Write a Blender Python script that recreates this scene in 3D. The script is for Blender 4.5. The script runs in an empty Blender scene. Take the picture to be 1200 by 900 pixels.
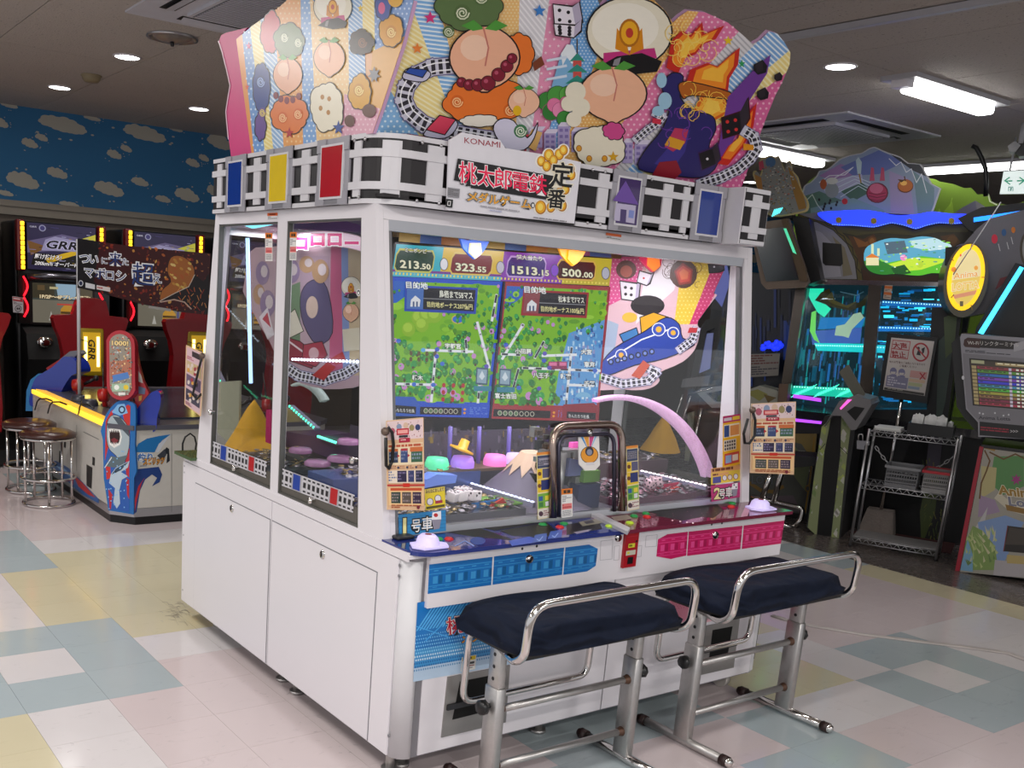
import bpy, bmesh, math, random
from mathutils import Vector, Matrix
random.seed(7)
D = bpy.data
SC = bpy.context.scene
COL = SC.collection
PI = math.pi

# ------------------------------------------------------------------ camera
CAM_R = Vector((0.83235103, -0.55089831, 0.06085068))
CAM_U = Vector((0.07176223, 0.21598376, 0.97375623))
CAM_F = Vector((0.54958342, 0.80614023, -0.219308))
CAM_C = Vector((-0.8090521, -3.17452161, 1.58190575))
FPX, PPX, PPY = 1156.5275, 462.3617, 600.7033
cam = D.cameras.new('camera'); cam_o = D.objects.new('camera', cam); COL.objects.link(cam_o)
cam_o.matrix_world = Matrix(((CAM_R.x, CAM_U.x, -CAM_F.x, CAM_C.x), (CAM_R.y, CAM_U.y, -CAM_F.y, CAM_C.y),
                             (CAM_R.z, CAM_U.z, -CAM_F.z, CAM_C.z), (0, 0, 0, 1)))
cam.sensor_fit = 'HORIZONTAL'; cam.sensor_width = 36.0
cam.lens = FPX / 1200 * 36.0
cam.shift_x = (600 - PPX) / 1200.0
cam.shift_y = (PPY - 450) / 1200.0
cam.clip_end = 100
SC.camera = cam_o

# ------------------------------------------------------------------ world, lamps, exposure
SC.view_settings.view_transform = 'Standard'
try: SC.view_settings.look = 'None'
except Exception: pass
SC.view_settings.gamma = 1.0
SC.view_settings.use_curve_mapping = False
SC.view_settings.exposure = 0.0
wd = D.worlds.new('hall'); SC.world = wd; wd.use_nodes = True
wd.node_tree.nodes['Background'].inputs[0].default_value = (0.93, 0.95, 1.0, 1)
wd.node_tree.nodes['Background'].inputs[1].default_value = 0.75
CEIL = 3.0
def area_lamp(name, x, y, z, sx, sy, power, col=(1, 0.97, 0.93)):
    l = D.lights.new(name, 'AREA'); l.shape = 'RECTANGLE'; l.size = sx; l.size_y = sy; l.energy = power; l.color = col
    o = D.objects.new(name, l); COL.objects.link(o); o.location = (x, y, z)
    return o
# the tube lamps of the hall hang in rows along x, 2.5 m apart; those behind the camera are lamps only; first two and last are unseen fill, added
for lx, ly, pw_ in ((-0.6, -6.3, 90), (2.4, -6.3, 90), (-3.6, -4.4, 36), (-0.6, -4.4, 50), (2.4, -4.4, 26), (-3.6, -1.9, 46), (-0.6, -1.9, 44), (2.4, -1.9, 10), (5.9, -1.9, 4), (-3.0, 0.6, 56),
                    (5.9, 0.6, 6), (7.3, 3.1, 6), (-0.35, 2.2, 54)):
    area_lamp('tube_and_fill_light', lx, ly, CEIL - 0.09, 1.1, 0.12, pw_)

# ------------------------------------------------------------------ helpers
def S(c):
    c = c.lstrip('#'); c = c if len(c) == 6 else ''.join(k * 2 for k in c); r = [int(c[i:i + 2], 16) / 255 for i in (0, 2, 4)]
    return tuple((x / 12.92 if x <= 0.04045 else ((x + 0.055) / 1.055) ** 2.4) for x in r)
def ray(px, py): return CAM_F + CAM_R * ((px - PPX) / FPX) - CAM_U * ((py - PPY) / FPX)
def on(px, py, p0, n):
    d = ray(px, py); return CAM_C + d * ((Vector(p0) - CAM_C).dot(n) / d.dot(n))
X_, Y_, Z_ = Vector((1, 0, 0)), Vector((0, 1, 0)), Vector((0, 0, 1))
def oX(px, py, x): return on(px, py, (x, 0, 0), X_)
def oY(px, py, y): return on(px, py, (0, y, 0), Y_)
def oZ(px, py, z): return on(px, py, (0, 0, z), Z_)
def plane(p0, n):                       # picture point -> point of a real plane, lifted h towards the viewer's side
    p0 = Vector(p0); n = Vector(n).normalized()
    if n.dot(CAM_C - p0) < 0: n = -n
    return lambda px, py, h=0.0: on(px, py, p0, n) + n * h
def pX(x): return plane((x, 0, 0), X_)
def pY(y): return plane((0, y, 0), Y_)
def pZ(z): return plane((0, 0, z), Z_)
def frame(o, u, v):
    o, u, v = Vector(o), Vector(u), Vector(v); n = u.cross(v).normalized()
    return lambda x, y, h=0.0: o + u * x + v * y + n * h

MATS = {}
def M(name, col, rough=0.5, metal=0.0, spec=0.5, noise=0.06, nscale=25, emit=0, bump=0.0, bscale=60, coat=0.0):
    if name in MATS: return MATS[name]
    m = D.materials.new(name); m.use_nodes = True; nt = m.node_tree; b = nt.nodes['Principled BSDF']
    if isinstance(col, str): col = S(col)
    nz = nt.nodes.new('ShaderNodeTexNoise'); nz.inputs['Scale'].default_value = nscale; nz.inputs['Detail'].default_value = 4
    tc = nt.nodes.new('ShaderNodeTexCoord'); nt.links.new(tc.outputs['Object'], nz.inputs['Vector'])
    mx = nt.nodes.new('ShaderNodeMix'); mx.data_type = 'RGBA'
    mx.inputs[6].default_value = (*[c * (1 - noise) for c in col], 1); mx.inputs[7].default_value = (*[min(1, c * (1 + noise)) for c in col], 1)
    nt.links.new(nz.outputs['Fac'], mx.inputs[0]); nt.links.new(mx.outputs[2], b.inputs['Base Color'])
    b.inputs['Roughness'].default_value = rough; b.inputs['Metallic'].default_value = metal
    b.inputs['Specular IOR Level'].default_value = spec; b.inputs['Coat Weight'].default_value = coat
    if emit:
        nt.links.new(mx.outputs[2], b.inputs['Emission Color']); b.inputs['Emission Strength'].default_value = emit
    if bump:
        n2 = nt.nodes.new('ShaderNodeTexNoise'); n2.inputs['Scale'].default_value = bscale; n2.inputs['Detail'].default_value = 6
        nt.links.new(tc.outputs['Object'], n2.inputs['Vector'])
        bp = nt.nodes.new('ShaderNodeBump'); bp.inputs['Strength'].default_value = bump; bp.inputs['Distance'].default_value = 0.01
        nt.links.new(n2.outputs['Fac'], bp.inputs['Height']); nt.links.new(bp.outputs['Normal'], b.inputs['Normal'])
    MATS[name] = m; return m
def glass(name, tint=(1, 1, 1), refl=1.0):
    if name in MATS: return MATS[name]
    m = D.materials.new(name); m.use_nodes = True; nt = m.node_tree; nt.nodes.clear()
    out = nt.nodes.new('ShaderNodeOutputMaterial'); mix = nt.nodes.new('ShaderNodeMixShader')
    t = nt.nodes.new('ShaderNodeBsdfTransparent'); t.inputs[0].default_value = (*tint, 1)
    g = nt.nodes.new('ShaderNodeBsdfGlossy'); g.inputs['Roughness'].default_value = 0.02
    fr = nt.nodes.new('ShaderNodeLayerWeight'); fr.inputs[0].default_value = 0.5
    pw_ = nt.nodes.new('ShaderNodeMath'); pw_.operation = 'POWER'; pw_.inputs[1].default_value = 5.0
    ml = nt.nodes.new('ShaderNodeMath'); ml.operation = 'MULTIPLY_ADD'; ml.inputs[1].default_value = 0.9 * refl; ml.inputs[2].default_value = 0.04 * refl
    nt.links.new(fr.outputs['Facing'], pw_.inputs[0]); nt.links.new(pw_.outputs[0], ml.inputs[0]); nt.links.new(ml.outputs[0], mix.inputs[0])
    nt.links.new(t.outputs[0], mix.inputs[1]); nt.links.new(g.outputs[0], mix.inputs[2]); nt.links.new(mix.outputs[0], out.inputs[0])
    MATS[name] = m; return m
def print_mat(name, emit=0.0, rough=0.35, base=1.0):
    if name in MATS: return MATS[name]
    m = D.materials.new(name); m.use_nodes = True; nt = m.node_tree; b = nt.nodes['Principled BSDF']
    a = nt.nodes.new('ShaderNodeAttribute'); a.attribute_name = 'Col'
    nz = nt.nodes.new('ShaderNodeTexNoise'); nz.inputs['Scale'].default_value = 40
    mx = nt.nodes.new('ShaderNodeMix'); mx.data_type = 'RGBA'; mx.blend_type = 'MULTIPLY'; mx.inputs[0].default_value = 0.06
    nt.links.new(a.outputs['Color'], mx.inputs[6]); nt.links.new(nz.outputs['Fac'], mx.inputs[7])
    if base: nt.links.new(mx.outputs[2], b.inputs['Base Color'])
    else: b.inputs['Base Color'].default_value = (0.01, 0.01, 0.01, 1)
    b.inputs['Roughness'].default_value = rough
    if emit:
        nt.links.new(a.outputs['Color'], b.inputs['Emission Color']); b.inputs['Emission Strength'].default_value = emit
    MATS[name] = m; return m
PRINT = print_mat('printed_sheet'); SCREEN = print_mat('screen_picture', 0.85, 0.2, 0); BACKLIT = print_mat('backlit_print', 0.5, 0.3)
GLOW = print_mat('glowing_print', 1.6, 0.3, 0)

MW = {}
def tag(o, label=None, cat=None, group=None, kind=None):
    if label: o['label'] = label
    if cat: o['category'] = cat
    if group: o['group'] = group
    if kind: o['kind'] = kind
    return o
def thing(name, label, cat, loc=(0, 0, 0), rz=0.0, group=None):
    o = D.objects.new(name, None); COL.objects.link(o); o.location = loc; o.rotation_euler = (0, 0, rz); o.empty_display_size = 0.1
    MW[o.name] = Matrix.Translation(Vector(loc)) @ Matrix.Rotation(rz, 4, 'Z')
    return tag(o, label, cat, group)
def link(name, me, parent=None, loc=None):
    o = D.objects.new(name, me); COL.objects.link(o)
    if parent is not None: o.parent = parent; MW[o.name] = MW[parent.name].copy()
    else: MW[o.name] = Matrix.Identity(4)
    if loc is not None: o.location = loc; MW[o.name] = MW[o.name] @ Matrix.Translation(Vector(loc))
    return o
def copy_tree(o, loc=None, rz=None, label=None, parent=None):
    c = o.copy(); COL.objects.link(c)
    if parent is not None: c.parent = parent
    if loc is not None: c.location = loc
    if rz is not None: c.rotation_euler = (0, 0, rz)
    if label: c['label'] = label
    MW[c.name] = Matrix.Translation(c.location) @ Matrix.Rotation(c.rotation_euler.z, 4, 'Z') if parent is None else MW[parent.name].copy()
    for ch in list(o.children): copy_tree(ch, parent=c)
    return c

def fillet(pts, r, n=5):
    pts = [Vector(p) for p in pts]; out = [pts[0]]
    for a, b, c in zip(pts, pts[1:], pts[2:]):
        d1 = (a - b); d2 = (c - b); rr = min(r, d1.length * 0.49, d2.length * 0.49)
        p, q = b + d1.normalized() * rr, b + d2.normalized() * rr
        for i in range(n + 1):
            t = i / n; out.append(p * (1 - t) ** 2 + b * 2 * t * (1 - t) + q * t * t)
    return out + [pts[-1]]
class MB:
    def __init__(s): s.v, s.f, s.m, s.sm = [], [], [], []
    def add(s, vs, fs, m=0, smooth=False):
        k = len(s.v); s.v += [Vector(v) for v in vs]
        for f in fs: s.f.append([i + k for i in f]); s.m.append(m); s.sm.append(smooth)
        return s
    def box(s, lo, hi, m=0):
        x0, y0, z0 = lo; x1, y1, z1 = hi
        return s.add([(x0, y0, z0), (x1, y0, z0), (x1, y1, z0), (x0, y1, z0), (x0, y0, z1), (x1, y0, z1), (x1, y1, z1), (x0, y1, z1)],
                     [(3, 2, 1, 0), (4, 5, 6, 7), (0, 1, 5, 4), (1, 2, 6, 5), (2, 3, 7, 6), (3, 0, 4, 7)], m)
    def rbox(s, lo, hi, r, m=0, seg=3):
        bm = bmesh.new(); bmesh.ops.create_cube(bm, size=1)
        for v in bm.verts: v.co = Vector([(lo[i] + hi[i]) / 2 + v.co[i] * (hi[i] - lo[i]) for i in range(3)])
        bmesh.ops.bevel(bm, geom=bm.edges[:], offset=r, segments=seg, affect='EDGES', profile=0.5)
        bm.verts.index_update(); s.add([v.co.copy() for v in bm.verts], [[v.index for v in f.verts] for f in bm.faces], m, True); bm.free(); return s
    def bar(s, a, b, w, h, up=(0, 0, 1), m=0):
        a, b, up = Vector(a), Vector(b), Vector(up); t = (b - a).normalized(); sd = t.cross(up).normalized(); u = sd.cross(t)
        P = [(p + sd * (w / 2 * i) + u * (h / 2 * j)) for p in (a, b) for i, j in ((-1, -1), (1, -1), (1, 1), (-1, 1))]
        return s.add(P, [(3, 2, 1, 0), (4, 5, 6, 7), (0, 1, 5, 4), (1, 2, 6, 5), (2, 3, 7, 6), (3, 0, 4, 7)], m)
    def tube(s, pts, r, n=10, m=0, cap=True, closed=False, flat=1.0):
        pts = [Vector(p) for p in pts]; N = len(pts); vs, fs = [], []
        prev = None
        for i, p in enumerate(pts):
            if closed: t = (pts[(i + 1) % N] - pts[i - 1]).normalized()
            else: t = (pts[min(i + 1, N - 1)] - pts[max(i - 1, 0)]).normalized()
            if prev is None: u = t.cross(Z_ if abs(t.z) < 0.9 else X_).normalized()
            else: u = (prev - t * prev.dot(t)).normalized()
            prev = u; w = t.cross(u); ri = r[i] if isinstance(r, (list, tuple)) else r
            vs += [p + (u * math.cos(2 * PI * k / n) + w * (math.sin(2 * PI * k / n) * flat)) * ri for k in range(n)]
        for i in range(N if closed else N - 1):
            a, b = i * n, ((i + 1) % N) * n
            fs += [(a + k, a + (k + 1) % n, b + (k + 1) % n, b + k) for k in range(n)]
        s.add(vs, fs, m, True)
        if cap and not closed:
            s.add(vs[:n], [list(range(n))[::-1]], m); s.add(vs[-n:], [list(range(n))], m)
        return s
    def cyl(s, a, b, r, r2=None, n=16, m=0, cap=True):
        return s.tube([a, b], [r, r if r2 is None else r2], n, m, cap)
    def lathe(s, prof, c, n=24, m=0, axis=None, sx=1.0, sy=1.0):
        c = Vector(c); ax = Vector(axis).normalized() if axis is not None else Z_
        u = ax.cross(X_ if abs(ax.x) < 0.9 else Y_).normalized(); w = ax.cross(u); vs, fs = [], []
        for r, z in prof: vs += [c + ax * z + u * (r * sx * math.cos(2 * PI * k / n)) + w * (r * sy * math.sin(2 * PI * k / n)) for k in range(n)]
        for i in range(len(prof) - 1):
            fs += [(i * n + k, i * n + (k + 1) % n, (i + 1) * n + (k + 1) % n, (i + 1) * n + k) for k in range(n)]
        return s.add(vs, fs, m, True)
    def ball(s, c, r, m=0, nu=14, nv=9):
        c = Vector(c); r = Vector((r, r, r)) if not isinstance(r, (tuple, Vector)) else Vector(r); vs, fs = [], []
        for j in range(nv + 1):
            a = PI * j / nv - PI / 2
            vs += [c + Vector((r.x * math.cos(a) * math.cos(2 * PI * k / nu), r.y * math.cos(a) * math.sin(2 * PI * k / nu), r.z * math.sin(a))) for k in range(nu)]
        for j in range(nv): fs += [(j * nu + k, j * nu + (k + 1) % nu, (j + 1) * nu + (k + 1) % nu, (j + 1) * nu + k) for k in range(nu)]
        return s.add(vs, fs, m, True)
    def prism(s, poly, vec, m=0, smooth=False):
        poly = [Vector(p) for p in poly]; vec = Vector(vec); n = len(poly)
        s.add(poly + [p + vec for p in poly], [list(range(n))[::-1], list(range(n, 2 * n))], m)
        return s.add(poly + [p + vec for p in poly], [(k, (k + 1) % n, n + (k + 1) % n, n + k) for k in range(n)], m, smooth)
    def slab(s, fn, poly, t, m=0, h=0.0):            # a board: outline on a plane, thickness t behind it
        return s.prism([fn(x, y, h) for x, y in poly], fn(poly[0][0], poly[0][1], h - t) - fn(poly[0][0], poly[0][1], h), m)
    def sheet(s, rows, m=0, smooth=True):
        w = len(rows[0]); vs = [p for r in rows for p in r]
        return s.add(vs, [(i * w + j, i * w + j + 1, (i + 1) * w + j + 1, (i + 1) * w + j) for i in range(len(rows) - 1) for j in range(w - 1)], m, smooth)
    def build(s, name, mats, parent=None, world=True, kind=None, label=None):
        if not isinstance(mats, (list, tuple)): mats = [mats]
        vs = s.v
        if parent is not None and world:
            inv = MW[parent.name].inverted(); vs = [inv @ v for v in vs]
        me = D.meshes.new(name); me.from_pydata([tuple(v) for v in vs], [], s.f)
        for m in mats: me.materials.append(m)
        me.polygons.foreach_set('material_index', s.m); me.polygons.foreach_set('use_smooth', s.sm)
        bm = bmesh.new(); bm.from_mesh(me); bmesh.ops.remove_doubles(bm, verts=bm.verts, dist=1e-6)
        bmesh.ops.recalc_face_normals(bm, faces=bm.faces); bm.to_mesh(me); bm.free()
        me.update(); o = link(name, me, parent)
        if kind: o['kind'] = kind
        if label: o['label'] = label
        return o

# ---- flat print: coloured shapes laid on a surface, in that surface's own coordinates
GLY = {}
def glyphs(s, bold):
    key = (s, bold)
    if key not in GLY:
        c = D.curves.new('t', 'FONT'); c.body = s; c.resolution_u = 2; c.offset = bold; c.dimensions = '2D'; c.fill_mode = 'BOTH'
        o = D.objects.new('t', c); me = D.meshes.new_from_object(o)
        GLY[key] = ([(v.co.x, v.co.y) for v in me.vertices], [tuple(p.vertices) for p in me.polygons])
        D.objects.remove(o); D.curves.remove(c); D.meshes.remove(me)
    return GLY[key]
def clip(sub, con):
    a = sum(p[0] * q[1] - q[0] * p[1] for p, q in zip(con, con[1:] + con[:1])); con = con if a > 0 else con[::-1]
    out = list(sub)
    for p, q in zip(con, con[1:] + con[:1]):
        if not out: return []
        inp, out = out, []
        side = lambda r: (q[0] - p[0]) * (r[1] - p[1]) - (q[1] - p[1]) * (r[0] - p[0])
        for r, t in zip(inp, inp[1:] + inp[:1]):
            sr, st = side(r), side(t)
            if sr >= 0: out.append(r)
            if (sr >= 0) != (st >= 0):
                k = sr / (sr - st); out.append((r[0] + (t[0] - r[0]) * k, r[1] + (t[1] - r[1]) * k))
    return out
def sm(P, n=4):                              # smooth closed outline through the points
    out = []; N = len(P)
    for i in range(N):
        p0, p1, p2, p3 = P[i - 1], P[i], P[(i + 1) % N], P[(i + 2) % N]
        for k in range(n):
            t = k / n; out.append(tuple(.5 * (2 * p1[a] + (p2[a] - p0[a]) * t + (2 * p0[a] - 5 * p1[a] + 4 * p2[a] - p3[a]) * t * t + (3 * p1[a] - p0[a] - 3 * p2[a] + p3[a]) * t ** 3) for a in (0, 1)))
    return out
def lumps(x, y, w, h, n, seed, flat=1.0):          # scalloped outline of a puff of round lobes
    r = random.Random(seed); C = [(.62 * math.cos(2 * PI * i / n), .62 * math.sin(2 * PI * i / n), r.uniform(.34, .48)) for i in range(n)]; out = []
    for i in range(8 * n):
        a = 2 * PI * i / (8 * n); c, s_ = math.cos(a), math.sin(a); best = .6
        for cx, cy, k in C:
            b = cx * c + cy * s_; d = b * b - (cx * cx + cy * cy - k * k)
            if d > 0: best = max(best, b + math.sqrt(d))
        out.append((x + w * best * c, y + h * best * s_ * (flat if s_ < 0 else 1)))
    return out
def inside(p, poly):
    c = False
    for (x0, y0), (x1, y1) in zip(poly, poly[1:] + poly[:1]):
        if (y0 > p[1]) != (y1 > p[1]) and p[0] < (x1 - x0) * (p[1] - y0) / (y1 - y0) + x0: c = not c
    return c
class Print:
    def __init__(s, fn, ydown=True, h=0.0006, step=0.000045):
        s.fn, s.yd, s.h, s.step = fn, -1.0 if ydown else 1.0, h, step; s.v, s.f, s.c = [], [], []; s.mask = None
    def up(s, k=1): s.h += s.step * k; return s
    def poly(s, pts, col, up=True):
        if len(pts) < 3: return s
        if up: s.h += s.step
        hh = s.h if up else s.h + (len(s.f) % 7) * 5.5e-6
        k = len(s.v); s.v += [s.fn(x, y, hh) for x, y in pts]; s.f.append(list(range(k, k + len(pts)))); s.c.append(S(col) if isinstance(col, str) else col); return s
    def rect(s, x0, y0, x1, y1, col, up=True): return s.poly([(x0, y0), (x1, y0), (x1, y1), (x0, y1)], col, up)
    def quad(s, q, u0, v0, u1, v1, col, up=True):     # a rectangle in the unit coordinates of quad q (tl, tr, br, bl)
        return s.poly([bil(q, u, v) for u, v in ((u0, v0), (u1, v0), (u1, v1), (u0, v1))], col, up)
    def disc(s, x, y, rx, ry, col, n=18, up=True, rot=0.0, a0=0.0, a1=2 * PI):
        c, sn = math.cos(rot), math.sin(rot); full = abs(a1 - a0 - 2 * PI) < 1e-6
        A = [a0 + (a1 - a0) * i / (n if full else n - 1) for i in range(n)]
        return s.poly([(x + rx * math.cos(a) * c - ry * math.sin(a) * sn, y + rx * math.cos(a) * sn + ry * math.sin(a) * c) for a in A], col, up)
    def star(s, x, y, r, col, k=5, inner=0.42, rot=-PI / 2, sx=1.0):
        return s.poly([(x + sx * r * (1 if i % 2 == 0 else inner) * math.cos(rot + PI * i / k), y + r * (1 if i % 2 == 0 else inner) * math.sin(rot + PI * i / k)) for i in range(2 * k)], col)
    def line(s, pts, w, col, up=True, closed=False):
        if up: s.h += s.step
        if closed: pts = list(pts) + [pts[0]]
        for (x0, y0), (x1, y1) in zip(pts, pts[1:]):
            l = math.hypot(x1 - x0, y1 - y0) or 1e-9; nx, ny = -(y1 - y0) / l * w / 2, (x1 - x0) / l * w / 2; ex, ey = (x1 - x0) / l * w * .3, (y1 - y0) / l * w * .3
            s.poly([(x0 + nx - ex, y0 + ny - ey), (x1 + nx + ex, y1 + ny + ey), (x1 - nx + ex, y1 - ny + ey), (x0 - nx - ex, y0 - ny - ey)], col, False)
        return s
    def text(s, t, x, y, size, col, bold=0.0, e1=(1, 0), e2=None, align='l', w=None, up=True, outline=()):
        e2 = e2 or (0, s.yd); vs, fs = glyphs(t, 0.0)
        if not vs: return s
        x0, x1 = min(v[0] for v in vs), max(v[0] for v in vs)
        sx = size if w is None else w / max(1e-6, x1 - x0)
        ox = {'l': -x0, 'c': -(x0 + x1) / 2, 'r': -x1}[align]
        for b, cc in list(outline) + [(bold, col)]:
            vs, fs = glyphs(t, b)
            if up: s.h += s.step * 1.5
            k = len(s.v); c = S(cc) if isinstance(cc, str) else cc
            s.v += [s.fn(x + e1[0] * (v[0] + ox) * sx + e2[0] * v[1] * size, y + e1[1] * (v[0] + ox) * sx + e2[1] * v[1] * size, s.h) for v in vs]
            if b == 0:
                for f in fs: s.f.append([i + k for i in f]); s.c.append(c)
            else:                                   # fattened letters overlap themselves: give their triangles hair-thin steps
                del s.v[k:]
                for f in fs:
                    j = len(s.v); hh = s.h + (len(s.f) % 7) * 4.5e-6
                    s.v += [s.fn(x + e1[0] * (vs[i][0] + ox) * sx + e2[0] * vs[i][1] * size, y + e1[1] * (vs[i][0] + ox) * sx + e2[1] * vs[i][1] * size, hh) for i in f]
                    s.f.append(list(range(j, j + len(f)))); s.c.append(c)
        return s
    def dots(s, poly, dx, dy, r, col, ox=0, oy=0, ry=None, n=6):
        s.h += s.step; xs = [p[0] for p in poly]; ys = [p[1] for p in poly]; j = 0; y = min(ys) + oy
        while y < max(ys):
            x = min(xs) + ox + (dx / 2 if j % 2 else 0)
            while x < max(xs):
                if inside((x, y), poly): s.disc(x, y, r, ry or r, col, n, False)
                x += dx
            y += dy; j += 1
        return s
    def stripes(s, poly, ang, gap, w, col):
        s.h += s.step; c, sn = math.cos(ang), math.sin(ang); pr = [(-p[0] * sn + p[1] * c) for p in poly]; L = 4000
        d = min(pr)
        while d < max(pr):
            q = [(-sn * d - c * L, c * d - sn * L), (-sn * d + c * L, c * d + sn * L), (-sn * (d + w) + c * L, c * (d + w) + sn * L), (-sn * (d + w) - c * L, c * (d + w) - sn * L)]
            s.poly(clip(poly, q), col, False); d += gap
        return s
    def rows(s, q, u0, v0, u1, v1, n, col, fill=0.55, seed=1, jag=True):      # rows of small print too small to read
        r = random.Random(seed); s.h += s.step
        for i in range(n):
            v = v0 + (v1 - v0) * i / n; u = u0
            while u < u1 - 0.01:
                l = (0.03 + 0.09 * r.random()) * (u1 - u0) * 2.0
                s.quad(q, u, v, min(u1, u + l), v + (v1 - v0) / n * fill, col, False); u += l + 0.02
                if jag and r.random() < 0.12: break
        return s
    def build(s, name='printed_art', parent=None, mat=None, label=None, world=True):
        vs = s.v
        if parent is not None and world: inv = MW[parent.name].inverted(); vs = [inv @ v for v in vs]
        me = D.meshes.new(name); me.from_pydata([tuple(v) for v in vs], [], s.f); me.materials.append(mat or PRINT)
        ca = me.color_attributes.new('Col', 'FLOAT_COLOR', 'CORNER'); buf = []
        for f, c in zip(s.f, s.c): buf += [c[0], c[1], c[2], 1.0] * len(f)
        ca.data.foreach_set('color', buf); me.update()
        o = link(name, me, parent)
        if label: o['label'] = label
        return o
def bil(q, u, v):
    (ax, ay), (bx, by), (cx, cy), (dx, dy) = q
    return ((ax * (1 - u) + bx * u) * (1 - v) + (dx * (1 - u) + cx * u) * v, (ay * (1 - u) + by * u) * (1 - v) + (dy * (1 - u) + cy * u) * v)

# ------------------------------------------------------------------ materials
WHITE = M('white_laminate', '#dedadf', 0.32, noise=0.015, nscale=4)
WHITE2 = M('white_enamel', '#cecdd0', 0.45, noise=0.02)
LGREY = M('light_grey_paint', '#b4b3b8', 0.35)
GREYP = M('grey_paint', '#77767c', 0.4)
DGREY = M('dark_grey_plastic', '#26262a', 0.4)
BLACK = M('black_plastic', '#0c0c0e', 0.35)
BLACKM = M('matt_black_board', '#08080a', 0.7)
CHROME = M('chrome', '#d6d2cf', 0.12, 1.0, noise=0.04)
STEEL = M('brushed_steel', '#b5b2b0', 0.38, 0.85, noise=0.12, nscale=60)
SATIN = M('satin_aluminium', '#b9b8bb', 0.28, 0.9, noise=0.04)
RUST = M('rust_brown_cap', '#2a1614', 0.45)
DARKBACK = M('fascia_dark', '#160f12', 0.4)
PINKP = M('pink_board', '#c81c72', 0.45)
MAGENTA = M('magenta_plastic', '#b0145c', 0.35)
RED = M('red_shell', '#8c0b16', 0.35, coat=0.3)
DRED = M('dark_red_shell', '#5d0a10', 0.4)
YELLOW = M('yellow_cloth', '#e0a410', 0.75, noise=0.12, nscale=8, bump=0.3, bscale=18)
GLASS = glass('clear_glass', (0.97, 0.98, 0.98), 1.1)
GLASSD = glass('cabinet_glass', (0.9, 0.95, 0.97), 1.0)
def lit(name, col, e): return M(name, col, 0.4, emit=e, noise=0.02)

# ================================================================== the setting
T = 0.30
floor_mb = MB(); floor_mb.box((-5, -7, -0.10), (14, 9, -0.0035))
floor = floor_mb.build('floor', M('floor_screed', '#6f6660', 0.5, noise=0.1)); tag(floor, 'pastel checkered vinyl tile floor of the arcade', kind='structure')
def tile_mat(name, col, rough=0.11):
    m = M(name, col, rough, noise=0.05, nscale=3.0, spec=0.45); nt = m.node_tree; b = nt.nodes['Principled BSDF']
    mus = nt.nodes.new('ShaderNodeTexNoise'); mus.inputs['Scale'].default_value = 11; mus.inputs['Detail'].default_value = 8; mus.inputs['Roughness'].default_value = 0.75
    g = nt.nodes.new('ShaderNodeNewGeometry'); nt.links.new(g.outputs['Position'], mus.inputs['Vector'])
    rp = nt.nodes.new('ShaderNodeMapRange'); rp.inputs[1].default_value = 0.35; rp.inputs[2].default_value = 0.75; rp.inputs[3].default_value = rough * 0.75; rp.inputs[4].default_value = rough * 2.1
    nt.links.new(mus.outputs['Fac'], rp.inputs[0]); nt.links.new(rp.outputs[0], b.inputs['Roughness'])
    old = b.inputs['Base Color'].links[0].from_socket
    sc = nt.nodes.new('ShaderNodeTexNoise'); sc.inputs['Scale'].default_value = 7; sc.inputs['Detail'].default_value = 10; sc.inputs['Roughness'].default_value = 0.8; sc.inputs['Distortion'].default_value = 1.5
    mp = nt.nodes.new('ShaderNodeMapping'); mp.inputs['Scale'].default_value = (.7, 2.2, 1); mp.inputs['Rotation'].default_value = (0, 0, 0.5)
    nt.links.new(g.outputs['Position'], mp.inputs[0]); nt.links.new(mp.outputs[0], sc.inputs['Vector'])
    r2 = nt.nodes.new('ShaderNodeMapRange'); r2.inputs[1].default_value = 0.58; r2.inputs[2].default_value = 0.74; r2.inputs[3].default_value = 1.0; r2.inputs[4].default_value = 0.72
    nt.links.new(sc.outputs['Fac'], r2.inputs[0])
    mm = nt.nodes.new('ShaderNodeVectorMath'); mm.operation = 'SCALE'; nt.links.new(old, mm.inputs[0]); nt.links.new(r2.outputs[0], mm.inputs['Scale'])
    nt.links.new(mm.outputs[0], b.inputs['Base Color'])
    return m
TM = {'w': tile_mat('white_tile', '#cfcacb'), 'b': tile_mat('blue_grey_tile', '#a5b0b4'), 'y': tile_mat('yellow_tile', '#c8bfa2'), 'p': tile_mat('pink_tile', '#c9bcbd'),
      'd': tile_mat('dark_tile', '#574f4c', 0.2)}
PAL = {}
def pal(c, *cells):
    for u0, u1, v0, v1 in cells:
        for u in range(u0, u1 + 1):
            for v in range(v0, v1 + 1): PAL[(u, v)] = c
def motif(u, v, w):          # blue ring round a white tile
    pal('b', (u - 1, u + 1, v - 1, v + 1)); pal('w', (u, u, v, v)); PAL[w] = 'w'
pal('p', (-8, 30, -20, 30))
for k in range(-4, 5):
    for l in range(-4, 6):
        u, v = 12 * k + 6 * l, 2 - 6 * k + 6 * l
        pal('w', (u - 3, u + 2, v - 3, v + 3)); pal('y', (u + 2, u + 4, v + 1, v + 3)); pal('p', (u + 2, u + 5, v - 3, v - 1)); motif(u, v, (u - 1, v + 1))
pal('w', (-1, 0, 4, 6), (0, 0, -2, 0), (2, 3, 2, 2), (2, 6, 8, 8), (9, 10, -4, -4), (14, 18, -5, -3), (10, 11, -2, -2), (11, 11, -3, -3), (12, 15, 1, 3))
pal('y', (-2, -1, -3, 0), (1, 2, 4, 6), (2, 4, 3, 7), (9, 10, -3, -2), (8, 8, -2, -1), (9, 11, -1, -1), (17, 17, -4, 0))
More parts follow.
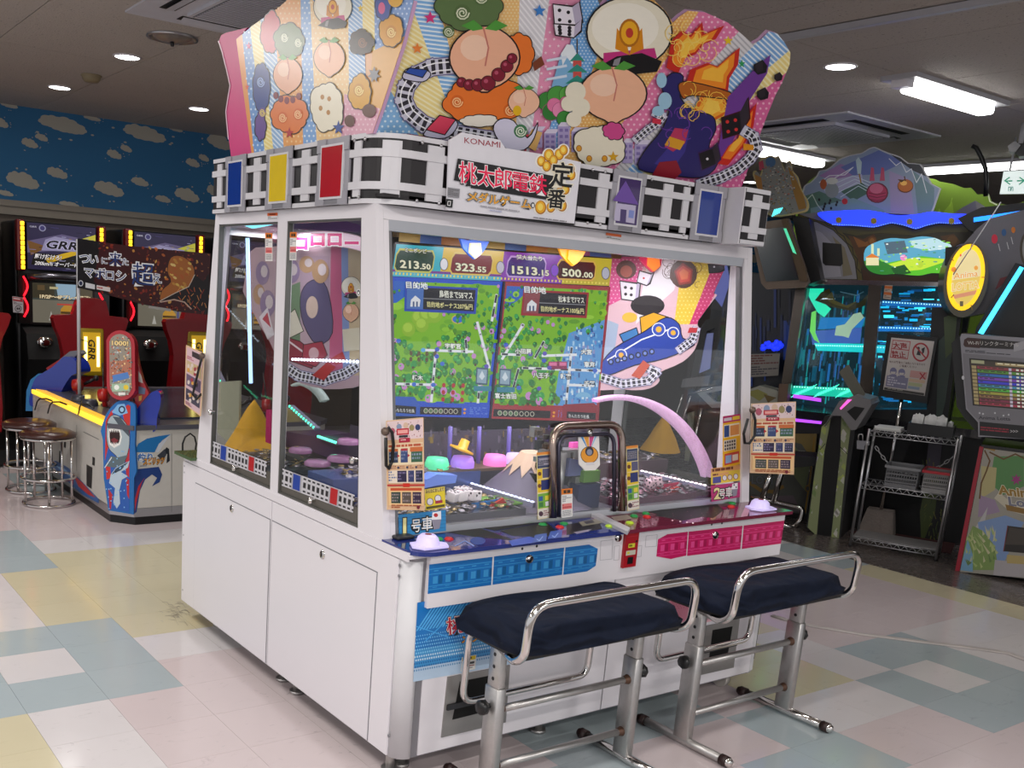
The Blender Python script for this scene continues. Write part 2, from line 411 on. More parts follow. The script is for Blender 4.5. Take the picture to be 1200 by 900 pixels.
pal('p', (1, 4, -3, 1), (2, 4, 1, 1), (2, 8, 9, 12), (8, 10, -6, -5), (6, 6, -5, -4), (7, 7, -4, -4), (12, 16, -2, 1), (13, 16, -2, 0), (11, 13, -8, -6))
pal('b', (-1, 1, 7, 9), (5, 7, -3, -2), (6, 7, -1, -1), (4, 5, -5, -4), (7, 8, -5, -5), (8, 8, -4, -4), (3, 4, 13, 15))
motif(0, 2, (-1, 3)); motif(12, -4, (11, -3))
pal('d', (18, 44, -20, 30))
cand = []
for u in range(-6, 34):
    for v in range(-8, 24):
        c = Vector(((u + .5) * T, (v + .5) * T, 0)); d = c - CAM_C; z = d.dot(CAM_F)
        if z < 0.5: continue
        x, y = PPX + FPX * d.dot(CAM_R) / z, PPY - FPX * d.dot(CAM_U) / z
        vis = -90 < x < 1290 and 400 < y < 1000 and not (1.1 < c.x < 2.6 and -0.45 < c.y < 1.0) and u < 24
        hid = (c.x > 1.2 and c.y > 1.1 and c.x < 5.0) or (c.x > 6.3)
        cand.append((0 if (vis and not hid) else 1, d.length, u, v))
cand.sort(); tmesh = {}
for k, mt in TM.items():
    b = MB(); b.box((0.0005, 0.0005, -0.0035), (T - 0.0005, T - 0.0005, 0.0)); o = b.build('tile', mt); tmesh[k] = o.data; D.objects.remove(o)
n = 0; rest = {k: MB() for k in TM}
for bad, dist, u, v in cand:
    c = PAL.get((u, v), 'w')
    if n < 296 and not bad:
        o = link('tile', tmesh[c], floor); o.location = (u * T, v * T, 0); n += 1
    else: rest[c].box((u * T + .0005, v * T + .0005, -0.0035), ((u + 1) * T - .0005, (v + 1) * T - .0005, 0.0))
far = MB(); mats = []
for i, k in enumerate(TM): far.add(rest[k].v, rest[k].f, i); mats.append(TM[k])
far.build('distant_tiles', mats, floor, kind='stuff')

sk = Print(pZ(0), h=.0004); rk_ = random.Random(41)
for i in range(34):
    x, y = rk_.gauss(204, 7), rk_.gauss(716, 8); a = rk_.uniform(-.5, .2); l = rk_.uniform(2, 9)
    sk.line([(x, y), (x + l * math.cos(a), y + l * math.sin(a)), (x + l * 1.6 * math.cos(a + .4), y + l * 1.6 * math.sin(a + .4))], rk_.uniform(.25, .6), rk_.choice(['#857d6c', '#776f60', '#948b78']), False)
for x0, y0, x1, y1, n in ((190, 750, 420, 890, 40), (940, 735, 1180, 850, 16), (20, 820, 140, 895, 10)):
    for i in range(n):
        x, y = rk_.uniform(x0, x1), rk_.uniform(y0, y1)
        if (x - 213) * .76 + 702 > y - 14 and x0 == 190: y = (x - 213) * .76 + 720 + rk_.uniform(0, 30)
        a = rk_.uniform(-.6, .3); l = rk_.uniform(1, 6); sk.line([(x, y), (x + l * math.cos(a), y + l * math.sin(a))], rk_.uniform(.2, .45), rk_.choice(['#a0989a', '#948c8e', '#8a8284']), False)
sk.build('scuff_marks', floor)['kind'] = 'stuff'
CEILM = M('ceiling_board', '#b8afa8', 0.9, noise=0.07, nscale=2, bump=0.6, bscale=90)
nt = CEILM.node_tree; b_ = nt.nodes['Principled BSDF']; old = b_.inputs['Base Color'].links[0].from_socket
vz = nt.nodes.new('ShaderNodeTexNoise'); vz.inputs['Scale'].default_value = 55; vz.inputs['Detail'].default_value = 3
g_ = nt.nodes.new('ShaderNodeNewGeometry'); nt.links.new(g_.outputs['Position'], vz.inputs['Vector'])
r_ = nt.nodes.new('ShaderNodeMapRange'); r_.inputs[1].default_value = 0.62; r_.inputs[2].default_value = 0.7; r_.inputs[3].default_value = 1.0; r_.inputs[4].default_value = 0.5
nt.links.new(vz.outputs['Fac'], r_.inputs[0]); s_ = nt.nodes.new('ShaderNodeVectorMath'); s_.operation = 'SCALE'
nt.links.new(old, s_.inputs[0]); nt.links.new(r_.outputs[0], s_.inputs['Scale']); nt.links.new(s_.outputs[0], b_.inputs['Base Color'])
ceil = MB().box((-5, -7, CEIL + 0.012), (14, 9, CEIL + 0.12)).build('ceiling', M('ceiling_void', '#3a3532', 0.9)); tag(ceil, 'grey-brown ceiling of pitted acoustic boards', kind='structure')
pw, pl = 0.91, 1.82
pm = None
restc = MB()
for i in range(-5, 15):
    for j in range(-3, 5):
        x0, y0 = 0.776 + (i - 1) * pw, 0.42 + j * pl
        if x0 > 12: continue
        if -1 <= i <= 13 and -2 <= j <= 3:
            if pm is None:
                o = MB().box((0.003, 0.003, 0), (pw - .003, pl - .003, 0.012)).build('ceiling_panel', CEILM); pm = o.data; D.objects.remove(o)
            link('ceiling_panel', pm, ceil).location = (x0, y0, CEIL)
        else: restc.box((x0 + .003, y0 + .003, CEIL), (x0 + pw - .003, y0 + pl - .003, CEIL + 0.012))
restc.build('distant_panels', CEILM, ceil, kind='stuff')

YW = 6.7
wall = MB().box((-5, YW, 0), (14, YW + 0.12, CEIL)).build('wall_back', M('cream_wall', '#6c6259', 0.7, noise=0.05)); tag(wall, 'cream back wall under a blue cloud mural', kind='structure')
MURAL = M('mural_blue', '#2f6f9e', 0.75, noise=0.1, nscale=1.5)
mur = MB().box((-5, YW - 0.006, 2.17), (14, YW, CEIL)).build('mural_paper', MURAL, wall)
cp = Print(frame((0, YW - 0.006, 0), (1, 0, 0), (0, 0, 1)), ydown=False)
CL, CD = '#b4b0a2', '#85816f'
rc = random.Random(5)
def cloud(cx, cz, w, h):
    sd = int(cx * 100 + cz * 37) % 997
    for dx, dz, k in ((-.38, .22, .62), (.1, .0, .75), (.55, -.22, .55)):
        cp.poly(lumps(cx + w * dx, cz + h * dz, w * k * .85, h * k * 1.25, 8, sd + int(dx * 50), .6), CL)
    if False: cp.poly([(x - .25 * w * (z - cz) / max(h, .01), z) for x, z in lumps(cx, cz, w, h * 1.15, 9, sd, .75)], CL)
    for k in range(5): a = rc.uniform(0, 6.28); cp.disc(cx + w * 1.35 * math.cos(a), cz + h * 1.3 * math.sin(a), w * .07, h * .09, CL, 7)
def wx(px, py): p = oY(px, py, YW); return p.x, p.z
for px, py, w, h in [(72, 148, 27, 9), (168, 158, 27, 9), (256, 168, 16, 9), (25, 213, 18, 9), (126, 223, 18, 8), (66, 204, 12, 6), (163, 214, 11, 5), (34, 169, 9, 5), (48, 162, 7, 4), (133, 182, 9, 5), (147, 175, 7, 4), (225, 192, 9, 5),
                     (238, 186, 7, 4), (0, 145, 8, 5), (218, 230, 16, 8), (10, 124, 9, 3), (107, 139, 10, 3), (205, 152, 9, 3), (250, 225, 10, 7), (80, 240, 12, 3), (5, 227, 9, 3), (190, 234, 10, 4)]:
    x, z = wx(px, py); cloud(x, z, w * 0.0084, h * 0.0098)
for i in range(90):
    x, z = rc.uniform(4, 13), rc.uniform(2.25, 2.95); cloud(x, z, rc.uniform(.08, .22), rc.uniform(.04, .09))
cp.build('mural_clouds', wall)
tr = MB()
for z0, z1, d in ((2.045, 2.075, .05), (2.075, 2.12, .035), (2.12, 2.15, .055), (2.15, 2.175, .03)): tr.box((-5, YW - d, z0), (14, YW, z1))
o = tr.build('trim_1', M('cornice_cream', '#8f877c', 0.6)); tag(o, 'stepped cream cornice under the cloud mural', kind='structure')
wr = MB().box((13.2, -7, 0), (13.35, YW, CEIL)).build('wall_right', M('dark_grey_wall', '#3c3c3e', 0.8)); tag(wr, 'distant dark grey wall behind the medal games', kind='structure')

# ---- ceiling fittings
LAMPW = lit('lamp_tube_white', (1, 0.98, 0.95), 9.0)
def tube_lamp(px0, py0, px1, py1, label, along='x', length=None):
    a, b = oZ(px0, py0, CEIL - 0.075), oZ(px1, py1, CEIL - 0.075)
    c = (a + b) / 2; L = length or (b - a).length
    t = thing('ceiling_tube_lamp', label, 'lamp', (c.x, c.y, CEIL), 0 if along == 'x' else PI / 2, 'white tube lamps on the ceiling')
    MB().box((-L / 2 - .12, -.11, -.028), (L / 2 + .06, .11, 0)).build('lamp_housing', LGREY, t, False)
    MB().rbox((-L / 2, -.055, -.085), (L / 2, .055, -.028), 0.02).build('diffuser', LAMPW, t, False)
    MB().box((-L / 2 - .10, -.05, -.07), (-L / 2 - .03, .05, -.028)).build('end_cap', WHITE, t, False)
    return t
tube_lamp(1058, 107, 1161, 133, 'short white tube lamp on the ceiling above the round fantasy topper, its end cap showing')
tube_lamp(875, 179, 954, 193, 'white tube lamp half hidden behind the right tip of the train topper', length=1.15)
lc = oZ(1140, 190, CEIL)
t = thing('ceiling_tube_lamp', 'long continuous white tube lamp running behind the exit sign', 'lamp', (8.55, 0.35, CEIL), PI / 2, 'white tube lamps on the ceiling')
MB().box((-1.9, -.14, -.03), (1.9, .14, 0)).build('lamp_housing', LGREY, t, False)
MB().rbox((-1.85, -.035, -.075), (1.85, .035, -.03), 0.015).build('diffuser', LAMPW, t, False)
tube_lamp(1040, 20, 1110, 20, 'x') if False else None
DL = lit('downlight_white', (1, 0.98, 0.95), 14.0)
for px, py, lab in ((149, 66, 'round white downlight nearest the silver speaker'), (70, 102, 'round white downlight beside the small smoke detector, left of it'), (233, 127, 'round white downlight close to the pink edge of the topper'),
                    (985, 77, 'round white downlight left of the short tube lamp'), (880, 213, 'tiny round downlight seen right of the topper edge, above the track fascia')):
    p = oZ(px, py, CEIL)
    t = thing('ceiling_downlight', lab, 'downlight', (p.x, p.y, CEIL), 0, 'round ceiling downlights')
    MB().lathe([(.092, 0), (.094, -.006), (.082, -.01), (.078, -.004)], (0, 0, 0), 24).build('rim', WHITE, t, False)
    MB().lathe([(0.0, -.0065), (.079, -.0065), (.08, -.003)], (0, 0, 0), 24).build('lens', DL, t, False)
    if py < 110 or True:
        l = D.lights.new('downlight_beam', 'SPOT'); l.energy = 34 if px < 300 else 8; l.spot_size = 2.3; l.spot_blend = 0.6; l.shadow_soft_size = 0.07; l.color = (1, .96, .9)
        lo = D.objects.new('downlight_beam', l); COL.objects.link(lo); lo.location = (p.x, p.y, CEIL - 0.03)
p = oZ(202, 43, CEIL); t = thing('ceiling_speaker', 'round silver perforated ceiling speaker near the air conditioner', 'speaker', (p.x, p.y, CEIL))
MB().lathe([(.15, 0), (.155, -.012), (.13, -.016), (.118, -.004)], (0, 0, 0), 28).build('rim', SATIN, t, False)
MB().lathe([(.12, -.004), (.09, -.02), (.04, -.03), (0, -.032)], (0, 0, 0), 28).build('grille', STEEL, t, False)
MB().cyl((0.0, 0, -.03), (0, 0, -.055), .014, .01).build('indicator', DGREY, t, False)
p = oZ(107, 88, CEIL); t = thing('smoke_detector', 'small beige smoke detector between two downlights', 'detector', (p.x, p.y, CEIL))
MB().lathe([(.0, -.05), (.05, -.05), (.065, -.03), (.07, 0)], (0, 0, 0), 20).build('sensor_body', M('beige_plastic', '#8d7f62', 0.5), t, False)
MB().lathe([(.075, 0), (.078, -.008), (.066, -.012)], (0, 0, 0), 20).build('base_ring', M('beige_plastic', '#8d7f62', 0.5), t, False)
def cassette(cx, cy, lab):
    t = thing('ceiling_air_conditioner', lab, 'air conditioner', (cx, cy, CEIL), 0, 'square ceiling air conditioners'); w = 0.62
    W = M('ac_white', '#c9c9d2', 0.4)
    MB().prism([(-w, -w, 0), (w, -w, 0), (w, w, 0), (-w, w, 0)], (0, 0, -0.012)).build('face_panel', W, t, False)
    g = .34
    MB().box((-g - .02, -g - .02, -.03), (g + .02, g + .02, -.012)).build('grille_frame', W, t, False)
    gm = MB()
    for i in range(22):
        y = -g + .02 + i * (2 * g - .04) / 21; gm.box((-g + .01, y - .006, -.034), (g - .01, y + .006, -.03))
    gm.box((-g, -g, -.0315), (g, g, -.030), 1)
    gm.build('intake_grille', [W, M('ac_filter_grey', '#7c7e86', 0.8)], t, False)
    for k in range(4):
        a = k * PI / 2; m = Matrix.Rotation(a, 4, 'Z'); b = MB(); b.box((-.36, .43, -.014), (.36, .52, -.011))
        b.v = [m @ v for v in b.v]; b.build('air_slot', M('slot_dark', '#1d1d20', 0.6), t, False)
        b = MB(); b.add([(-.35, .44, -.016), (.35, .44, -.016), (.35, .505, -.03), (-.35, .505, -.03)], [(0, 1, 2, 3)]); b.v = [m @ v for v in b.v]; b.build('louver', W, t, False)
cassette(1.77, 2.03, 'large square ceiling air conditioner above the left end of the topper')
cassette(6.46, 1.88, 'large square ceiling air conditioner above the fantasy medal game')
# long white ceiling rail and wall of green hills over the right-hand games
a, b = oZ(915, 45, CEIL - .02), oZ(1180, -2, CEIL - .02); b = a + (b - a) * 1.4
o = MB().bar(a, b, .035, .03).build('ceiling_conduit', LGREY); tag(o, 'thin white conduit crossing the ceiling above the right tip of the topper', 'conduit')

# ================================================================== the medal game in the middle
X0, X1, YF, YB, YC = 0.915, 2.785, -0.745, 1.12, 0.188
game = thing('medal_game', 'big white medal game with striped topper, railway fascia and lit map screen', 'arcade game', (1.85, YC, 0))
G = game
# lower cabinet: rounded front corners
def rrect(x0, y0, x1, y1, r, n=6):
    out = []
    for cx, cy, a in ((x1 - r, y0 + r, -PI / 2), (x1 - r, y1 - r, 0), (x0 + r, y1 - r, PI / 2), (x0 + r, y0 + r, PI)):
        out += [(cx + r * math.cos(a + PI / 2 * i / n), cy + r * math.sin(a + PI / 2 * i / n)) for i in range(n + 1)]
    return out
b = MB(); b.prism([(x, y, 0.075) for x, y in rrect(X0 + .004, YF + .004, X1 - .004, YB - .004, .045)], (0, 0, .70), 0); b.build('cabinet_core', M('core_grey', '#77757a', .5), G)
b = MB()
for z0, z1 in ((.075, .752),):
    for cx, cy, a in ((X0 + .055, YF + .055, PI), (X1 - .055, YF + .055, 3 * PI / 2)):
        P = [(cx, cy)] + [(cx + .055 * math.cos(a + PI / 2 * i / 8), cy + .055 * math.sin(a + PI / 2 * i / 8)) for i in range(9)]
        MB().prism([(x, y, z0) for x, y in P], (0, 0, z1 - z0), 0, True).build('corner_post', WHITE2, G)
# side panels and doors
def side_panel(y0, y1, z0, z1, name, t=.006):
    return MB().box((X0 - t, y0, z0), (X0 + .004, y1, z1)).build(name, WHITE, G)
side_panel(.1965, 1.110, .078, .7525, 'side_panel'); side_panel(-.692, .1915, .078, .7525, 'side_panel')
for y0, y1 in ((.204, .955), (-.575, .184)):
    MB().box((X0 - .0072, y0 - .0035, .0805), (X0 - .002, y1 + .0035, .6795)).build('door_seam', GREYP, G)  # grey outline slab added so the seam round the door reads dark
    d = side_panel(y0, y1, .082, .676, 'service_door', .0085)
    yl = y0 + (y1 - y0) * .47
    lock = MB().lathe([(0, .004), (.014, .004), (.017, 0)], (X0 - .009, yl, .645), 14, axis=(-1, 0, 0)).box((X0 - .016, yl - .002, .638), (X0 - .012, yl + .002, .652), 1).build('door_lock', [CHROME, BLACK], d)
b = MB()
for y, z in [(1.095, .73), (1.095, .70), (1.095, .4), (1.095, .13), (-.70, .735), (-.70, .70), (-.70, .15)]:
    b.lathe([(0, .003), (.005, .002), (.006, 0)], (X0 - .004, y, z), 8, axis=(-1, 0, 0))
b.build('panel_screws', GREYP, G, kind='stuff')
side_panel(-.74, 1.11, .7555, .785, 'sill_strip', .003)
# feet and castors
for x, y in ((X0 + .09, YF + .10), (X0 + .10, .9), (X1 - .10, .95), (1.62, YF + .09), (.985, .19), (.975, .05), (.95, -.66)):
    MB().cyl((x, y, .012), (x, y, .09), .016).cyl((x, y, 0), (x, y, .012), .03).build('levelling_foot', STEEL, G)
for x, y in ((2.66, -.665), (1.05, .62), (2.6, .8)):
    c = MB().cyl((x - .014, y, .0385), (x + .014, y, .0385), .038, n=20).build('castor_wheel', M('translucent_wheel', '#b9b4ae', 0.3), G)
    MB().box((x - .022, y - .02, .045), (x + .022, y + .02, .085)).build('castor_fork', STEEL, c)
    MB().cyl((x - .018, y, .0385), (x + .018, y, .0385), .012, n=12).build('castor_hub', SATIN, c)

# ---- counter
CZ = .792
def counter(x0, x1, name, mat, left):
    P = []
    yf, yb = -.785, -.585
    if left: P += [(x0 + .075 * (1 - math.sin(PI / 2 * i / 6)), yf + .075 * (1 - math.cos(PI / 2 * i / 6))) for i in range(6, -1, -1)]
    else: P += [(x0, yf)]
    P += [(x1, yf), (x1, yb), (x0, yb)]
    return MB().prism([(x, y, CZ - .014) for x, y in P], (0, 0, .014)).build(name, mat, G)
cL = counter(X0 - .002, 1.845, 'counter_top', M('counter_blue', '#1e2f78', 0.12, spec=0.6, coat=0.5), True)
cR = counter(1.845, X1 + .03, 'counter_top', M('counter_maroon', '#6d1636', 0.12, spec=0.6, coat=0.5), False)
MB().box((X0 - .03, .96, CZ - .014), (X1, 1.16, CZ)).build('counter_top', M('counter_green', '#3d5a33', 0.2, coat=0.4), G, label='green rear counter top with a glossy surface')
cf = MB(); cf.box((X0 + .0, YF - .002, .765), (X1 + .02, -.60, CZ - .0145)); cf.build('counter_rim', WHITE, G)
fnC = pZ(CZ)
p = Print(fnC, h=.0004)
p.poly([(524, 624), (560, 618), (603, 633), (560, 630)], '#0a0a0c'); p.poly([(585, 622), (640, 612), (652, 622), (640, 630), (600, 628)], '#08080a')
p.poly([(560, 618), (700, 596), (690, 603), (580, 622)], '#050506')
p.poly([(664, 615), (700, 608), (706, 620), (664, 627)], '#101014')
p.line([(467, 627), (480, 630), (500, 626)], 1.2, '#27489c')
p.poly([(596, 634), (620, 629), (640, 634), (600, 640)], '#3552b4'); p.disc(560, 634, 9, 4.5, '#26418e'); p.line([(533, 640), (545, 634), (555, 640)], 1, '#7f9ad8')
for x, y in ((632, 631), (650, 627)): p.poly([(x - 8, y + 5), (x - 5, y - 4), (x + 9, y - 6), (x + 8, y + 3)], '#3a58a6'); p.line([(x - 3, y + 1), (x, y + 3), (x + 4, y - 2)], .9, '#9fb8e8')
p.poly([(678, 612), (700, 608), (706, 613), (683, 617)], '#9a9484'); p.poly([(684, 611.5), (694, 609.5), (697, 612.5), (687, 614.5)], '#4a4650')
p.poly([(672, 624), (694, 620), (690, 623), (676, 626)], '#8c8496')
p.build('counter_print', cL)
p = Print(fnC, h=.0004)
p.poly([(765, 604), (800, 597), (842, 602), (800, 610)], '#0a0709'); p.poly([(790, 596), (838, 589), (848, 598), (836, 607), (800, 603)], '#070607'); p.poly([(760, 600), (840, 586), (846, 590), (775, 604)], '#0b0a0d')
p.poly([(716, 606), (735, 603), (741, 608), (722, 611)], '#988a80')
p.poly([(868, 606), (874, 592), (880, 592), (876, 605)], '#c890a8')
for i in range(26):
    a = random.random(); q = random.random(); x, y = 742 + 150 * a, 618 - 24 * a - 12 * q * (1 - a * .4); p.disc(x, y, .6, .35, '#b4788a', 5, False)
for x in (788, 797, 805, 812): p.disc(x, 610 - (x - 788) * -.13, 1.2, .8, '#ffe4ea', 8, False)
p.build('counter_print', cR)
# divider between the two seats
a, c, d_, e = oZ(687, 603, CZ), oZ(694, 601, CZ), oZ(738, 622, CZ), oZ(735, 627, CZ)
MB().prism([a, c, d_, e], (0, 0, .012)).build('counter_divider', LGREY, G)
def button(px, py, mat, r=.013):
    q = oZ(px, py, CZ); MB().lathe([(r * 1.2, 0), (r * 1.2, .002), (r, .0025), (r, .005), (r * .8, .0065), (0, .007)], q, 16).build('button', mat, G)
BR, BG, BY = lit('button_red', '#c01818', .1), lit('button_green', '#168a40', .1), lit('button_lime', '#a4c420', .15)
for x, y, m_ in ((526, 632, BR), (514, 632, BG), (636, 615, BG), (656, 618, BR), (661, 614, BG), (714, 617, BY), (738, 613, BY), (743, 605, BG), (757, 602, BG), (758, 606, BR), (858, 590, BG), (857, 594, BR)): button(x, y, m_)
q = oZ(472, 631, CZ); MB().rbox((q.x - .035, q.y - .02, CZ), (q.x + .035, q.y + .02, CZ + .012), .005).build('card_reader', DGREY, G)
CALL = lit('call_light_lilac', '#cfc4f4', .3)
def call_light(px, py):
    q = oZ(px, py, CZ)
    h = MB().lathe([(.045, .004), (.042, .015), (.037, .032), (.026, .041), (.0, .043)], q, 22, sy=.85).build('call_lamp', CALL, G)
    b = MB(); b.prism([(q.x - .066, q.y - .01, CZ + .004), (q.x - .042, q.y - .046, CZ + .004), (q.x + .05, q.y - .046, CZ + .004), (q.x + .07, q.y - .005, CZ + .004), (q.x + .036, q.y + .04, CZ + .004), (q.x - .042, q.y + .04, CZ + .004)], (0, 0, .006)); b.build('lamp_brim', CALL, h)
    MB().lathe([(0, .0445), (.009, .044), (.012, .042)], q, 12).build('lamp_badge', M('badge_red', '#7c2030', .4), h)
call_light(501, 641); call_light(890, 597)

# ---- front apron with the printed trains
AY = -.762
ap = MB().box((.985, AY, .600), (2.80, YF + .02, .772)).build('front_apron', WHITE, G)
fnA = pY(AY)
BLU, BLL, BLD = '#1a6cb4', '#3a90cc', '#12588f'
PNK, PNL, PND = '#c8165f', '#e2488c', '#a80f4e'
def train(poly, q, base, light, dark, nwin, name):
    p = Print(fnA)
    p.poly(poly, base)
    mn = lambda u0, v0, u1, v1, c: p.poly(clip([bil(q, *t_) for t_ in ((u0, v0), (u1, v0), (u1, v1), (u0, v1))], poly), c, False)
    p.up()
    for v in (.16, .33, .74, .86): mn(0, v, 1, v + .025, light)
    p.up()
    for i in range(nwin):
        u = (i + .35) / nwin; mn(u, .43, u + .38 / nwin, .68, light); mn(u + .05 / nwin, .22, u + .4 / nwin, .26, light); mn(u, .79, u + .34 / nwin, .815, light)
    p.up()
    for i in range(nwin):
        u = (i + .8) / nwin; mn(u, .40, u + .3 / nwin, .70, dark)
    return p.build('train_print', ap)
train([(503, 661.5), (577, 652.5), (575.5, 685.5), (501, 696)], [(503, 661.5), (577, 652.5), (575.5, 685.5), (501, 696)], BLU, BLL, BLD, 5, 'a')
train([(579, 652), (661, 641.5), (658.5, 673.5), (577, 685.2)], [(579, 652), (661, 641.5), (658.5, 673.5), (577, 685.2)], BLU, BLL, BLD, 6, 'b')
train([(662.5, 641.5), (690, 638), (700.5, 643), (698, 663), (688, 669.5), (660, 673.5)], [(662.5, 641.5), (700.5, 637), (698, 668), (660, 673.5)], BLU, BLL, BLD, 3, 'c')
train([(771, 632), (782, 626), (806, 623), (804, 651), (786, 655), (769, 652)], [(771, 627), (806, 623), (804, 651), (769, 656)], PNK, PNL, PND, 3, 'd')
train([(807, 623), (870, 616), (867.5, 643.5), (805, 651.5)], [(807, 623), (870, 616), (867.5, 643.5), (805, 651.5)], PNK, PNL, PND, 6, 'e')
train([(871.5, 615.8), (919, 610), (915, 637), (869, 643.3)], [(871.5, 615.8), (919, 610), (915, 637), (869, 643.3)], PNK, PNL, PND, 5, 'f')
p = Print(fnA)
for q in ([(704, 634), (718, 632.5), (717, 655), (703, 656.5)], [(720, 640), (726, 639.5), (725, 656), (719, 656.5)], [(747, 640), (752, 639), (751, 652), (746, 652.5)], [(757, 628), (770, 626.5), (769, 640), (756, 641)]):
    p.line(q, .45, '#a8a6ac', closed=True)
p.build('printed_art', ap)
def apron_lock(px, py):
    q = fnA(px, py, .0); k = MB().lathe([(0, .008), (.013, .008), (.016, 0)], q, 14, axis=(0, -1, 0)).box((q.x - .002, q.y - .0095, q.z - .009), (q.x + .002, q.y - .007, q.z + .009), 1); k.build('apron_lock', [CHROME, BLACK], ap)
for x, y in ((620, 655), (724, 630), (838, 627)): apron_lock(x, y)
b = MB()
for x, y in ((612, 643), (629, 640), (834, 614.5), (846, 613)): b.lathe([(0, .002), (.004, .002), (.005, 0)], fnA(x, y, 0), 8, axis=(0, -1, 0))
b.build('apron_screws', DGREY, ap, kind='stuff')
cq = [(731, 625), (746.5, 623), (742, 662.5), (727, 665)]
cm = MB().slab(fnA, cq, .05, 0, .012).build('medal_slot_plate', M('slot_red', '#a01420', .3), G)
p = Print(fnA, h=.0126); p.quad(cq, .25, .30, .75, .42, '#d8d23c').quad(cq, .3, .33, .55, .39, '#7a7418'); p.quad(cq, .12, .5, .86, .64, '#c2bfae').quad(cq, .2, .53, .4, .6, '#c8c23a').quad(cq, .3, .7, .72, .9, '#0c0a0a'); p.quad(cq, .12, .08, .88, .1, '#c43040').quad(cq, .78, .22, .9, .28, '#140a0a'); p.build('slot_print', cm)

# ---- lower front: decals, seam, payout plates
fnF = pY(YF + .003)
lf = MB().box((1.0, YF, .08), (1.845, YF + .02, .598)).build('lower_door', WHITE, G)
rf = MB().box((1.851, YF, .08), (2.735, YF + .02, .598)).build('lower_door', WHITE, G)
p = Print(pY(YF), h=.0008)
dq = [(489, 706), (641, 684), (637, 771), (484, 799)]
p.poly(dq, '#1273c0')
p.quad(dq, 0, .83, 1, 1, '#b7cfe6'); p.quad(dq, 0, .60, 1, .83, '#3f95d2')
p.h += .0001
for i in range(14):
    u = i / 14; p.poly(clip([bil(dq, *t_) for t_ in ((u * .35, .36), (u * .35 + .012, .36), (u * .35 + .16, 0), (u * .35 + .148, 0))], dq), '#5cb4ec', False)
p.up()
for j in range(11):
    v = .42 + j * .043
    for i in range(58):
        u = (i + .5 * (j % 2)) / 58
        if j < 7 or j == 7: p.quad(dq, u, v, u + .0052 + .0006 * j, v + .016 + .0012 * j, '#8fd0f4' if j < 6 else '#cfe6f6', False)
        else: p.quad(dq, u, v, u + .009, v + .024, '#1f66a8' if j < 10 else '#5c8fc0', False)
p.line([bil(dq, 0, .30), bil(dq, .25, .5)], 1.2, '#4aa8e8'); p.line([bil(dq, .08, .5), bil(dq, .42, 0.02)], 1.2, '#4aa8e8')
LOGO_P, LOGO_Y = '#d81a48', '#f0a81c'
p.text('桃太郎電鉄', 524, 742, 21, '#c21630', .014, e1=(1, -.145), e2=(-.07, -1), w=100, outline=((.075, '#140a12'), (.04, '#f4f0f0')))
p.text('メダルゲーム', 541, 753, 11, '#e89a18', .02, e1=(1, -.145), e2=(-.07, -1), w=70, outline=((.06, '#17120c'),))
lb = [(541, 770), (558, 767), (556.5, 784), (539.5, 787)]
p.poly(lb, '#e4e2dc'); p.quad(lb, .04, .03, .96, .3, '#e2c41c').quad(lb, .3, .08, .7, .22, '#57480c').quad(lb, .1, .42, .9, .58, '#3a3a3c').quad(lb, .1, .65, .9, .72, '#9a4a48').quad(lb, .14, .8, .8, .86, '#8a8a8a')
p.build('door_decal', lf)
p = Print(pY(YF), h=.0008)
dp = [(778, 700), (921, 680), (903, 707), (774, 741)]
p.poly([(779, 690), (900, 675), (897, 714), (774, 741)], '#e48aa2'); p.h += .0001
for j in range(9):
    for i in range(40):
        q = [(779, 690), (900, 675), (897, 714), (774, 741)]; u, v = (i + .5 * (j % 2)) / 40, .1 + j * .05; p.quad(q, u, v, u + .007, v + .02, '#c83c68', False)
p.quad([(779, 690), (900, 675), (897, 714), (774, 741)], 0, .86, 1, 1, '#ecb6c0')
p.build('door_decal', rf)
def payout(q, hole, door):
    pl_ = MB().slab(pY(YF), q, .004, 0, .004).build('payout_plate', M('payout_grey', '#8b8886', .35, .3), door)
    rec = MB(); fn = pY(YF)
    pts = [fn(x, y, .0046) for x, y in hole]; rec.add(pts, [(0, 1, 2, 3)])
    rec.build('payout_opening', M('opening_black', '#020202', .9), door)
    bl = bil(hole, .0, .45), bil(hole, 1, .43), bil(hole, 1, .55), bil(hole, 0, .57)
    MB().slab(fn, [bil(q, .03, .46), bil(q, .97, .44), bil(q, .97, .53), bil(q, .03, .55)], .01, 0, .012).build('payout_lip', DGREY, door)
payout([(524, 793), (597, 779), (592, 846), (516.5, 864)], [(538, 798), (584, 789), (581, 830), (529, 843)], lf)
payout([(827, 733), (866, 725), (859, 782), (819, 791)], [(834, 738), (857.5, 733.5), (852, 766), (830, 770)], rf)
MB().box((2.735, YF - .001, .085), (X1 - .03, YF + .02, .598)).build('corner_strip', WHITE2, G)
MB().box((X1 - .004, -.72, .12), (X1 + .012, -.66, .60)).build('right_edge_guard', BLACK, G)

# ---- upper glass house
yf = lambda z: -.59 + (z - .792) * .1502
yb = lambda z: 2 * YC - yf(z)
ZT = 1.845
xo, xi = X0, X0 + .03
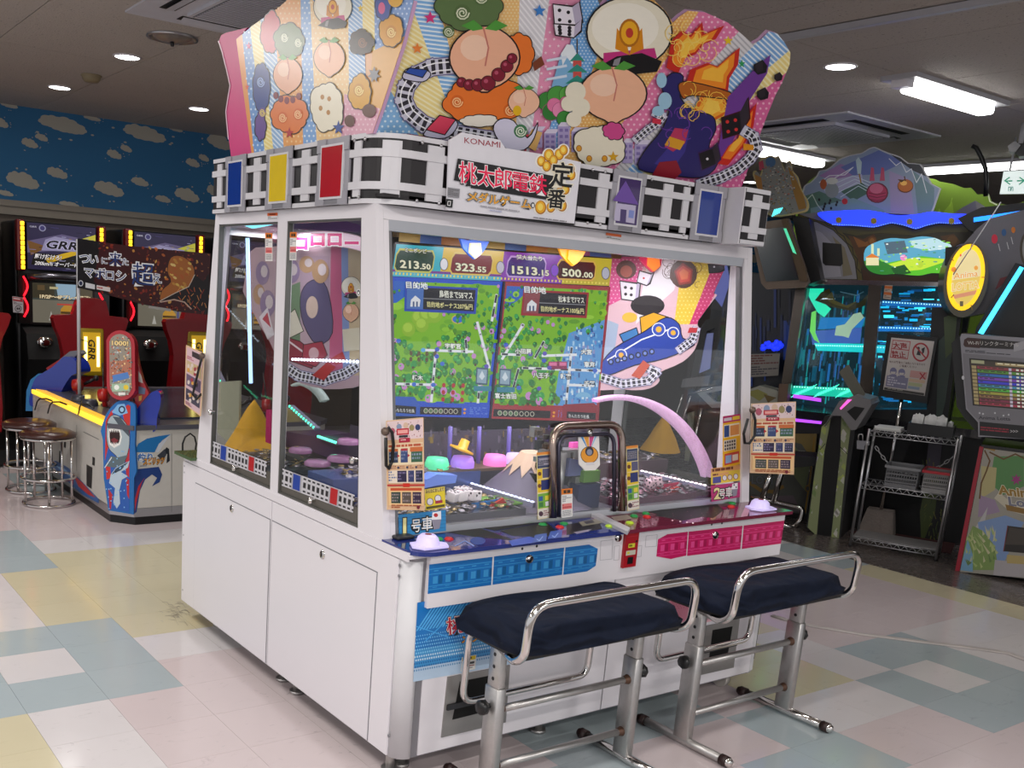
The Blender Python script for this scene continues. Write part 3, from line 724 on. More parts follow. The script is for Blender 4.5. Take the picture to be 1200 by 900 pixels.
# side frames: outline minus two windows, built of bars
def side_frame(x, sgn, label=None):
    b = MB(); t = .028 * sgn
    def pl(P, name='side_frame'): b.prism([(x, y, z) for y, z in P], (t, 0, 0))
    W1 = (.235, .785); W0 = (-.42, .165)
    zb, zt = .792, 1.803
    pl([(yf(zb), zb), (-.432, zb), (-.352, zt), (yf(zt), zt)])                                   # front post
    pl([(.165, zb), (.228, zb), (.238, zt), (.163, zt)])                                           # mullion
    pl([(.818, zb), (yb(zb), zb), (yb(zt), zt), (.772, zt)])                                       # rear post
    pl([(yf(zt), zt), (yb(zt), zt), (yb(ZT), ZT), (yf(ZT), ZT)])                                   # head
    pl([(yf(.775), .775), (yb(.775), .775), (yb(.792), .792), (yf(.792), .792)])
    return b.build('side_frame', WHITE, G)
side_frame(X0, 1); side_frame(X1, -1)
def side_window(x, sgn, y0b, y1b, y0t, y1t):
    s = sgn; w = MB()
    P = [(y0b, .794), (y1b, .794), (y1t, 1.802), (y0t, 1.802)]
    pane = MB().prism([(x + s * .012, y, z) for y, z in P], (s * .004, 0, 0)).build('window_pane', GLASS, G)
    e = .012
    fr = MB()
    for (a, b_) in zip(P, P[1:] + P[:1]): fr.bar((x + s * .012, *a), (x + s * .012, *b_), e, .02, (1, 0, 0))
    fr.build('window_gasket', M('gasket_grey', '#6a6a66', .35, .6), pane)
    MB().prism([(x + s * .009, y, z) for y, z in ((y0b, .794), (y1b, .794), (y1b, .858), (y0b, .858))], (s * .002, 0, 0)).build('lower_band', M('smoked_band', '#55524c', .25), pane)
    return pane
wr_, wf_ = side_window(X0, 1, .228, .818, .238, .772), side_window(X0, 1, -.432, .160, -.352, .165)
side_window(X1, -1, .228, .818, .238, .772); side_window(X1, -1, -.432, .160, -.352, .165)
fnW = pX(X0 + .009)
def window_track(q, pane):            # printed railway strip at the foot of a window
    p = Print(fnW, h=.0012)
    p.poly(q, '#1c1c20')
    for v0, v1 in ((0, .09), (.2, .34), (.66, .8), (.91, 1)): p.quad(q, 0, v0, 1, v1, '#c8c6cc', False)
    p.up()
    n = 16
    for i in range(n):
        u = (i + .28) / n; p.quad(q, u, .05, u + .4 / n, .95, '#c2c0c6', False)
    p.up()
    for u, c in ((.20, '#123c9a'), (.72, '#b20d16')): p.quad(q, u - .07, 0, u + .07, 1, '#a8a6ae'); p.quad(q, u - .05, .06, u + .05, .94, c)
    p.build('railway_strip', pane)
window_track([(250, 517), (313, 541), (312, 560), (249, 535)], wr_)
window_track([(331.5, 549), (416, 580), (414, 601), (330.5, 569)], wf_)
def window_knob(px, py, pane):
    q = fnW(px, py, .0); MB().lathe([(.008, 0), (.008, .012), (.013, .016), (.012, .024), (0, .028)], q, 14, axis=(-1, 0, 0)).build('window_knob', CHROME, pane)
window_knob(279, 548, wr_); window_knob(369, 586, wf_); window_knob(251, 483, wr_); window_knob(418, 539, wf_)
for px, py, pane in ((302, 500, wr_),): pass
def caution(q, pane, fn, h=.0025):
    p = Print(fn, h=h); p.poly(q, '#e6e4e0'); p.quad(q, 0, 0, 1, .2, '#e07a1c').quad(q, .2, .05, .45, .16, '#3a2408').quad(q, .5, .05, .8, .16, '#3a2408')
    p.rows(q, .1, .25, .9, .48, 4, '#8a8a90', seed=3); p.quad(q, .06, .52, .94, .72, '#e07a78'); p.rows(q, .1, .55, .9, .7, 2, '#b03038', seed=4); p.rows(q, .1, .76, .9, .97, 4, '#8a8a90', seed=6)
    return p.build('caution_label', pane)
caution([(311.5, 273), (320, 273), (320, 306), (311.5, 306)], wr_, fnW); caution([(340.5, 272), (348.5, 272), (348, 305), (340, 305)], wf_, fnW)
p = Print(pX(X0 - .001)); q = [(313.5, 249.8), (325.5, 249.2), (325.5, 257.5), (313.5, 258)]; p.poly(q, '#dcdadc'); p.quad(q, 0, 0, 1, .42, '#d8601c').quad(q, .2, .1, .8, .3, '#7a2c08').rows(q, .05, .5, .95, .95, 2, '#777', seed=2); p.build('caution_label', G)
p = Print(fnW, h=.003); p.disc(421, 343, 2.6, 4.2, '#e8e8e8').disc(421, 343, 1.8, 3.2, '#222').disc(421, 343.5, 1.0, 1.8, '#e8e8e8'); p.build('round_sticker', wf_)

# front and rear frames with their big panes
def glass_front(fy, sgn):
    b = MB(); zs = (.792, 1.845)
    def pt(x, z, d=0): return (x, fy(z) + d * sgn, z)
    for xa, xb in ((X0 + .0285, X0 + .048), (X1 - .05, X1 - .0285)):
        MB().prism([pt(xa, .775), pt(xb, .775), pt(xb, 1.799), pt(xa, 1.799)], (0, .05 * sgn, .0)).build('front_post', WHITE, G)
    MB().prism([pt(X0 + .0285, 1.800), pt(X1 - .0285, 1.800), pt(X1 - .0285, ZT), pt(X0 + .0285, ZT)], (0, .06 * sgn, 0)).build('head_rail', WHITE, G)
    MB().prism([pt(X0 + .048, 1.766, .008), pt(X1 - .05, 1.766, .008), pt(X1 - .05, 1.800, .002), pt(X0 + .048, 1.800, .002)], (0, .03 * sgn, 0)).build('head_trim', SATIN, G)
    s = MB()
    s.prism([pt(X0 + .048, .79, .01), pt(X0 + .066, .79, .01), pt(X0 + .066, 1.77, .01), pt(X0 + .048, 1.77, .01)], (0, .02 * sgn, 0))
    s.build('glazing_bead', M('bead_grey', '#7d7d80', .3, .8), G); s = MB()
    s.prism([pt(X1 - .066, .79, .01), pt(X1 - .05, .79, .01), pt(X1 - .05, 1.77, .01), pt(X1 - .066, 1.77, .01)], (0, .02 * sgn, 0))
    s.build('glazing_bead', M('bead_grey', '#7d7d80', .3, .8), G)
    MB().prism([pt(X0 + .05, .785, .012), pt(X1 - .05, .785, .012), pt(X1 - .05, .815, .012), pt(X0 + .05, .815, .012)], (0, .02 * sgn, 0)).build('sill_rail', SATIN, G)
    return MB().prism([pt(X0 + .05, .8, .016), pt(X1 - .05, .8, .016), pt(X1 - .05, 1.78, .016), pt(X0 + .05, 1.78, .016)], (0, .005 * sgn, 0)).build('front_pane' if sgn > 0 else 'rear_pane', GLASS, G)
gpane = glass_front(yf, 1); glass_front(yb, -1)
MB().box((X0 + .02, yf(ZT) + .02, 1.812), (X1 - .02, yb(ZT) - .02, 1.845)).build('canopy_board', M('canopy_purple', '#5a4562', .6), G)

# ---- railway fascia round the top
FXS, FYF, FR = .900, -.470, .115
FZ0, FZ1 = 1.845, 2.056
ya = .800; L1 = ya - (FYF + FR); L2 = FR * PI / 2; XE = 2.53; L3 = XE - (FXS + FR)
def fpath(s, h=0.0):
    if s <= L1: return Vector((FXS - h, ya - s, 0))
    if s <= L1 + L2:
        a = PI + (s - L1) / FR; return Vector((FXS + FR + (FR + h) * math.cos(a), FYF + FR + (FR + h) * math.sin(a), 0))
    return Vector((FXS + FR + (s - L1 - L2), FYF - h, 0))
def s_side(px, py=220): return ya - oX(px, py, FXS).y
def s_front(px, py=230): return L1 + L2 + oY(px, py, FYF).x - (FXS + FR)
def fband(b, s0, s1, z0, z1, h0, h1, m=0):
    cuts = [s0] + [s for s in [L1 + L2 * i / 8 for i in range(9)] if s0 < s < s1] + [s1]
    for a, c in zip(cuts, cuts[1:]):
        P = [fpath(a, h0), fpath(c, h0), fpath(c, h1), fpath(a, h1)]
        b.prism([(p.x, p.y, z0) for p in P], (0, 0, z1 - z0), m)
    return b
fas = fband(MB(), 0, L1 + L2 + L3, FZ0, FZ1, -.012, 0).build('fascia_backing', DARKBACK, G)
FW, FG = M('fascia_white', '#cfcdd2', .35), M('fascia_frame_grey', '#9a98a0', .35)
H = FZ1 - FZ0
def rails(s0, s1):
    for z0, z1, nm in ((0, .07, 'border_strip'), (.205, .315, 'rail'), (.67, .78, 'rail'), (.93, 1.0, 'border_strip')):
        fband(MB(), s0, s1, FZ0 + z0 * H, FZ0 + z1 * H, 0.0, .009 if nm == 'rail' else .005).build(nm, FW, fas)
def tie(s0, s1): fband(MB(), s0, s1, FZ0 + .10 * H, FZ0 + .90 * H, 0, .006).build('tie', FW, fas)
def square(s0, s1, col, name='colour_square'):
    w = s1 - s0; q = MB()
    for z0, z1 in ((.0, .2), (.8, 1.0)):
        for u0, u1 in ((0, .28), (.72, 1)): fband(q, s0 + w * u0, s0 + w * u1, FZ0 + z0 * H, FZ0 + z1 * H, .0, .012)
    fband(q, s0, s1, FZ0 + .001, FZ0 + .999 * H, -.002, .0075)
    f = q.build('square_frame', FG, fas)
    fband(MB(), s0 + w * .14, s1 - w * .14, FZ0 + .09 * H, FZ0 + .91 * H, 0, .013).build('white_surround', FW, f)
    fband(MB(), s0 + w * .18, s1 - w * .18, FZ0 + .125 * H, FZ0 + .875 * H, 0, .0145).build(name, M('square_' + col, col, .22, coat=.5), f)
    fband(MB(), s0 + w * .25, s1 - w * .25, FZ0 + .02 * H, FZ0 + .075 * H, 0, .009).build('grey_tab', GREYP, f)
BLUE_S, YEL_S, RED_S = '#0d2f86', '#e0c012', '#b00a14'
sd = s_side
for a, c in ((250.5, 266.5), (290.5, 314), (344.5, 373)):
    rails(max(0.004, sd(a)), sd(c)); m_ = (sd(a) * .5 + sd(c) * .5); w = (sd(c) - sd(a)); tie(m_ - w * .16, m_ + w * .16)
square(sd(266.7), sd(290.3), BLUE_S); square(sd(314.2), sd(344.3), YEL_S); square(sd(373.2), sd(410), RED_S)
SF = s_front
sA = sd(410.5); rails(sA, SF(528))
for c in (.17, .40, .66): pass
sB = SF(527)
for t0, t1 in ((.06, .16), (.36, .51), (.75, .91)): tie(sA + (sB - sA) * t0, sA + (sB - sA) * t1)
rails(SF(676), SF(714)); tie(SF(699), SF(711))
square(SF(714.3), SF(753), '#3a1f5c')
rails(SF(753.5), SF(811)); tie(SF(776), SF(787)); tie(SF(800), SF(807))
square(SF(811.5), SF(849), BLUE_S)
p = Print(plane((0, FYF - .0145, 0), Y_), h=.0012)
p.poly([(718, 235), (733, 212), (748, 240)], '#6b4aa0').poly([(722, 238), (745, 241), (743, 262), (719, 258)], '#b8b0cc').poly([(727, 245), (734, 246), (733, 261), (726, 260)], '#4a3a6c').poly([(737, 246), (743, 247), (742, 256), (736, 255)], '#7c8ac8')
p.build('house_print', fas)
b = MB()
for px, py in ((417, 164), (434, 161), (494, 161), (516, 166), (413, 234), (429, 232), (487, 236), (513, 239)):
    q = oY(px, py, FYF - .006) if px > 437 else None
    s = SF(px, py) if px > 480 else sA + (sB - sA) * ((px - 410) / 117.0)
    z = FZ1 - .018 if py < 200 else FZ0 + .018
    v = fpath(s, .006); v.z = z; b.ball(v, .006, 0, 8, 5)
for px in (690, 705, 760, 805):
    for z in (FZ1 - .015, FZ0 + .015): v = fpath(SF(px), .006); v.z = z; b.ball(v, .006, 0, 8, 5)
b.build('fascia_screws', SATIN, fas, kind='stuff')
# end box that stands proud at the right
BX0, BX1, BY0 = 2.530, 2.690, -.555
eb = MB().box((BX0, BY0, 1.843), (BX1, -.40, 2.058)).build('fascia_end_box', FW, G)
fe = lambda u0, u1, v0, v1, h, m, n: MB().box((BX0 + .008 + (BX1 - BX0 - .012) * u0, BY0 - h, 1.846 + .209 * v0), (BX0 + .008 + (BX1 - BX0 - .012) * u1, BY0, 1.846 + .209 * v1)).build(n, m, eb)
fe(0, 1, 0, 1, .002, DARKBACK, 'end_track_backing')
fe(.3, .68, .1, .9, .005, FW, 'tie')
for v0, v1 in ((.205, .315), (.67, .78)): fe(0, 1, v0, v1, .008, FW, 'rail')
for v0, v1 in ((0, .07), (.93, 1)): fe(0, 1, v0, v1, .005, FW, 'border_strip')
MB().box((FXS + .02, FYF + .0, FZ0 + .02), (BX1, yb(ZT) - .05, FZ0 + .03)).build('fascia_floor', DARKBACK, G)
MB().box((FXS + .01, ya, FZ0), (BX1, ya + .012, FZ1)).build('rear_fascia', DARKBACK, G)

# ---- name plate on the fascia
fnS = plane((0, FYF - .022, 0), Y_)
SP = [(527, 164), (541.5, 155), (586, 164), (592, 173.5), (650, 183), (681, 190), (673, 262), (524, 246)]
plate = MB().slab(fnS, SP, .008).build('name_plate', M('plate_white', '#dddbe2', .3), G)
p = Print(fnS, h=.0008)
ex_, ey_ = (1, .16), (.02, -1)
p.text('KONAMI', 544, 167.5, 9.6, '#9c1030', .0, e1=(1, .135), e2=ey_, w=42)
for x, y, r in ((634, 189, 5), (643, 182, 6), (655, 181, 5.5), (660, 176, 5), (668, 198, 5), (669, 205, 5), (662, 222, 5), (655, 226, 5), (633, 243, 6.5), (645, 243, 5), (658, 241, 5.5), (648, 188, 5), (640, 195, 5), (652, 210, 9), (650, 200, 9), (648, 232, 7)):
    p.disc(x, y, r + 2, r + 2.6, '#f4f0e4')
for x, y, r in ((634, 189, 5), (643, 182, 6), (655, 181, 5.5), (660, 176, 5), (668, 198, 5), (669, 205, 5), (662, 222, 5), (655, 226, 5), (633, 243, 6.5), (645, 243, 5), (658, 241, 5.5), (648, 188, 5), (640, 195, 5)):
    p.disc(x, y, r, r * 1.25, '#a8650c'); p.disc(x - .3, y - .3, r * .85, r * 1.08, '#e8a818'); p.disc(x - .5, y - .5, r * .5, r * .68, '#f6d860')
TX = '桃太郎電鉄'
p.h += .0004
p.line([(541, 200), (640, 218)], 26, '#0d0b0e'); p.line([(556, 214), (640, 227)], 14, '#0d0b0e')
for bold, c in ((.08, '#0d0b0e'), (.042, '#f6f2f4'), (.009, '#ee1450')):
    for i, ch in enumerate(TX):
        s = (22.5, 21.5, 21, 20.5, 20.5)[i]; p.text(ch, 537 + i * 20.6 + (0, 1, .6, .3, 0)[i], 211.5 + i * 3.05, s * 1.2, c, bold, e1=ex_, e2=ey_, w=20 if i == 1 else 20.2, up=False)
    p.up(2)
TX2 = 'メダルゲーム'
for bold, c in ((.09, '#15120e'), (.05, '#e9e4d6'), (.03, '#15120e'), (.012, '#efa514')):
    for i, ch in enumerate(TX2): p.text(ch, 547 + i * 12.6, 234.5 + i * 1.7, 12.5, c, bold, e1=(1, .13), e2=ey_, w=11.4 if ch != 'ー' else 10, up=False)
    p.up(2)
for bold, c in ((.055, '#f0e8d0'), (.02, '#0c0a08')):
    p.text('定', 644, 215, 25, c, bold, e1=(1, .1), e2=(.12, -1.2), w=25, up=False); p.text('番', 640, 241, 20, c, bold, e1=(1, .1), e2=(.12, -1.2), w=20, up=False); p.up(2)
p.disc(623.5, 240.5, 2.2, 3.4, '#15120e').disc(623.5, 240.8, 1.3, 2.3, '#f0f0f0')
gq = [(523.5, 219.5), (538, 221.5), (537, 232), (523, 230)]; p.poly(gq, '#8b8a90').rows(gq, .08, .15, .92, .9, 4, '#5e5d62', seed=8)
p.poly([(522, 233), (530, 234), (529, 243.5), (521, 242.5)], '#0a0a0c'); p.line([(524, 236), (527, 236), (526.5, 241), (523.5, 240.5)], .7, '#e8e8e8', closed=True)
p.rows([(562, 240.5), (608, 247), (607.5, 249.5), (561.5, 243)], 0, 0, 1, 1, 1, '#a8a6ae', fill=.6, seed=5); p.rows([(573, 245.5), (598, 249), (597.5, 251), (572.5, 247.5)], 0, 0, 1, 1, 1, '#b4b6d4', fill=.7, seed=9); p.rows([(624, 254), (663, 259), (662.8, 261), (623.8, 256)], 0, 0, 1, 1, 1, '#8a888e', fill=.7, seed=12)
p.build('name_plate_print', plate)
p = Print(pY(yf(1.83) - .0015)); q = [(710, 272.5), (728, 275), (728, 282), (710, 279.5)]; p.poly(q, '#dcdadc'); p.quad(q, 0, 0, 1, .45, '#d8601c').rows(q, .05, .55, .95, .95, 2, '#777', seed=2); p.build('caution_label', G)

# ---- topper boards (the game's cartoon figures are left out: plain fruit, cap, dice, flames and rails in their colours)
OUT = '#1c1416'
def peach(p, x, y, s, sx=1.0, col='#edb193', hi='#f6cdb2'):
    P = [(x + sx * s * (math.cos(a) * (1 + .06 * math.cos(2 * a))), y + s * (.95 * math.sin(a) + (.10 if abs(math.cos(a)) < .3 and math.sin(a) > 0 else 0))) for a in [2 * PI * i / 30 for i in range(30)]]
    Q = [(x + (a - x) * 1.05, y + (b_ - y) * 1.05) for a, b_ in P]
    p.poly(Q, OUT).poly(P, col); p.disc(x - sx * s * .3, y - s * .3, s * .45 * sx, s * .4, hi)
    for k in (-1, 1): p.poly([(x, y - s * .88), (x + k * s * .34 * sx, y - s * 1.16), (x + k * s * .72 * sx, y - s * .98), (x + k * s * .36 * sx, y - s * .82)], '#4f9a3c')
    p.line([(x - sx * s * .04, y - s * .92), (x + sx * s * .12, y - s * .3), (x + sx * s * .02, y + s * .25)], s * .05, '#c9776a')
def cap(p, x, y, s, sx=1.0):
    p.disc(x, y, s * 1.04 * sx, s * .86, OUT, 30); p.disc(x, y, s * sx, s * .82, '#e9e2cc', 30); p.disc(x - .1 * s * sx, y - .1 * s, s * .8 * sx, s * .6, '#f4efe0', 26)
    p.poly([(x - .62 * s * sx, y + .50 * s), (x + .60 * s * sx, y + .38 * s), (x + .66 * s * sx, y + .62 * s), (x - .62 * s * sx, y + .80 * s)], '#c2307c')
    p.poly([(x - .80 * s * sx, y + .86 * s), (x - .3 * s * sx, y + .58 * s), (x + .3 * s * sx, y + .50 * s), (x + .78 * s * sx, y + .70 * s), (x + .66 * s * sx, y + .95 * s), (x, y + 1.02 * s)], '#121014')
    p.poly([(x - .36 * s * sx, y + .66 * s), (x - .2 * s * sx, y + .6 * s), (x - .28 * s * sx, y + .9 * s), (x - .42 * s * sx, y + .88 * s)], '#8c8a90')
    for k in (-1, 1): p.poly([(x, y + .55 * s), (x + k * .34 * s * sx, y + .40 * s), (x + k * .30 * s * sx, y - .10 * s), (x + k * .08 * s * sx, y + .2 * s)], '#d98a12')
    p.disc(x, y + .02 * s, .25 * s * sx, .34 * s, '#b56c0c'); p.disc(x, y + .02 * s, .2 * s * sx, .28 * s, '#f0ae20'); p.disc(x, y + .02 * s, .09 * s * sx, .12 * s, '#c0392b')
def swirl(p, x, y, s, col, sx=1.0, bg='#50693c'):
    p.disc(x, y, s * sx, s, bg)
    pts = [(x + sx * s * .8 * (1 - t / 26) * math.cos(t * .62), y + s * .8 * (1 - t / 26) * math.sin(t * .62)) for t in range(22)]; p.line(pts, s * .16, col)
def flame(p, pts, c1, c2, c3):
    cx, cy = sum(a for a, _ in pts) / len(pts), sum(b_ for _, b_ in pts) / len(pts)
    for k, c in ((1, c1), (.78, c2), (.5, c3)): p.poly([(cx + (a - cx) * k, cy + (b_ - cy) * k) for a, b_ in pts], c)
def curls(p, x, y, s, n, col, sd_=1):
    r = random.Random(sd_)
    for i in range(n):
        a0 = r.uniform(0, 6); ox, oy = x + r.uniform(-s, s), y + r.uniform(-s, s) * .8; R = r.uniform(.12, .3) * s
        p.line([(ox + R * math.cos(a0 + t * .5) * (1 + t * .12), oy + R * math.sin(a0 + t * .5) * (1 + t * .12)) for t in range(8)], s * .035, col, False)
    p.up()
def die(p, q, pips, body='#e9e4ee', pip='#16121a', edge=OUT, side='#b7aec6', dx=9, dy=5):
    (a, b_, c, d_) = q
    p.poly([(a[0] - 1, a[1] - 1.5), (b_[0] + dx * .1, b_[1] - 2), (b_[0] + dx + 1.5, b_[1] - dy - 1), (c[0] + dx + 1.5, c[1] - dy + 2), (c[0], c[1] + 1.5), (d_[0] - 1.2, d_[1] + 1.5)], edge)
    p.poly([b_, (b_[0] + dx, b_[1] - dy), (c[0] + dx, c[1] - dy), c], side); p.poly(q, body)
    for u, v in pips: x, y = bil(q, u, v); p.disc(x, y, (b_[0] - a[0]) * .1, (b_[0] - a[0]) * .1, pip, 10)
def track(p, pts, w, n, base='#c9c8d8', tie_='#2c2a34', rail='#f2f2f6', sx=1.0):
    p.line(pts, w * 1.25, '#6a6490'); p.line(pts, w * 1.1, base)
    seg = [math.hypot(b_[0] - a[0], b_[1] - a[1]) for a, b_ in zip(pts, pts[1:])]; Lt = sum(seg); p.up()
    def at(s):
        for (a, b_), l in zip(zip(pts, pts[1:]), seg):
            if s <= l: return (a[0] + (b_[0] - a[0]) * s / l, a[1] + (b_[1] - a[1]) * s / l, (b_[0] - a[0]) / l, (b_[1] - a[1]) / l)
            s -= l
        a, b_ = pts[-2], pts[-1]; l = seg[-1]; return (b_[0], b_[1], (b_[0] - a[0]) / l, (b_[1] - a[1]) / l)
    for i in range(n):
        x, y, tx, ty = at(Lt * (i + .5) / n); h = Lt / n * .28
        p.poly([(x - tx * h - ty * w * .5, y - ty * h + tx * w * .5), (x + tx * h - ty * w * .5, y + ty * h + tx * w * .5), (x + tx * h + ty * w * .5, y + ty * h - tx * w * .5), (x - tx * h + ty * w * .5, y - ty * h - tx * w * .5)], tie_, False)
    for o_ in (-.27, .27):
        q = [at(Lt * i / 24) for i in range(25)]; p.line([(x - ty * w * o_, y + tx * w * o_) for x, y, tx, ty in q], w * .09, rail)
def puff(p, x, y, w, h, col, n=9, sd_=2):
    p.poly(lumps(x, y, w + 1.2, h + 1.2, n, sd_), OUT); p.poly(lumps(x, y, w, h, n, sd_), col)
def blob(p, pts, col, w=1.2):
    if len(pts) >= 6: pts = sm(pts, 3)
    p.poly(pts, col); p.line(pts, w, OUT, closed=True)

tp_p0 = Vector((.9, -.418, 2.055)); tp_n = Vector((0, 1, .541)).normalized()
fnT = plane(tp_p0, tp_n)
TF = [(437, 156), (447, 128), (472, 52), (485, 2), (487, -30), (520, -62), (560, -58), (600, -75), (640, -70), (668, -52), (690, -22), (703, 8), (714, -4), (735, -12), (756, -9), (767, 1), (779, 13), (787, 26), (796, 18), (805, 12), (825, 14), (852, 26), (870, 41), (881, 51), (890, 46), (900, 36),
      (910, 39), (918, 49), (925, 61), (924, 75), (916, 94), (907, 112), (898, 134), (890, 155), (878, 190), (866, 223.5), (812, 217), (750, 205), (681, 192.5), (600, 177), (526, 165), (480, 156.5)]
tb = MB().slab(fnT, TF, .012).build('topper_board', M('topper_edge', '#c9a0c4', .5), G)
p = Print(fnT, h=.0006)
cx0, cy0 = 600, 330
def band(a0, a1, col, pat=None, pcol=None, ang=0, st=None):
    st = st or TF
    q = [(cx0, cy0), (cx0 + 900 * math.cos(a0), cy0 - 900 * math.sin(a0)), (cx0 + 900 * math.cos(a1), cy0 - 900 * math.sin(a1))]
    R = clip(TF, q)
    if len(R) < 3: return
    p.poly(R, col)
    if pat == 'dots': p.dots(R, 7, 6, 1.5, pcol)
    if pat == 'fine': p.dots(R, 4.2, 3.6, 1.0, pcol)
    if pat == 'stripe': p.stripes(R, ang, 5, 2, pcol)
    if pat == 'star':
        xs = [q_[0] for q_ in R]; ys = [q_[1] for q_ in R]; y = min(ys) + 4; j = 0
        while y < max(ys):
            x = min(xs) + 4 + (5 if j % 2 else 0)
            while x < max(xs):
                if inside((x, y), R): p.star(x, y, 2.2, pcol)
                x += 10
            y += 8; j += 1
dg = math.radians
band(dg(115), dg(139), '#dc9fb6', 'dots', '#e8c0ce'); band(dg(128.5), dg(150), '#e7b46e', 'dots', '#f0cf9a')
p.poly(clip(TF, [(437, 156), (455, 100), (520, 165), (437, 170)]), '#dfa4b4')
band(dg(121), dg(133), '#86b6e2', 'dots', '#d8eaf8'); band(dg(109.5), dg(122.5), '#efdc92', 'stripe', '#f7eec2', .55)
band(dg(104.5), dg(110), '#7fb4e6', 'stripe', '#e4f0fa', .12); band(dg(88), dg(105), '#efc27c', 'fine', '#f7dfae')
band(dg(82), dg(88.5), '#d8d6dc', 'stripe', '#f2f0f4', .9); band(dg(76), dg(82.5), '#e896b8', 'star', '#f9dbe6'); band(dg(69), dg(76.5), '#6ea6de', 'fine', '#cfe2f6')
band(dg(55), dg(69.5), '#eab264', 'fine', '#f6dca4'); band(dg(47.5), dg(55.5), '#e27aa6', 'dots', '#f5c2d6'); band(dg(44), dg(48), '#dcd9dc', 'stripe', '#b4b2b8', .8)
band(dg(39.5), dg(44.5), '#7aa9dc', 'stripe', '#e2ecf6', .75); band(dg(37), dg(40), '#efd98a', 'stripe', '#f8edba', .8); band(dg(20), dg(37.5), '#d9669c', 'dots', '#f0b4cc')
p.star(503, 20, 8, '#d2347c'); p.star(488, 56, 7, '#e8843c'); p.star(631, 12, 8, '#3a80cc'); p.star(702 + 150, 47, 6, '#e8c41c'); p.star(868, 74, 5.5, '#2f9a5c', sx=.8)
# looping railway
track(p, [(528, 76), (505, 78), (486, 87), (475, 101), (472, 116), (479, 131), (495, 144), (515, 152), (540, 157), (575, 163), (600, 170)], 17, 26)
blob(p, [(471, 86), (478, 79), (500, 82), (503, 88), (494, 95), (473, 92)], '#c6c4dc'); blob(p, [(473, 84), (479, 78.5), (500, 81), (494, 90)], '#2c4fa8')
blob(p, [(497, 153), (514, 136), (534, 141), (532, 152), (520, 161), (498, 159)], '#c6c4dc'); blob(p, [(498, 151), (514, 134), (533, 139), (520, 157)], '#d8425e')
# mountain, pagoda, trees
p.poly([(643, 108), (656, 62), (663, 51), (670, 52), (678, 70), (690, 108)], '#7db2da').poly([(656, 62), (663, 51), (670, 52), (676, 66), (669, 74), (663, 66), (658, 76)], '#e8f0f6')
for y, w in ((66, 9), (79, 12), (92, 14)): p.poly([(675 - w, y + 5), (675, y - 5), (675 + w, y + 5)], '#2f8f7e').rect(670, y + 4, 680, y + 11, '#c8504a')
p.line([(675, 62), (675, 45)], 1.2, '#5a4a3c')
for y in (70, 80, 92): p.line([(640, y), (662, y - 4)], 3, '#d5e2f2')
for x, y, r, c in ((640, 118, 11, '#3c8a3a'), (652, 112, 12, '#4c9c42'), (664, 110, 10, '#5aa848'), (644, 130, 10, '#2f7a34'), (648, 122, 8, '#e07aa6'), (655, 128, 9, '#e88cb4'), (661, 118, 6, '#e88cb4'), (660, 138, 9, '#3c8a3a')):
    p.disc(x, y, r * 1.06, r * 1.06, '#2a4a28' if c[1] in '345' else '#a84a78'); p.disc(x, y, r, r, c)
for i, (x, y, w, h) in enumerate(((618, 162, 16, 20), (636, 166, 14, 22), (652, 160, 14, 26), (668, 165, 16, 24), (800, 168, 14, 30), (742, 180, 16, 24), (728, 178, 12, 24))):
    p.rect(x, y - h * .5, x + w, y + h * .5, '#a99cc8'); p.poly([(x, y - h * .5), (x + 4, y - h * .5 - 5), (x + w + 4, y - h * .5 - 5), (x + w, y - h * .5)], '#d8d0e6')
    for a in range(3):
        for c in range(2): p.rect(x + 2 + c * w * .45, y - h * .4 + a * h * .28, x + 2 + c * w * .45 + w * .28, y - h * .4 + a * h * .28 + h * .14, '#7c6ca8', False)
p.poly([(612, 168), (622, 150), (634, 154), (626, 176)], '#e0b26c'); p.poly([(600, 172), (606, 158), (618, 156), (615, 176)], '#c83c50')
# plain stand-ins: green swirl cloth, orange cloth, big fruit, beads, white cloud
puff(p, 548, 6, 40, 30, '#5b7446', 10, 4); swirl(p, 540, 14, 10, '#d6dcc0'); swirl(p, 562, -4, 9, '#d6dcc0'); swirl(p, 524, 36, 7, '#d6dcc0')
puff(p, 566, 116, 46, 28, '#e9762a', 11, 5); puff(p, 606, 62, 17, 24, '#e9762a', 8, 6); swirl(p, 534, 118, 8, '#f8c890', bg='#d8641c'); swirl(p, 596, 128, 8, '#f8c890', bg='#d8641c'); puff(p, 560, 140, 22, 7, '#ece6da', 8, 3)
peach(p, 566, 66, 38, 1.0, '#efb494')
for x, y, r in ((539, 95, 5.5), (548, 98, 6.3), (558, 98, 7), (570, 96, 8.3), (582, 86, 7.6), (592, 76, 7), (598, 67, 5.6)): p.disc(x, y, r + .8, r + .8, OUT); p.disc(x, y, r, r, '#7d1830'); p.disc(x - r * .3, y - r * .3, r * .3, r * .3, '#b8506a')
peach(p, 612, 118, 17, 1.0, '#f2bfa0'); p.disc(604, 128, 5, 6, '#e8b81c')
blob(p, [(576, 150), (584, 138), (600, 140), (616, 160), (628, 142), (624, 160), (612, 174), (590, 172)], '#d9d6ec'); swirl(p, 608, 152, 8, '#e8efdc', bg='#3f7a52')
p.poly([(622, 72), (632, 64), (636, 74), (624, 82)], '#7a3c22')
# white die
die(p, [(646, 4), (668, 7), (672, 29), (648, 27)], [(.3, .25), (.75, .3), (.25, .75), (.75, .78)], dx=8, dy=6)
die(p, [(647, 27), (671, 29), (670, 42), (649, 39)], [(.25, .2), (.25, .5), (.25, .8), (.75, .2), (.75, .5), (.75, .8)], dx=8, dy=8)
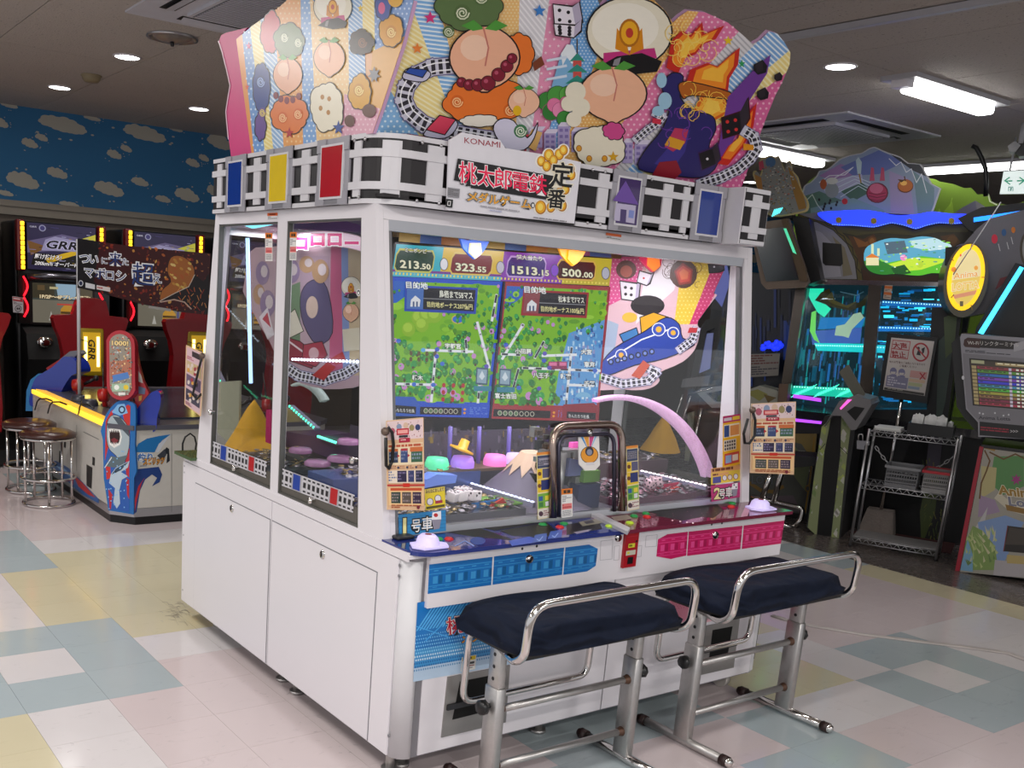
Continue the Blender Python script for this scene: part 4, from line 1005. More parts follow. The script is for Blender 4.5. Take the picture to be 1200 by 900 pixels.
# big cap over a fruit, with a cream panel and gold coins
cap(p, 735, 36, 49); peach(p, 716, 108, 33, 1.1, '#f0b795')
for x, y, r in ((664, 120, 9), (672, 106, 12), (678, 124, 11), (670, 138, 9)): p.disc(x, y, r, r, '#ebe4ce')
puff(p, 700, 170, 30, 24, '#ebe4ce', 10, 8); puff(p, 716, 152, 12, 10, '#cf4a8c', 7, 2)
for x, y in ((676, 172), (688, 184), (706, 184)): p.disc(x, y, 3.4, 3.9, '#a8650c'); p.disc(x, y, 2.5, 3, '#e2a02c')
p.star(716, 182, 7, '#d8a422')
# flames, dark storm, black dice
flame(p, [(778, 78), (784, 46), (796, 34), (806, 40), (820, 24), (822, 38), (846, 28), (836, 44), (822, 50), (812, 62), (800, 66), (792, 84)], '#c4281c', '#ee8a24', '#f8c648')
flame(p, [(800, 100), (806, 80), (826, 72), (838, 76), (856, 60), (864, 54), (862, 74), (852, 90), (850, 108), (826, 104)], '#c4281c', '#ee8a24', '#f6b83c')
flame(p, [(806, 136), (822, 104), (846, 110), (852, 130), (830, 142)], '#d8641c', '#f2a430', '#f8cc54')
blob(p, [(746, 196), (752, 176), (774, 148), (782, 120), (772, 100), (784, 84), (798, 88), (794, 112), (812, 128), (832, 134), (836, 150), (828, 170), (838, 190), (820, 206), (780, 203)], '#2b2566')
p.poly([(764, 190), (790, 160), (806, 150), (800, 176), (786, 196)], '#3c3488'); p.poly([(776, 170), (788, 148), (804, 150), (800, 166), (786, 176)], '#b8365c'); p.poly([(776, 168), (782, 158), (800, 164), (794, 174)], '#d89a28')
blob(p, [(792, 98), (806, 94), (852, 106), (850, 114), (808, 110), (798, 114)], '#b2601c'); curls(p, 822, 118, 22, 26, '#f6c850', 3); curls(p, 806, 50, 24, 22, '#f8d468', 4)
p.poly([(760, 206), (770, 188), (790, 186), (796, 200), (786, 210)], '#8c1a2c'); curls(p, 800, 150, 26, 10, '#6c3ca0', 7)
p.poly([(838, 176), (850, 112), (884, 76), (900, 62), (896, 84), (874, 118), (862, 150), (846, 186)], '#6d3a92')
flame(p, [(838, 190), (850, 170), (862, 160), (872, 134), (884, 118), (880, 146), (868, 170), (850, 192)], '#c8281c', '#ee7a24', '#f6b440')
BD, BS = '#1b161c', '#332a34'
die(p, [(843, 137), (864, 130), (866, 153), (845, 160)], [(.28, .25), (.72, .3), (.28, .75), (.72, .78)], BD, '#d03030', '#3c0c14', BS, 9, 18)
die(p, [(816, 178), (832, 172), (836, 190), (820, 197)], [(.5, .5)], BD, '#d8d4dc', '#3a1c54', BS, 5, 7)
for x, y, s in ((888, 77, 8), (891, 108, 7), (909, 88, 5)): p.poly([(x - s, y - s * .4), (x + s * .3, y - s * 1.1), (x + s, y - s * .2), (x + s * .8, y + s * .8), (x - s * .4, y + s * 1.1), (x - s, y + s * .5)], '#17141a'); p.poly([(x - s * .8, y - s * .3), (x + s * .3, y - s * .9), (x + s * .4, y + s * .4), (x - s * .5, y + s * .8)], '#2c242c')
track(p, [(818, 214), (842, 206), (862, 196), (876, 184), (884, 172), (880, 158), (870, 152)], 11, 17)
p.poly([(868, 166), (880, 168), (880, 174), (868, 174)], '#e0921c')
track(p, [(742, 162), (756, 150), (768, 142), (774, 134), (764, 130)], 8, 10); p.poly([(762, 136), (772, 138), (771, 144), (761, 142)], '#cc3048')
for x, y, rx, ry in ((772, 92, 6, 9), (776, 116, 8, 10), (768, 128, 7, 6)): p.disc(x, y, rx, ry, '#9cc4dc')
p.build('topper_print', tb)

# left topper board and its pink end
fnL = pX(FXS)
TL = [(295, 180), (277, 46), (296, 30), (327, 9), (352, -14), (384, -34), (424, -40), (462, -34), (487, -30), (485, 2), (472, 52), (447, 128), (437, 156), (409, 161), (345, 172)]
tl = MB().slab(fnL, TL, .012).build('topper_board', M('topper_edge', '#c9a0c4', .5), G)
PK = [(270, 186), (267, 163), (264, 131), (266, 118), (269, 100), (265, 82), (260, 62), (255.5, 48), (258, 41), (264, 38), (289, 32), (276, 47), (296, 180)]
MB().slab(fnL, PK, .016, 0, -.004).build('topper_end_board', PINKP, G)
p = Print(fnL, h=-.002); p.line([(267, 163), (264, 131), (266, 118), (269, 100), (265, 82), (260, 62), (255.5, 48)], 1.2, '#e6c0d2'); p.build('white_edging', G)
p = Print(fnL, h=.0006)
TLq = [tuple(c) for c in TL]
def lband(poly, col, pat=None, pc=None, ang=0):
    R = clip(TL, poly)
    if len(R) < 3: return
    p.poly(R, col)
    if pat == 'dots': p.dots(R, 5.2, 6, 1.1, pc, ry=1.5)
    if pat == 'stripe': p.stripes(R, ang, 4, 1.6, pc)
p.poly(TL, '#e8b48a')
lband([(284, 100), (300, 100), (310, 190), (290, 190)], '#e6a6b8')
lband([(270, 30), (283, 30), (300, 190), (286, 190)], '#e79a4c')
lband([(283, 30), (292, 20), (313, 180), (299, 190)], '#6f9bd4', 'dots', '#c8dcf2')
lband([(292, 20), (304, 10), (322, 180), (312, 190)], '#ecd886', 'stripe', '#f6eab2', .6)
lband([(304, 10), (320, -5), (336, 180), (322, 190)], '#8fb4dc', 'stripe', '#d8e6f4', .8)
lband([(320, -5), (352, -30), (356, 180), (334, 190)], '#e8a35c', 'dots', '#f2c890')
lband([(352, -30), (362, -34), (372, 180), (356, 190)], '#7aa6da', 'dots', '#d8e6f4')
lband([(362, -34), (418, -50), (412, 180), (372, 180)], '#eec88c', 'dots', '#f6e0b8')
lband([(408, -50), (424, -50), (432, 170), (410, 170)], '#8ab2de', 'stripe', '#dce8f6', .7); lband([(424, -50), (438, -50), (440, 60), (426, 60)], '#efd98a', 'stripe', '#f8ecba', .7)
lband([(438, -50), (490, -60), (490, 60), (440, 60)], '#7d9ed2', 'dots', '#c8d8f0'); lband([(437, 60), (480, 40), (440, 160), (430, 160)], '#e2b06c')
lband([(404, 110), (446, 128), (437, 160), (400, 165)], '#dca4b8', 'dots', '#ecc8d4')
p.star(292, 54, 5, '#d2347c', sx=.7); p.star(290, 102, 4, '#e8643c', sx=.7); p.star(371, 2, 6, '#3a80cc', sx=.7); p.star(423, 10, 5, '#e8c41c', sx=.7)
puff(p, 318, 38, 12, 24, '#c42c4c', 9, 3); puff(p, 307, 104, 10, 28, '#2f468e', 9, 4); swirl(p, 306, 96, 8, '#9cb4e4', .7, '#28407c'); puff(p, 306, 148, 6, 16, '#6a4c94', 7, 5); swirl(p, 308, 132, 6, '#e8d060', .7, '#6a4c94')
puff(p, 339, 48, 17, 20, '#5b7446', 9, 6); swirl(p, 334, 44, 7, '#d6dcc0', .7); swirl(p, 350, 50, 7, '#d6dcc0', .7); puff(p, 340, 134, 22, 22, '#e27a34', 10, 7); peach(p, 338, 88, 21, .75, '#ecb090')
for x, y in ((324, 112), (330, 116), (337, 118), (344, 117), (351, 113)): p.disc(x, y, 3, 4.2, '#7d1830')
swirl(p, 332, 138, 7, '#f8c890', .8, '#d8641c'); swirl(p, 350, 134, 7, '#f8c890', .8, '#d8641c'); p.star(340, 156, 7, '#b42c34', sx=.8)
cap(p, 391, 8, 26, .85); puff(p, 384, 126, 19, 28, '#ebe4ce', 10, 8); peach(p, 387, 68, 21, .8, '#f0b795')
for x, y in ((379, 114), (377, 127), (387, 116), (386, 132)): p.disc(x, y, 2.2, 3, '#b57a1c')
p.star(398, 150, 9, '#2c4a94', sx=.8); puff(p, 425, 50, 14, 14, '#2c1a14', 8, 9); swirl(p, 426, 50, 8, '#8c5c3c', .8, '#2c1a14'); puff(p, 423, 108, 13, 20, '#d8a020', 9, 3); swirl(p, 422, 106, 8, '#f4dc8c', .8, '#c88c14'); p.disc(411, 142, 6, 7, '#5a2c1c'); p.disc(434, 130, 8, 8, '#5a2c1c'); p.star(440, 88, 10, '#7d7f86', 7, .5, sx=.8)
puff(p, 460, 36, 13, 18, '#d89a2c', 9, 5); swirl(p, 460, 38, 8, '#f4d890', .8, '#c8861c'); puff(p, 450, 6, 9, 18, '#2c4a9c', 8, 6); p.disc(465, -2, 9, 11, '#dda834'); p.disc(449, 10, 4, 7, '#d85a8c')
p.build('topper_print', tl)
# rear topper boards (seen only edge on)
MB().prism([(FXS + .03, .58, 2.056), (BX1 - .1, .58, 2.056), (BX1 - .1, .64, 2.5), (FXS + .03, .64, 2.5)], (0, .012, 0)).build('rear_topper_board', PINKP, G)

# ================================================================== inside the glass house
DECK = M('deck_dark', '#5a5660', .4)
MB().box((X0 + .03, yf(.8) + .04, .776), (X1 - .03, yb(.8) - .04, .803)).build('play_deck', DECK, G)
# display
SY = .06
MB().box((1.315, SY, 1.03), (2.475, .31, 1.79)).build('display_housing', BLACK, G)
fn = pY(SY - .001)
sc = Print(fn, h=.0006)
LQ, RQ = [(458, 324), (588.5, 330), (571.5, 489.5), (456, 487)], [(590, 330), (714, 336), (699, 494), (573, 490)]
TQ = [(464.5, 286), (717, 303.5), (714, 335), (458.5, 323.5)]
rs = random.Random(11)
sc.poly([(463, 283), (719, 301), (701, 496), (455, 490)], '#05060a')
sc.poly(TQ, '#7c4aa0'); sc.quad(TQ, 0, .0, .22, 1, '#35b0c4').quad(TQ, .22, 0, .5, 1, '#e0b83c').quad(TQ, .5, 0, .78, 1, '#8a3cb0').quad(TQ, .78, 0, 1, 1, '#c8b434'); sc.quad(TQ, 0, .78, .5, .86, '#7a3c94').quad(TQ, 0, .86, .5, 1, '#54b8d0')
for i in range(60): sc.quad(TQ, i / 60, .88, i / 60 + .007, .95, '#f0dc60', False)
sc.up()
for u0, u1, c, ring, tx, name in ((.005, .185, '#173c2c', '#c8c058', '213.50', 'ミニボンビー'), (.26, .455, '#7a1620', '#e0c060', '323.55', ''), (.52, .70, '#3a1c78', '#c8a0e0', '1513.15', '超大当たり'), (.75, .93, '#4a0e14', '#e0b050', '500.00', '')):
    A = [bil(TQ, u, v) for u, v in ((u0 + .012, .12), (u1 - .012, .12), (u1, .3), (u1, .72), (u1 - .012, .86), (u0 + .012, .86), (u0, .72), (u0, .3))]
    sc.poly(A, ring); cx = sum(a[0] for a in A) / 8; cy = sum(a[1] for a in A) / 8
    sc.poly([(cx + (a - cx) * .95, cy + (b_ - cy) * .84) for a, b_ in A], c)
    x, y = bil(TQ, u0 + .03, .72); a, b_ = tx.split('.')
    sc.text(a, x, y, 12.5, '#f2eccc', .03, e1=(1, .075), e2=(-.03, -1), w=7.2 * len(a), outline=((.07, '#141008'),)); sc.text('.' + b_, x + 7.4 * len(a) + 1, y + .75 * len(a) * .7, 9, '#f2eccc', .03, e1=(1, .075), e2=(-.03, -1), w=12, outline=((.07, '#141008'),))
    if name: xx, yy = bil(TQ, u0 + .04, .22); sc.text(name, xx, yy, 6, '#f4f0e0', .02, e1=(1, .075), e2=(-.03, -1), w=30, outline=((.09, '#18141c'),))
for u, c in ((.215, '#e8e4ec'), (.475, '#c8c0d0'), (.725, '#8a4cd0'), (.96, '#b8b8c8')):
    x, y = bil(TQ, u, .55); sc.disc(x + 4, y, 5, 7.5, '#5a5666'); sc.disc(x + 4, y, 4.2, 6.6, c)
def mapview(q, bord, seed, city):
    r = random.Random(seed); sc.poly(q, bord)
    I = lambda u, v: bil(q, .025 + .95 * u, .03 + .86 * v)
    sc.poly([I(0, 0), I(1, 0), I(1, 1), I(0, 1)], '#7cb81e')
    sc.poly([I(0, 0), I(.25, 0), I(.12, .12), I(0, .2)], '#2c62c0')
    sc.up()
    for i in range(46): u, v = r.random(), r.random(); x, y = I(u, v); sc.disc(x, y, r.uniform(3, 8), r.uniform(2, 5), r.choice(['#8cc428', '#6cac1c', '#98cc38', '#5e9c1c']), 9, False)
    sc.up()
    if not city:
        for u, v, s in ((.25, .3, 9), (.33, .27, 10), (.4, .27, 9), (.15, .4, 8), (.28, .36, 8)): x, y = I(u, v); sc.disc(x, y, s, s * 1.1, '#8fb82a', 12); sc.disc(x - 1, y - 2, s * .7, s * .7, '#a8cc40', 10)
        x, y = I(.63, .3); sc.disc(x, y, 8, 5.5, '#c8b454'); sc.disc(x, y, 6.5, 4.2, '#2e6cd0')
    else:
        sc.poly([I(.66, .38), I(1, .25), I(1, 1), I(.58, 1), I(.6, .7)], '#5a9cd8'); sc.up()
        for i in range(150):
            u, v = r.uniform(.62, .99), r.uniform(.34, .98)
            if u < .66 + .2 * (.45 - v): continue
            x, y = I(u, v); w_, h_ = r.uniform(1.2, 3.2), r.uniform(2, 6); sc.rect(x, y - h_, x + w_, y, r.choice(['#a8d0f0', '#3c78c0', '#d0e4f4', '#2c5c9c', '#74b4e4', '#8890c8']), False)
        sc.up()
    def rail(a, b_):
        a, b_ = I(*a), I(*b_); sc.line([a, b_], 3.0, '#e8eaf0'); n = max(3, int(math.hypot(b_[0] - a[0], b_[1] - a[1]) / 2.2)); dx, dy = (b_[0] - a[0]), (b_[1] - a[1]); l = math.hypot(dx, dy)
        for i in range(n):
            t = (i + .3) / n; t2 = t + .45 / n; sc.line([(a[0] + dx * t, a[1] + dy * t), (a[0] + dx * t2, a[1] + dy * t2)], 2.4, '#2c2e3c', False)
        sc.up()
    for k in range(1):
        trees = sorted([(r.random(), r.random()) for _ in range(300)], key=lambda t: t[1])
        for u, v in trees:
            if not city and .03 < u < .45 and .2 < v < .5: continue
            if city and u > .62 and v > .36: continue
            x, y = I(u, v); s = 1.2 + 2.6 * v + r.uniform(0, .7)
            c = r.choice(['#1f7a34', '#2a9440', '#1c6c2c', '#34a04c', '#4c8c1c', '#2f8438'])
            if r.random() < .12: c = '#c88ac8'
            sc.disc(x, y + s * .9, s * .45, s * .6, '#4a3a1c', 5, False); sc.disc(x, y, s, s * 1.15, c, 8, False)
        sc.up()
        for u, v in trees[::2]:
            if (not city and .03 < u < .45 and .2 < v < .5) or (city and u > .62 and v > .36): continue
            x, y = I(u, v); s = .8 + 1.5 * v; sc.disc(x - s * .5, y - s * .6, s * .7, s * .7, '#54b85c', 6, False)
        sc.up()
    if not city:
        for a, b_ in (((.3, .57), (.8, .57)), ((.43, .57), (.41, 1)), ((0, .86), (.43, .86)), ((.82, .32), (.98, .7)), ((.9, .8), (.9, 1)), ((.72, .47), (.74, .58)), ((.98, .08), (.96, .3))): rail(a, b_)
        for i in range(9): x, y = I(.53 + .1 * (i % 3), .86 + .06 * (i // 3)); sc.disc(x, y, 2.2, 2.8, '#b01824', 8)
        for i in range(7): x, y = I(.18 + .08 * (i % 4), .6 + .05 * (i // 4)); sc.disc(x, y, 2, 3, '#5a4a20', 8)
    else:
        for a, b_ in (((.03, .62), (.2, .32)), ((.35, .6), (.42, .46)), ((.24, .69), (1, .69)), ((.7, .5), (.7, 1)), ((.2, .7), (.16, .9)), ((.42, .58), (.75, .56)), ((.02, .58), (.2, .58)), ((.72, .82), (.95, .82))): rail(a, b_)
        x, y = I(.58, .66); sc.rect(x - 11, y - 5, x + 11, y + 4, '#8a1c50'); sc.rect(x - 10, y - 4, x - 1, y, '#e070a0'); sc.rect(x + 2, y - 4, x + 10, y, '#e070a0')
        x, y = I(.86, .92); sc.disc(x, y, 9, 6, '#7cb4dc', 16, a0=PI, a1=2 * PI)
    for u, v in ((.44, .56), (.44, .62), (.22, .86), (.42, .86), (.5, .68), (.95, .69), (.3, .57), (.05, .5)):
        x, y = I(u, v); sc.disc(x, y, 2.8, 2.6, r.choice(['#3a6ad0', '#5a48b8', '#58a8e0', '#2c50c8']), 8)
    for t, u, v in ((('宇都宮', .52, .545), ('栃木', .2, .82)) if not city else (('八王子', .35, .765), ('新宿', .62, .765), ('大宮', .8, .55), ('富士吉田', .0, .95), ('小田原', .15, .565), ('東京', .84, .655), ('千葉', .86, .82))):
        x, y = I(u, v); sc.text(t, x, y, 6.4, '#f2f2ee', .03, e1=(1, .04), e2=(-.06, -1), outline=((.11, '#20242c'),))
    cx, cy = I(.92 if not city else .08, .8)
    for k in (0,):
        sc.poly([(cx - 7, cy - 14), (cx + 7, cy - 13), (cx + 6, cy + 7), (cx - 8, cy + 6)], '#3c5870').poly([(cx - 5.5, cy - 12), (cx + 5.5, cy - 11), (cx + 4.5, cy + 5), (cx - 6.5, cy + 4)], '#8ca6b8'); sc.poly([(cx - .3, cy - 10), (cx + 3, cy - 3), (cx - .5, cy + 1), (cx - 4, cy - 3)], '#d2dee6'); sc.rect(cx - 10, cy + 8, cx + 11, cy + 14, '#2f8098')
    B = [bil(q, u, v) for u, v in ((.12 if not city else .13, .055), (.78, .055), (.78, .245), (.12 if not city else .13, .245))]
    if city: B = [bil(q, u, v) for u, v in ((.18, .05), (.8, .05), (.8, .24), (.18, .24))]
    sc.poly(B, '#2444b0' if not city else '#9c2028'); sc.quad(B, .03, .08, .97, .9, '#12121c'); sc.quad(B, .03, .08, .26, .9, '#4870b8' if not city else '#8c4048'); sc.quad(B, .26, .47, .96, .5, '#8a8a90')
    x, y = bil(B, .08, .82); sc.poly([(x, y), (x + 1, y - 8), (x + 6, y - 13), (x + 12, y - 8), (x + 11, y)], '#e4e4ea'); sc.rect(x + 3, y - 6, x + 5, y, '#4a5a80').rect(x + 7, y - 6, x + 9, y, '#4a5a80')
    e = dict(e1=(1, .06), e2=(-.06, -1))
    x, y = bil(B, .02, .10); sc.text('目的地', x, y, 8.5, '#fafafa', .02, w=25, outline=((.07, '#20304c'),), **e)
    x, y = bil(B, .94, .42)
    if not city: sc.text('鳥栖まで58マス', x, y, 9.2, '#f4f2e4', .015, align='r', w=39, **e)
    else: sc.text('松本まで7マス', x, y, 8.4, '#f4f2e4', .015, align='r', w=30, **e)
    x, y = bil(B, .95, .82); sc.text('目的地ボーナス207億円' if not city else '目的地ボーナス100億円', x, y, 7, '#efe6a0', .015, align='r', w=53 if not city else 50, **e)
    F = [bil(q, u, v) for u, v in ((0, .90), (1, .90), (1, 1), (0, 1))]
    sc.poly(F, bord); sc.quad(F, .3 if not city else .02, .3, .72 if not city else .55, .85, '#15161c')
    for i in range(7): x, y = bil(F, (.36 if not city else .08) + i * .05, .58); sc.disc(x, y, 2.6, 3, '#c8c4b0', 10); sc.disc(x, y, 1.9, 2.3, '#15161c' if i > 3 else '#5a7a54', 10)
    for v in (.42, .68): x, y = bil(F, .75 if not city else .58, v); sc.disc(x, y, 1.6, 1.4, '#e89c28', 8)
    sc.rows(F, .8 if not city else .62, .25, .98 if not city else .66, .8, 4, '#5c80d8', seed=seed)
    P = [bil(q, u, v) for u, v in (((.0, .86), (.24, .86), (.30, .92), (.30, 1), (.0, 1)) if not city else ((.66, .88), (.94, .86), (1, .9), (1, 1), (.66, 1)))]
    sc.poly(P, '#2c58b8' if not city else '#8c2430'); 
    a = [bil(q, u, v) for u, v in (((.02, .92), (.26, .93), (.26, .985), (.02, .975)) if not city else ((.70, .93), (.97, .935), (.97, .985), (.70, .98)))]; sc.poly(a, '#14151c')
    sc.text('ももたろう社長' if not city else 'きんたろう社長', a[0][0] + 2, a[3][1] - 1.2, 4.6, '#e8e8e8', .01, w=24, **e)
mapview(LQ, '#2350c8', 21, False); mapview(RQ, '#a03038', 22, True)
sc.line([(589, 331), (572.5, 490)], 2.4, '#141a30')
scr = sc.build('screen_picture', G, SCREEN, 'lit display with two railway maps side by side')
MB().box((1.315, .155, 1.79), (2.475, .22, 1.81)).build('display_bracket', BLACK, G)
MB().box((1.30, .02, 1.778), (2.49, .05, 1.802)).build('header_board', M('header_board', '#7a6238', .5), G)
p = Print(pY(.02), h=.0006)
for i, c in enumerate(('#c8a43c', '#4a74b8', '#d0863c', '#b85a6a', '#c8a43c', '#4a74b8', '#d89848', '#c8a43c', '#b85a8a', '#4a74b8')):
    u0, u1 = i / 10, (i + 1) / 10; p.quad([(468, 272), (716, 292), (716, 302), (467, 283)], u0, 0, u1, 1, c)
p.build('header_reflection', G)  # reflection of the topper art, painted as coloured blocks on the board
# winged lamps over the screen
for px, py, c1, c2, em in ((556, 291, '#2c5cc0', '#f4d890', .9), (671, 299, '#f0a018', '#f08a10', 1.2), (765, 306, '#c02c54', '#f07c34', .9)):
    fnw = pY(-.12)
    w = MB().slab(fnw, [(px - 17, py - 12), (px - 6, py - 9), (px, py - 13), (px + 6, py - 9), (px + 18, py - 9), (px + 12, py + 2), (px + 6, py + 9), (px, py + 13), (px - 6, py + 8), (px - 13, py)], .01).build('winged_lamp', lit('wing_' + c1, c1, .5), G)
    MB().slab(fnw, [(px - 6, py - 6), (px + 6, py - 6), (px + 7, py + 6), (px, py + 12), (px - 7, py + 5)], .02, 0, .008).build('lamp_glow', lit('wingglow_' + c2, c2, em), w)
# base below the display and the dark shelf backdrop
MB().box((1.31, .02, .80), (2.48, .30, 1.03)).build('display_plinth', M('plinth_dark', '#4a4452', .35), G)
p = Print(pY(.02), h=.001); r = random.Random(4)
for i in range(230):
    x, y = r.uniform(500, 700), r.uniform(498, 546); p.rect(x, y, x + r.uniform(1, 4), y + r.uniform(2, 9), r.choice(['#4a4450', '#5c5460', '#3c3640', '#6e5c40', '#2c2830', '#70687a', '#8a7438', '#504878']), False)
p.build('plinth_print', G)
POSTM = lit('post_violet', '#6a5cae', .12)
for x in (528, 562, 597, 630):
    a, b_ = oY(x, 500, -.06), oY(x - 2, 548, -.06); MB().cyl(a, b_, .009, n=10).build('violet_post', POSTM, G)
a, b_ = oY(497, 549, -.10), oY(600, 545, -.10)
MB().box((a.x - .15, -.16, a.z - .012), (b_.x + .25, -.02, a.z)).build('lamp_shelf', M('shelf_brown', '#6a5340', .4), G)
for px, py, c in ((512, 543, '#56d89c'), (542, 541, '#a878e8'), (580, 539.5, '#f07cc8'), (605, 538, '#c8b8f0')):
    q = oY(px, py, -.11); q.z = a.z
    MB().lathe([(.048, 0), (.048, .02), (.04, .042), (.0, .046)], q, 18).build('dome_lamp', lit('dome_' + c, c, .55), G)
q = oY(540, 529, -.11); MB().lathe([(.0, .0), (.05, .004), (.05, .012), (.02, .016), (.018, .05), (0, .052)], q, 14, axis=(.35, -.1, 1)).build('gold_hat', lit('gold_hat', '#e8a828', .3), G)
# left play field: coin bed, blue lake, mountain, town
MB().box((X0 + .05, -.50, .80), (1.60, -.17, .828)).build('pusher_bed', M('bed_steel', '#8c8890', .25, .7), G)
MB().box((2.06, -.50, .80), (X1 - .05, -.17, .828)).build('pusher_bed', M('bed_pink', '#7c5064', .25, .5), G)
MB().box((X0 + .05, -.17, .80), (1.64, .02, .905)).build('pusher_plate', M('pusher_blue', '#50609c', .25, .3), G)
MB().box((2.04, -.17, .80), (X1 - .05, .02, .905)).build('pusher_plate', M('pusher_brown', '#5c4a50', .3, .3), G)
def coins(x0, x1, y0, y1, z, n, name, cols, seed):
    r = random.Random(seed); b = MB()
    for i in range(n):
        x, y, zz = r.uniform(x0, x1), r.uniform(y0, y1), z + r.uniform(0, .018)
        ax = Vector((r.uniform(-.45, .45), r.uniform(-.45, .45), 1)).normalized()
        b.lathe([(0, .0018), (.0125, .0018), (.0125, 0)], (x, y, zz), 9, r.randrange(len(cols)), axis=ax)
    return b.build(name, cols, G, kind='stuff')
CS = [M('coin_silver', '#aaa4ac', .45, .6), M('coin_gold', '#a08a5c', .45, .6), M('coin_dark', '#6a6268', .4, .6)]
coins(1.0, 1.58, -.49, -.19, .830, 420, 'medal_heap', CS, 5)
coins(2.08, 2.70, -.49, -.19, .830, 420, 'medal_heap', [CS[0], M('coin_pink', '#c090a0', .3, .8), CS[2]], 6)
coins(1.05, 1.6, -.16, 0, .906, 120, 'medal_heap', CS, 7); coins(2.1, 2.7, -.16, 0, .906, 120, 'medal_heap', CS, 8)
# LED rails of both play fields run into the depth
def led_rail(p0, p1, y0, y1, col, dim):
    a = oY(p0[0], p0[1], y0); b_ = oY(p1[0], p1[1], y1)
    rl = MB().bar(a, b_, .014, .018).build('led_rail', M('rail_acrylic', '#8a86a0', .2), G); m = MB()
    for i in range(16):
        q = a + (b_ - a) * ((i + .5) / 16); m.box((q.x - .005, q.y - .005, q.z + .009), (q.x + .005, q.y + .005, q.z + .013))
    m.build('led_row', lit('led_' + col, col, dim), rl, kind='stuff')
led_rail((551, 569), (626, 592), -.17, -.52, '#d8e0ff', 2.2); led_rail((750, 554), (828, 572), -.17, -.52, '#fff0f4', 2.6)
fM = pY(-.30)
mt = MB().lathe([(.26, 0), (.18, .07), (.12, .125), (.06, .195), (.05, .205)], fM(622, 590), 20).build('mountain_model', M('mountain_violet', '#6c6478', .6), G)
b = MB(); c = fM(622, 590); n = 26; up = []; lo = []
for k in range(n):
    a_ = 2 * PI * k / n; rr = .128 if k % 2 else .095; zz = .12 if k % 2 else .162
    up.append(c + Vector((.058 * math.cos(a_), .058 * math.sin(a_), .207))); lo.append(c + Vector((rr * math.cos(a_), rr * math.sin(a_), zz)))
b.add(up + lo, [(k, (k + 1) % n, n + (k + 1) % n, n + k) for k in range(n)] + [tuple(range(n))[::-1]]); b.build('snow_cap', M('snow_peach', '#e0bfa4', .6), mt)
for px, py, h in ((614, 578, .13), (621, 581, .09), (607, 580, .06)):
    q = fM(px, py + 4); q.y = -.42; q.z = .84; MB().box((q.x - .018, q.y - .015, q.z), (q.x + .018, q.y + .015, q.z + h)).build('model_tower', M('tower_grey', '#a4a0ac', .4), G)
q = fM(622, 588); MB().box((1.48, -.47, .835), (1.63, -.33, .842)).build('model_lawn', M('lawn', '#5f8c34', .8), G)
q1, q2 = oY(500, 562, -.2), oY(536, 560, -.2)
MB().slab(pY(-.22), [(500, 562), (512, 556), (536, 557), (534, 566), (512, 569), (498, 572)], .12).build('lake_model', lit('lake_blue', '#6a86dc', .25), G)
MB().slab(pY(-.44), [(553, 590), (585, 585), (572, 605), (566, 606)], .006).build('blue_card', M('card_blue', '#1c74bc', .35), G)
rc_ = MB().slab(pY(-.46), [(567, 608), (576, 592), (590, 584), (600, 598), (598, 607)], .01).build('red_card', M('card_red', '#b8281e', .35), G)
p = Print(pY(-.46), h=.001); p.disc(588, 598, 5, 6, '#e8b898').poly([(582, 596), (585, 590), (592, 590), (594, 598)], '#28284c'); p.build('card_print', rc_)
MB().slab(pY(-.42), [(757, 572), (796, 565), (790, 576), (772, 590), (758, 590)], .006).build('magenta_card', M('card_magenta', '#c0144c', .35), G)
rc_ = MB().slab(pY(-.46), [(772, 592), (784, 574), (796, 570), (800, 578), (798, 588)], .01).build('red_card', M('card_red', '#b8281e', .35), G)
# rainbow arches
def arch(pts, fn, w, name, mat):
    pts = [Vector((x, y, 0)) for x, y in pts]; q = []
    for i, a in enumerate(pts):
        t = (pts[min(i + 1, len(pts) - 1)] - pts[max(i - 1, 0)]).normalized(); ww = w * (.35 + .65 * min(1, i / (len(pts) * .5)))
        q.append((a, Vector((-t.y, t.x, 0)) * ww))
    poly = [((a + o_).x, (a + o_).y) for a, o_ in q] + [((a - o_).x, (a - o_).y) for a, o_ in q[::-1]]
    b = MB(); n = len(q)
    fr = [fn(*((a + o_).xy)) for a, o_ in q]; bk = [fn(*((a - o_).xy)) for a, o_ in q]; d = fn(700, 500, -.03) - fn(700, 500, 0)
    vs = fr + bk + [v + d for v in fr] + [v + d for v in bk]
    fs = []
    for i in range(n - 1): fs += [(i, i + 1, n + i + 1, n + i), (2 * n + i, 3 * n + i, 3 * n + i + 1, 2 * n + i + 1), (i, 2 * n + i, 2 * n + i + 1, i + 1), (n + i, n + i + 1, 3 * n + i + 1, 3 * n + i)]
    return b.add(vs, fs, 0, True).build(name, mat, G)
def bez(ps, n=22):
    out = []
    for i in range(n + 1):
        t = i / n; P = [Vector((*p, 0)) for p in ps]
        while len(P) > 1: P = [a * (1 - t) + b_ * t for a, b_ in zip(P, P[1:])]
        out.append((P[0].x, P[0].y))
    return out
GLIT = M('glitter_pink', '#f0b4e0', .25, noise=.35, nscale=160, emit=.45)
arch(bez([(700, 470), (765, 452), (818, 500), (833, 560)]), pY(-.36), 5.5, 'rainbow_arch', GLIT)
GLIT2 = M('glitter_white', '#b8c4c0', .25, noise=.4, nscale=160, emit=.15)
arch(bez([(341, 452), (352, 446), (368, 452), (377, 470)]), pX(1.42), 3, 'rainbow_arch', GLIT2)
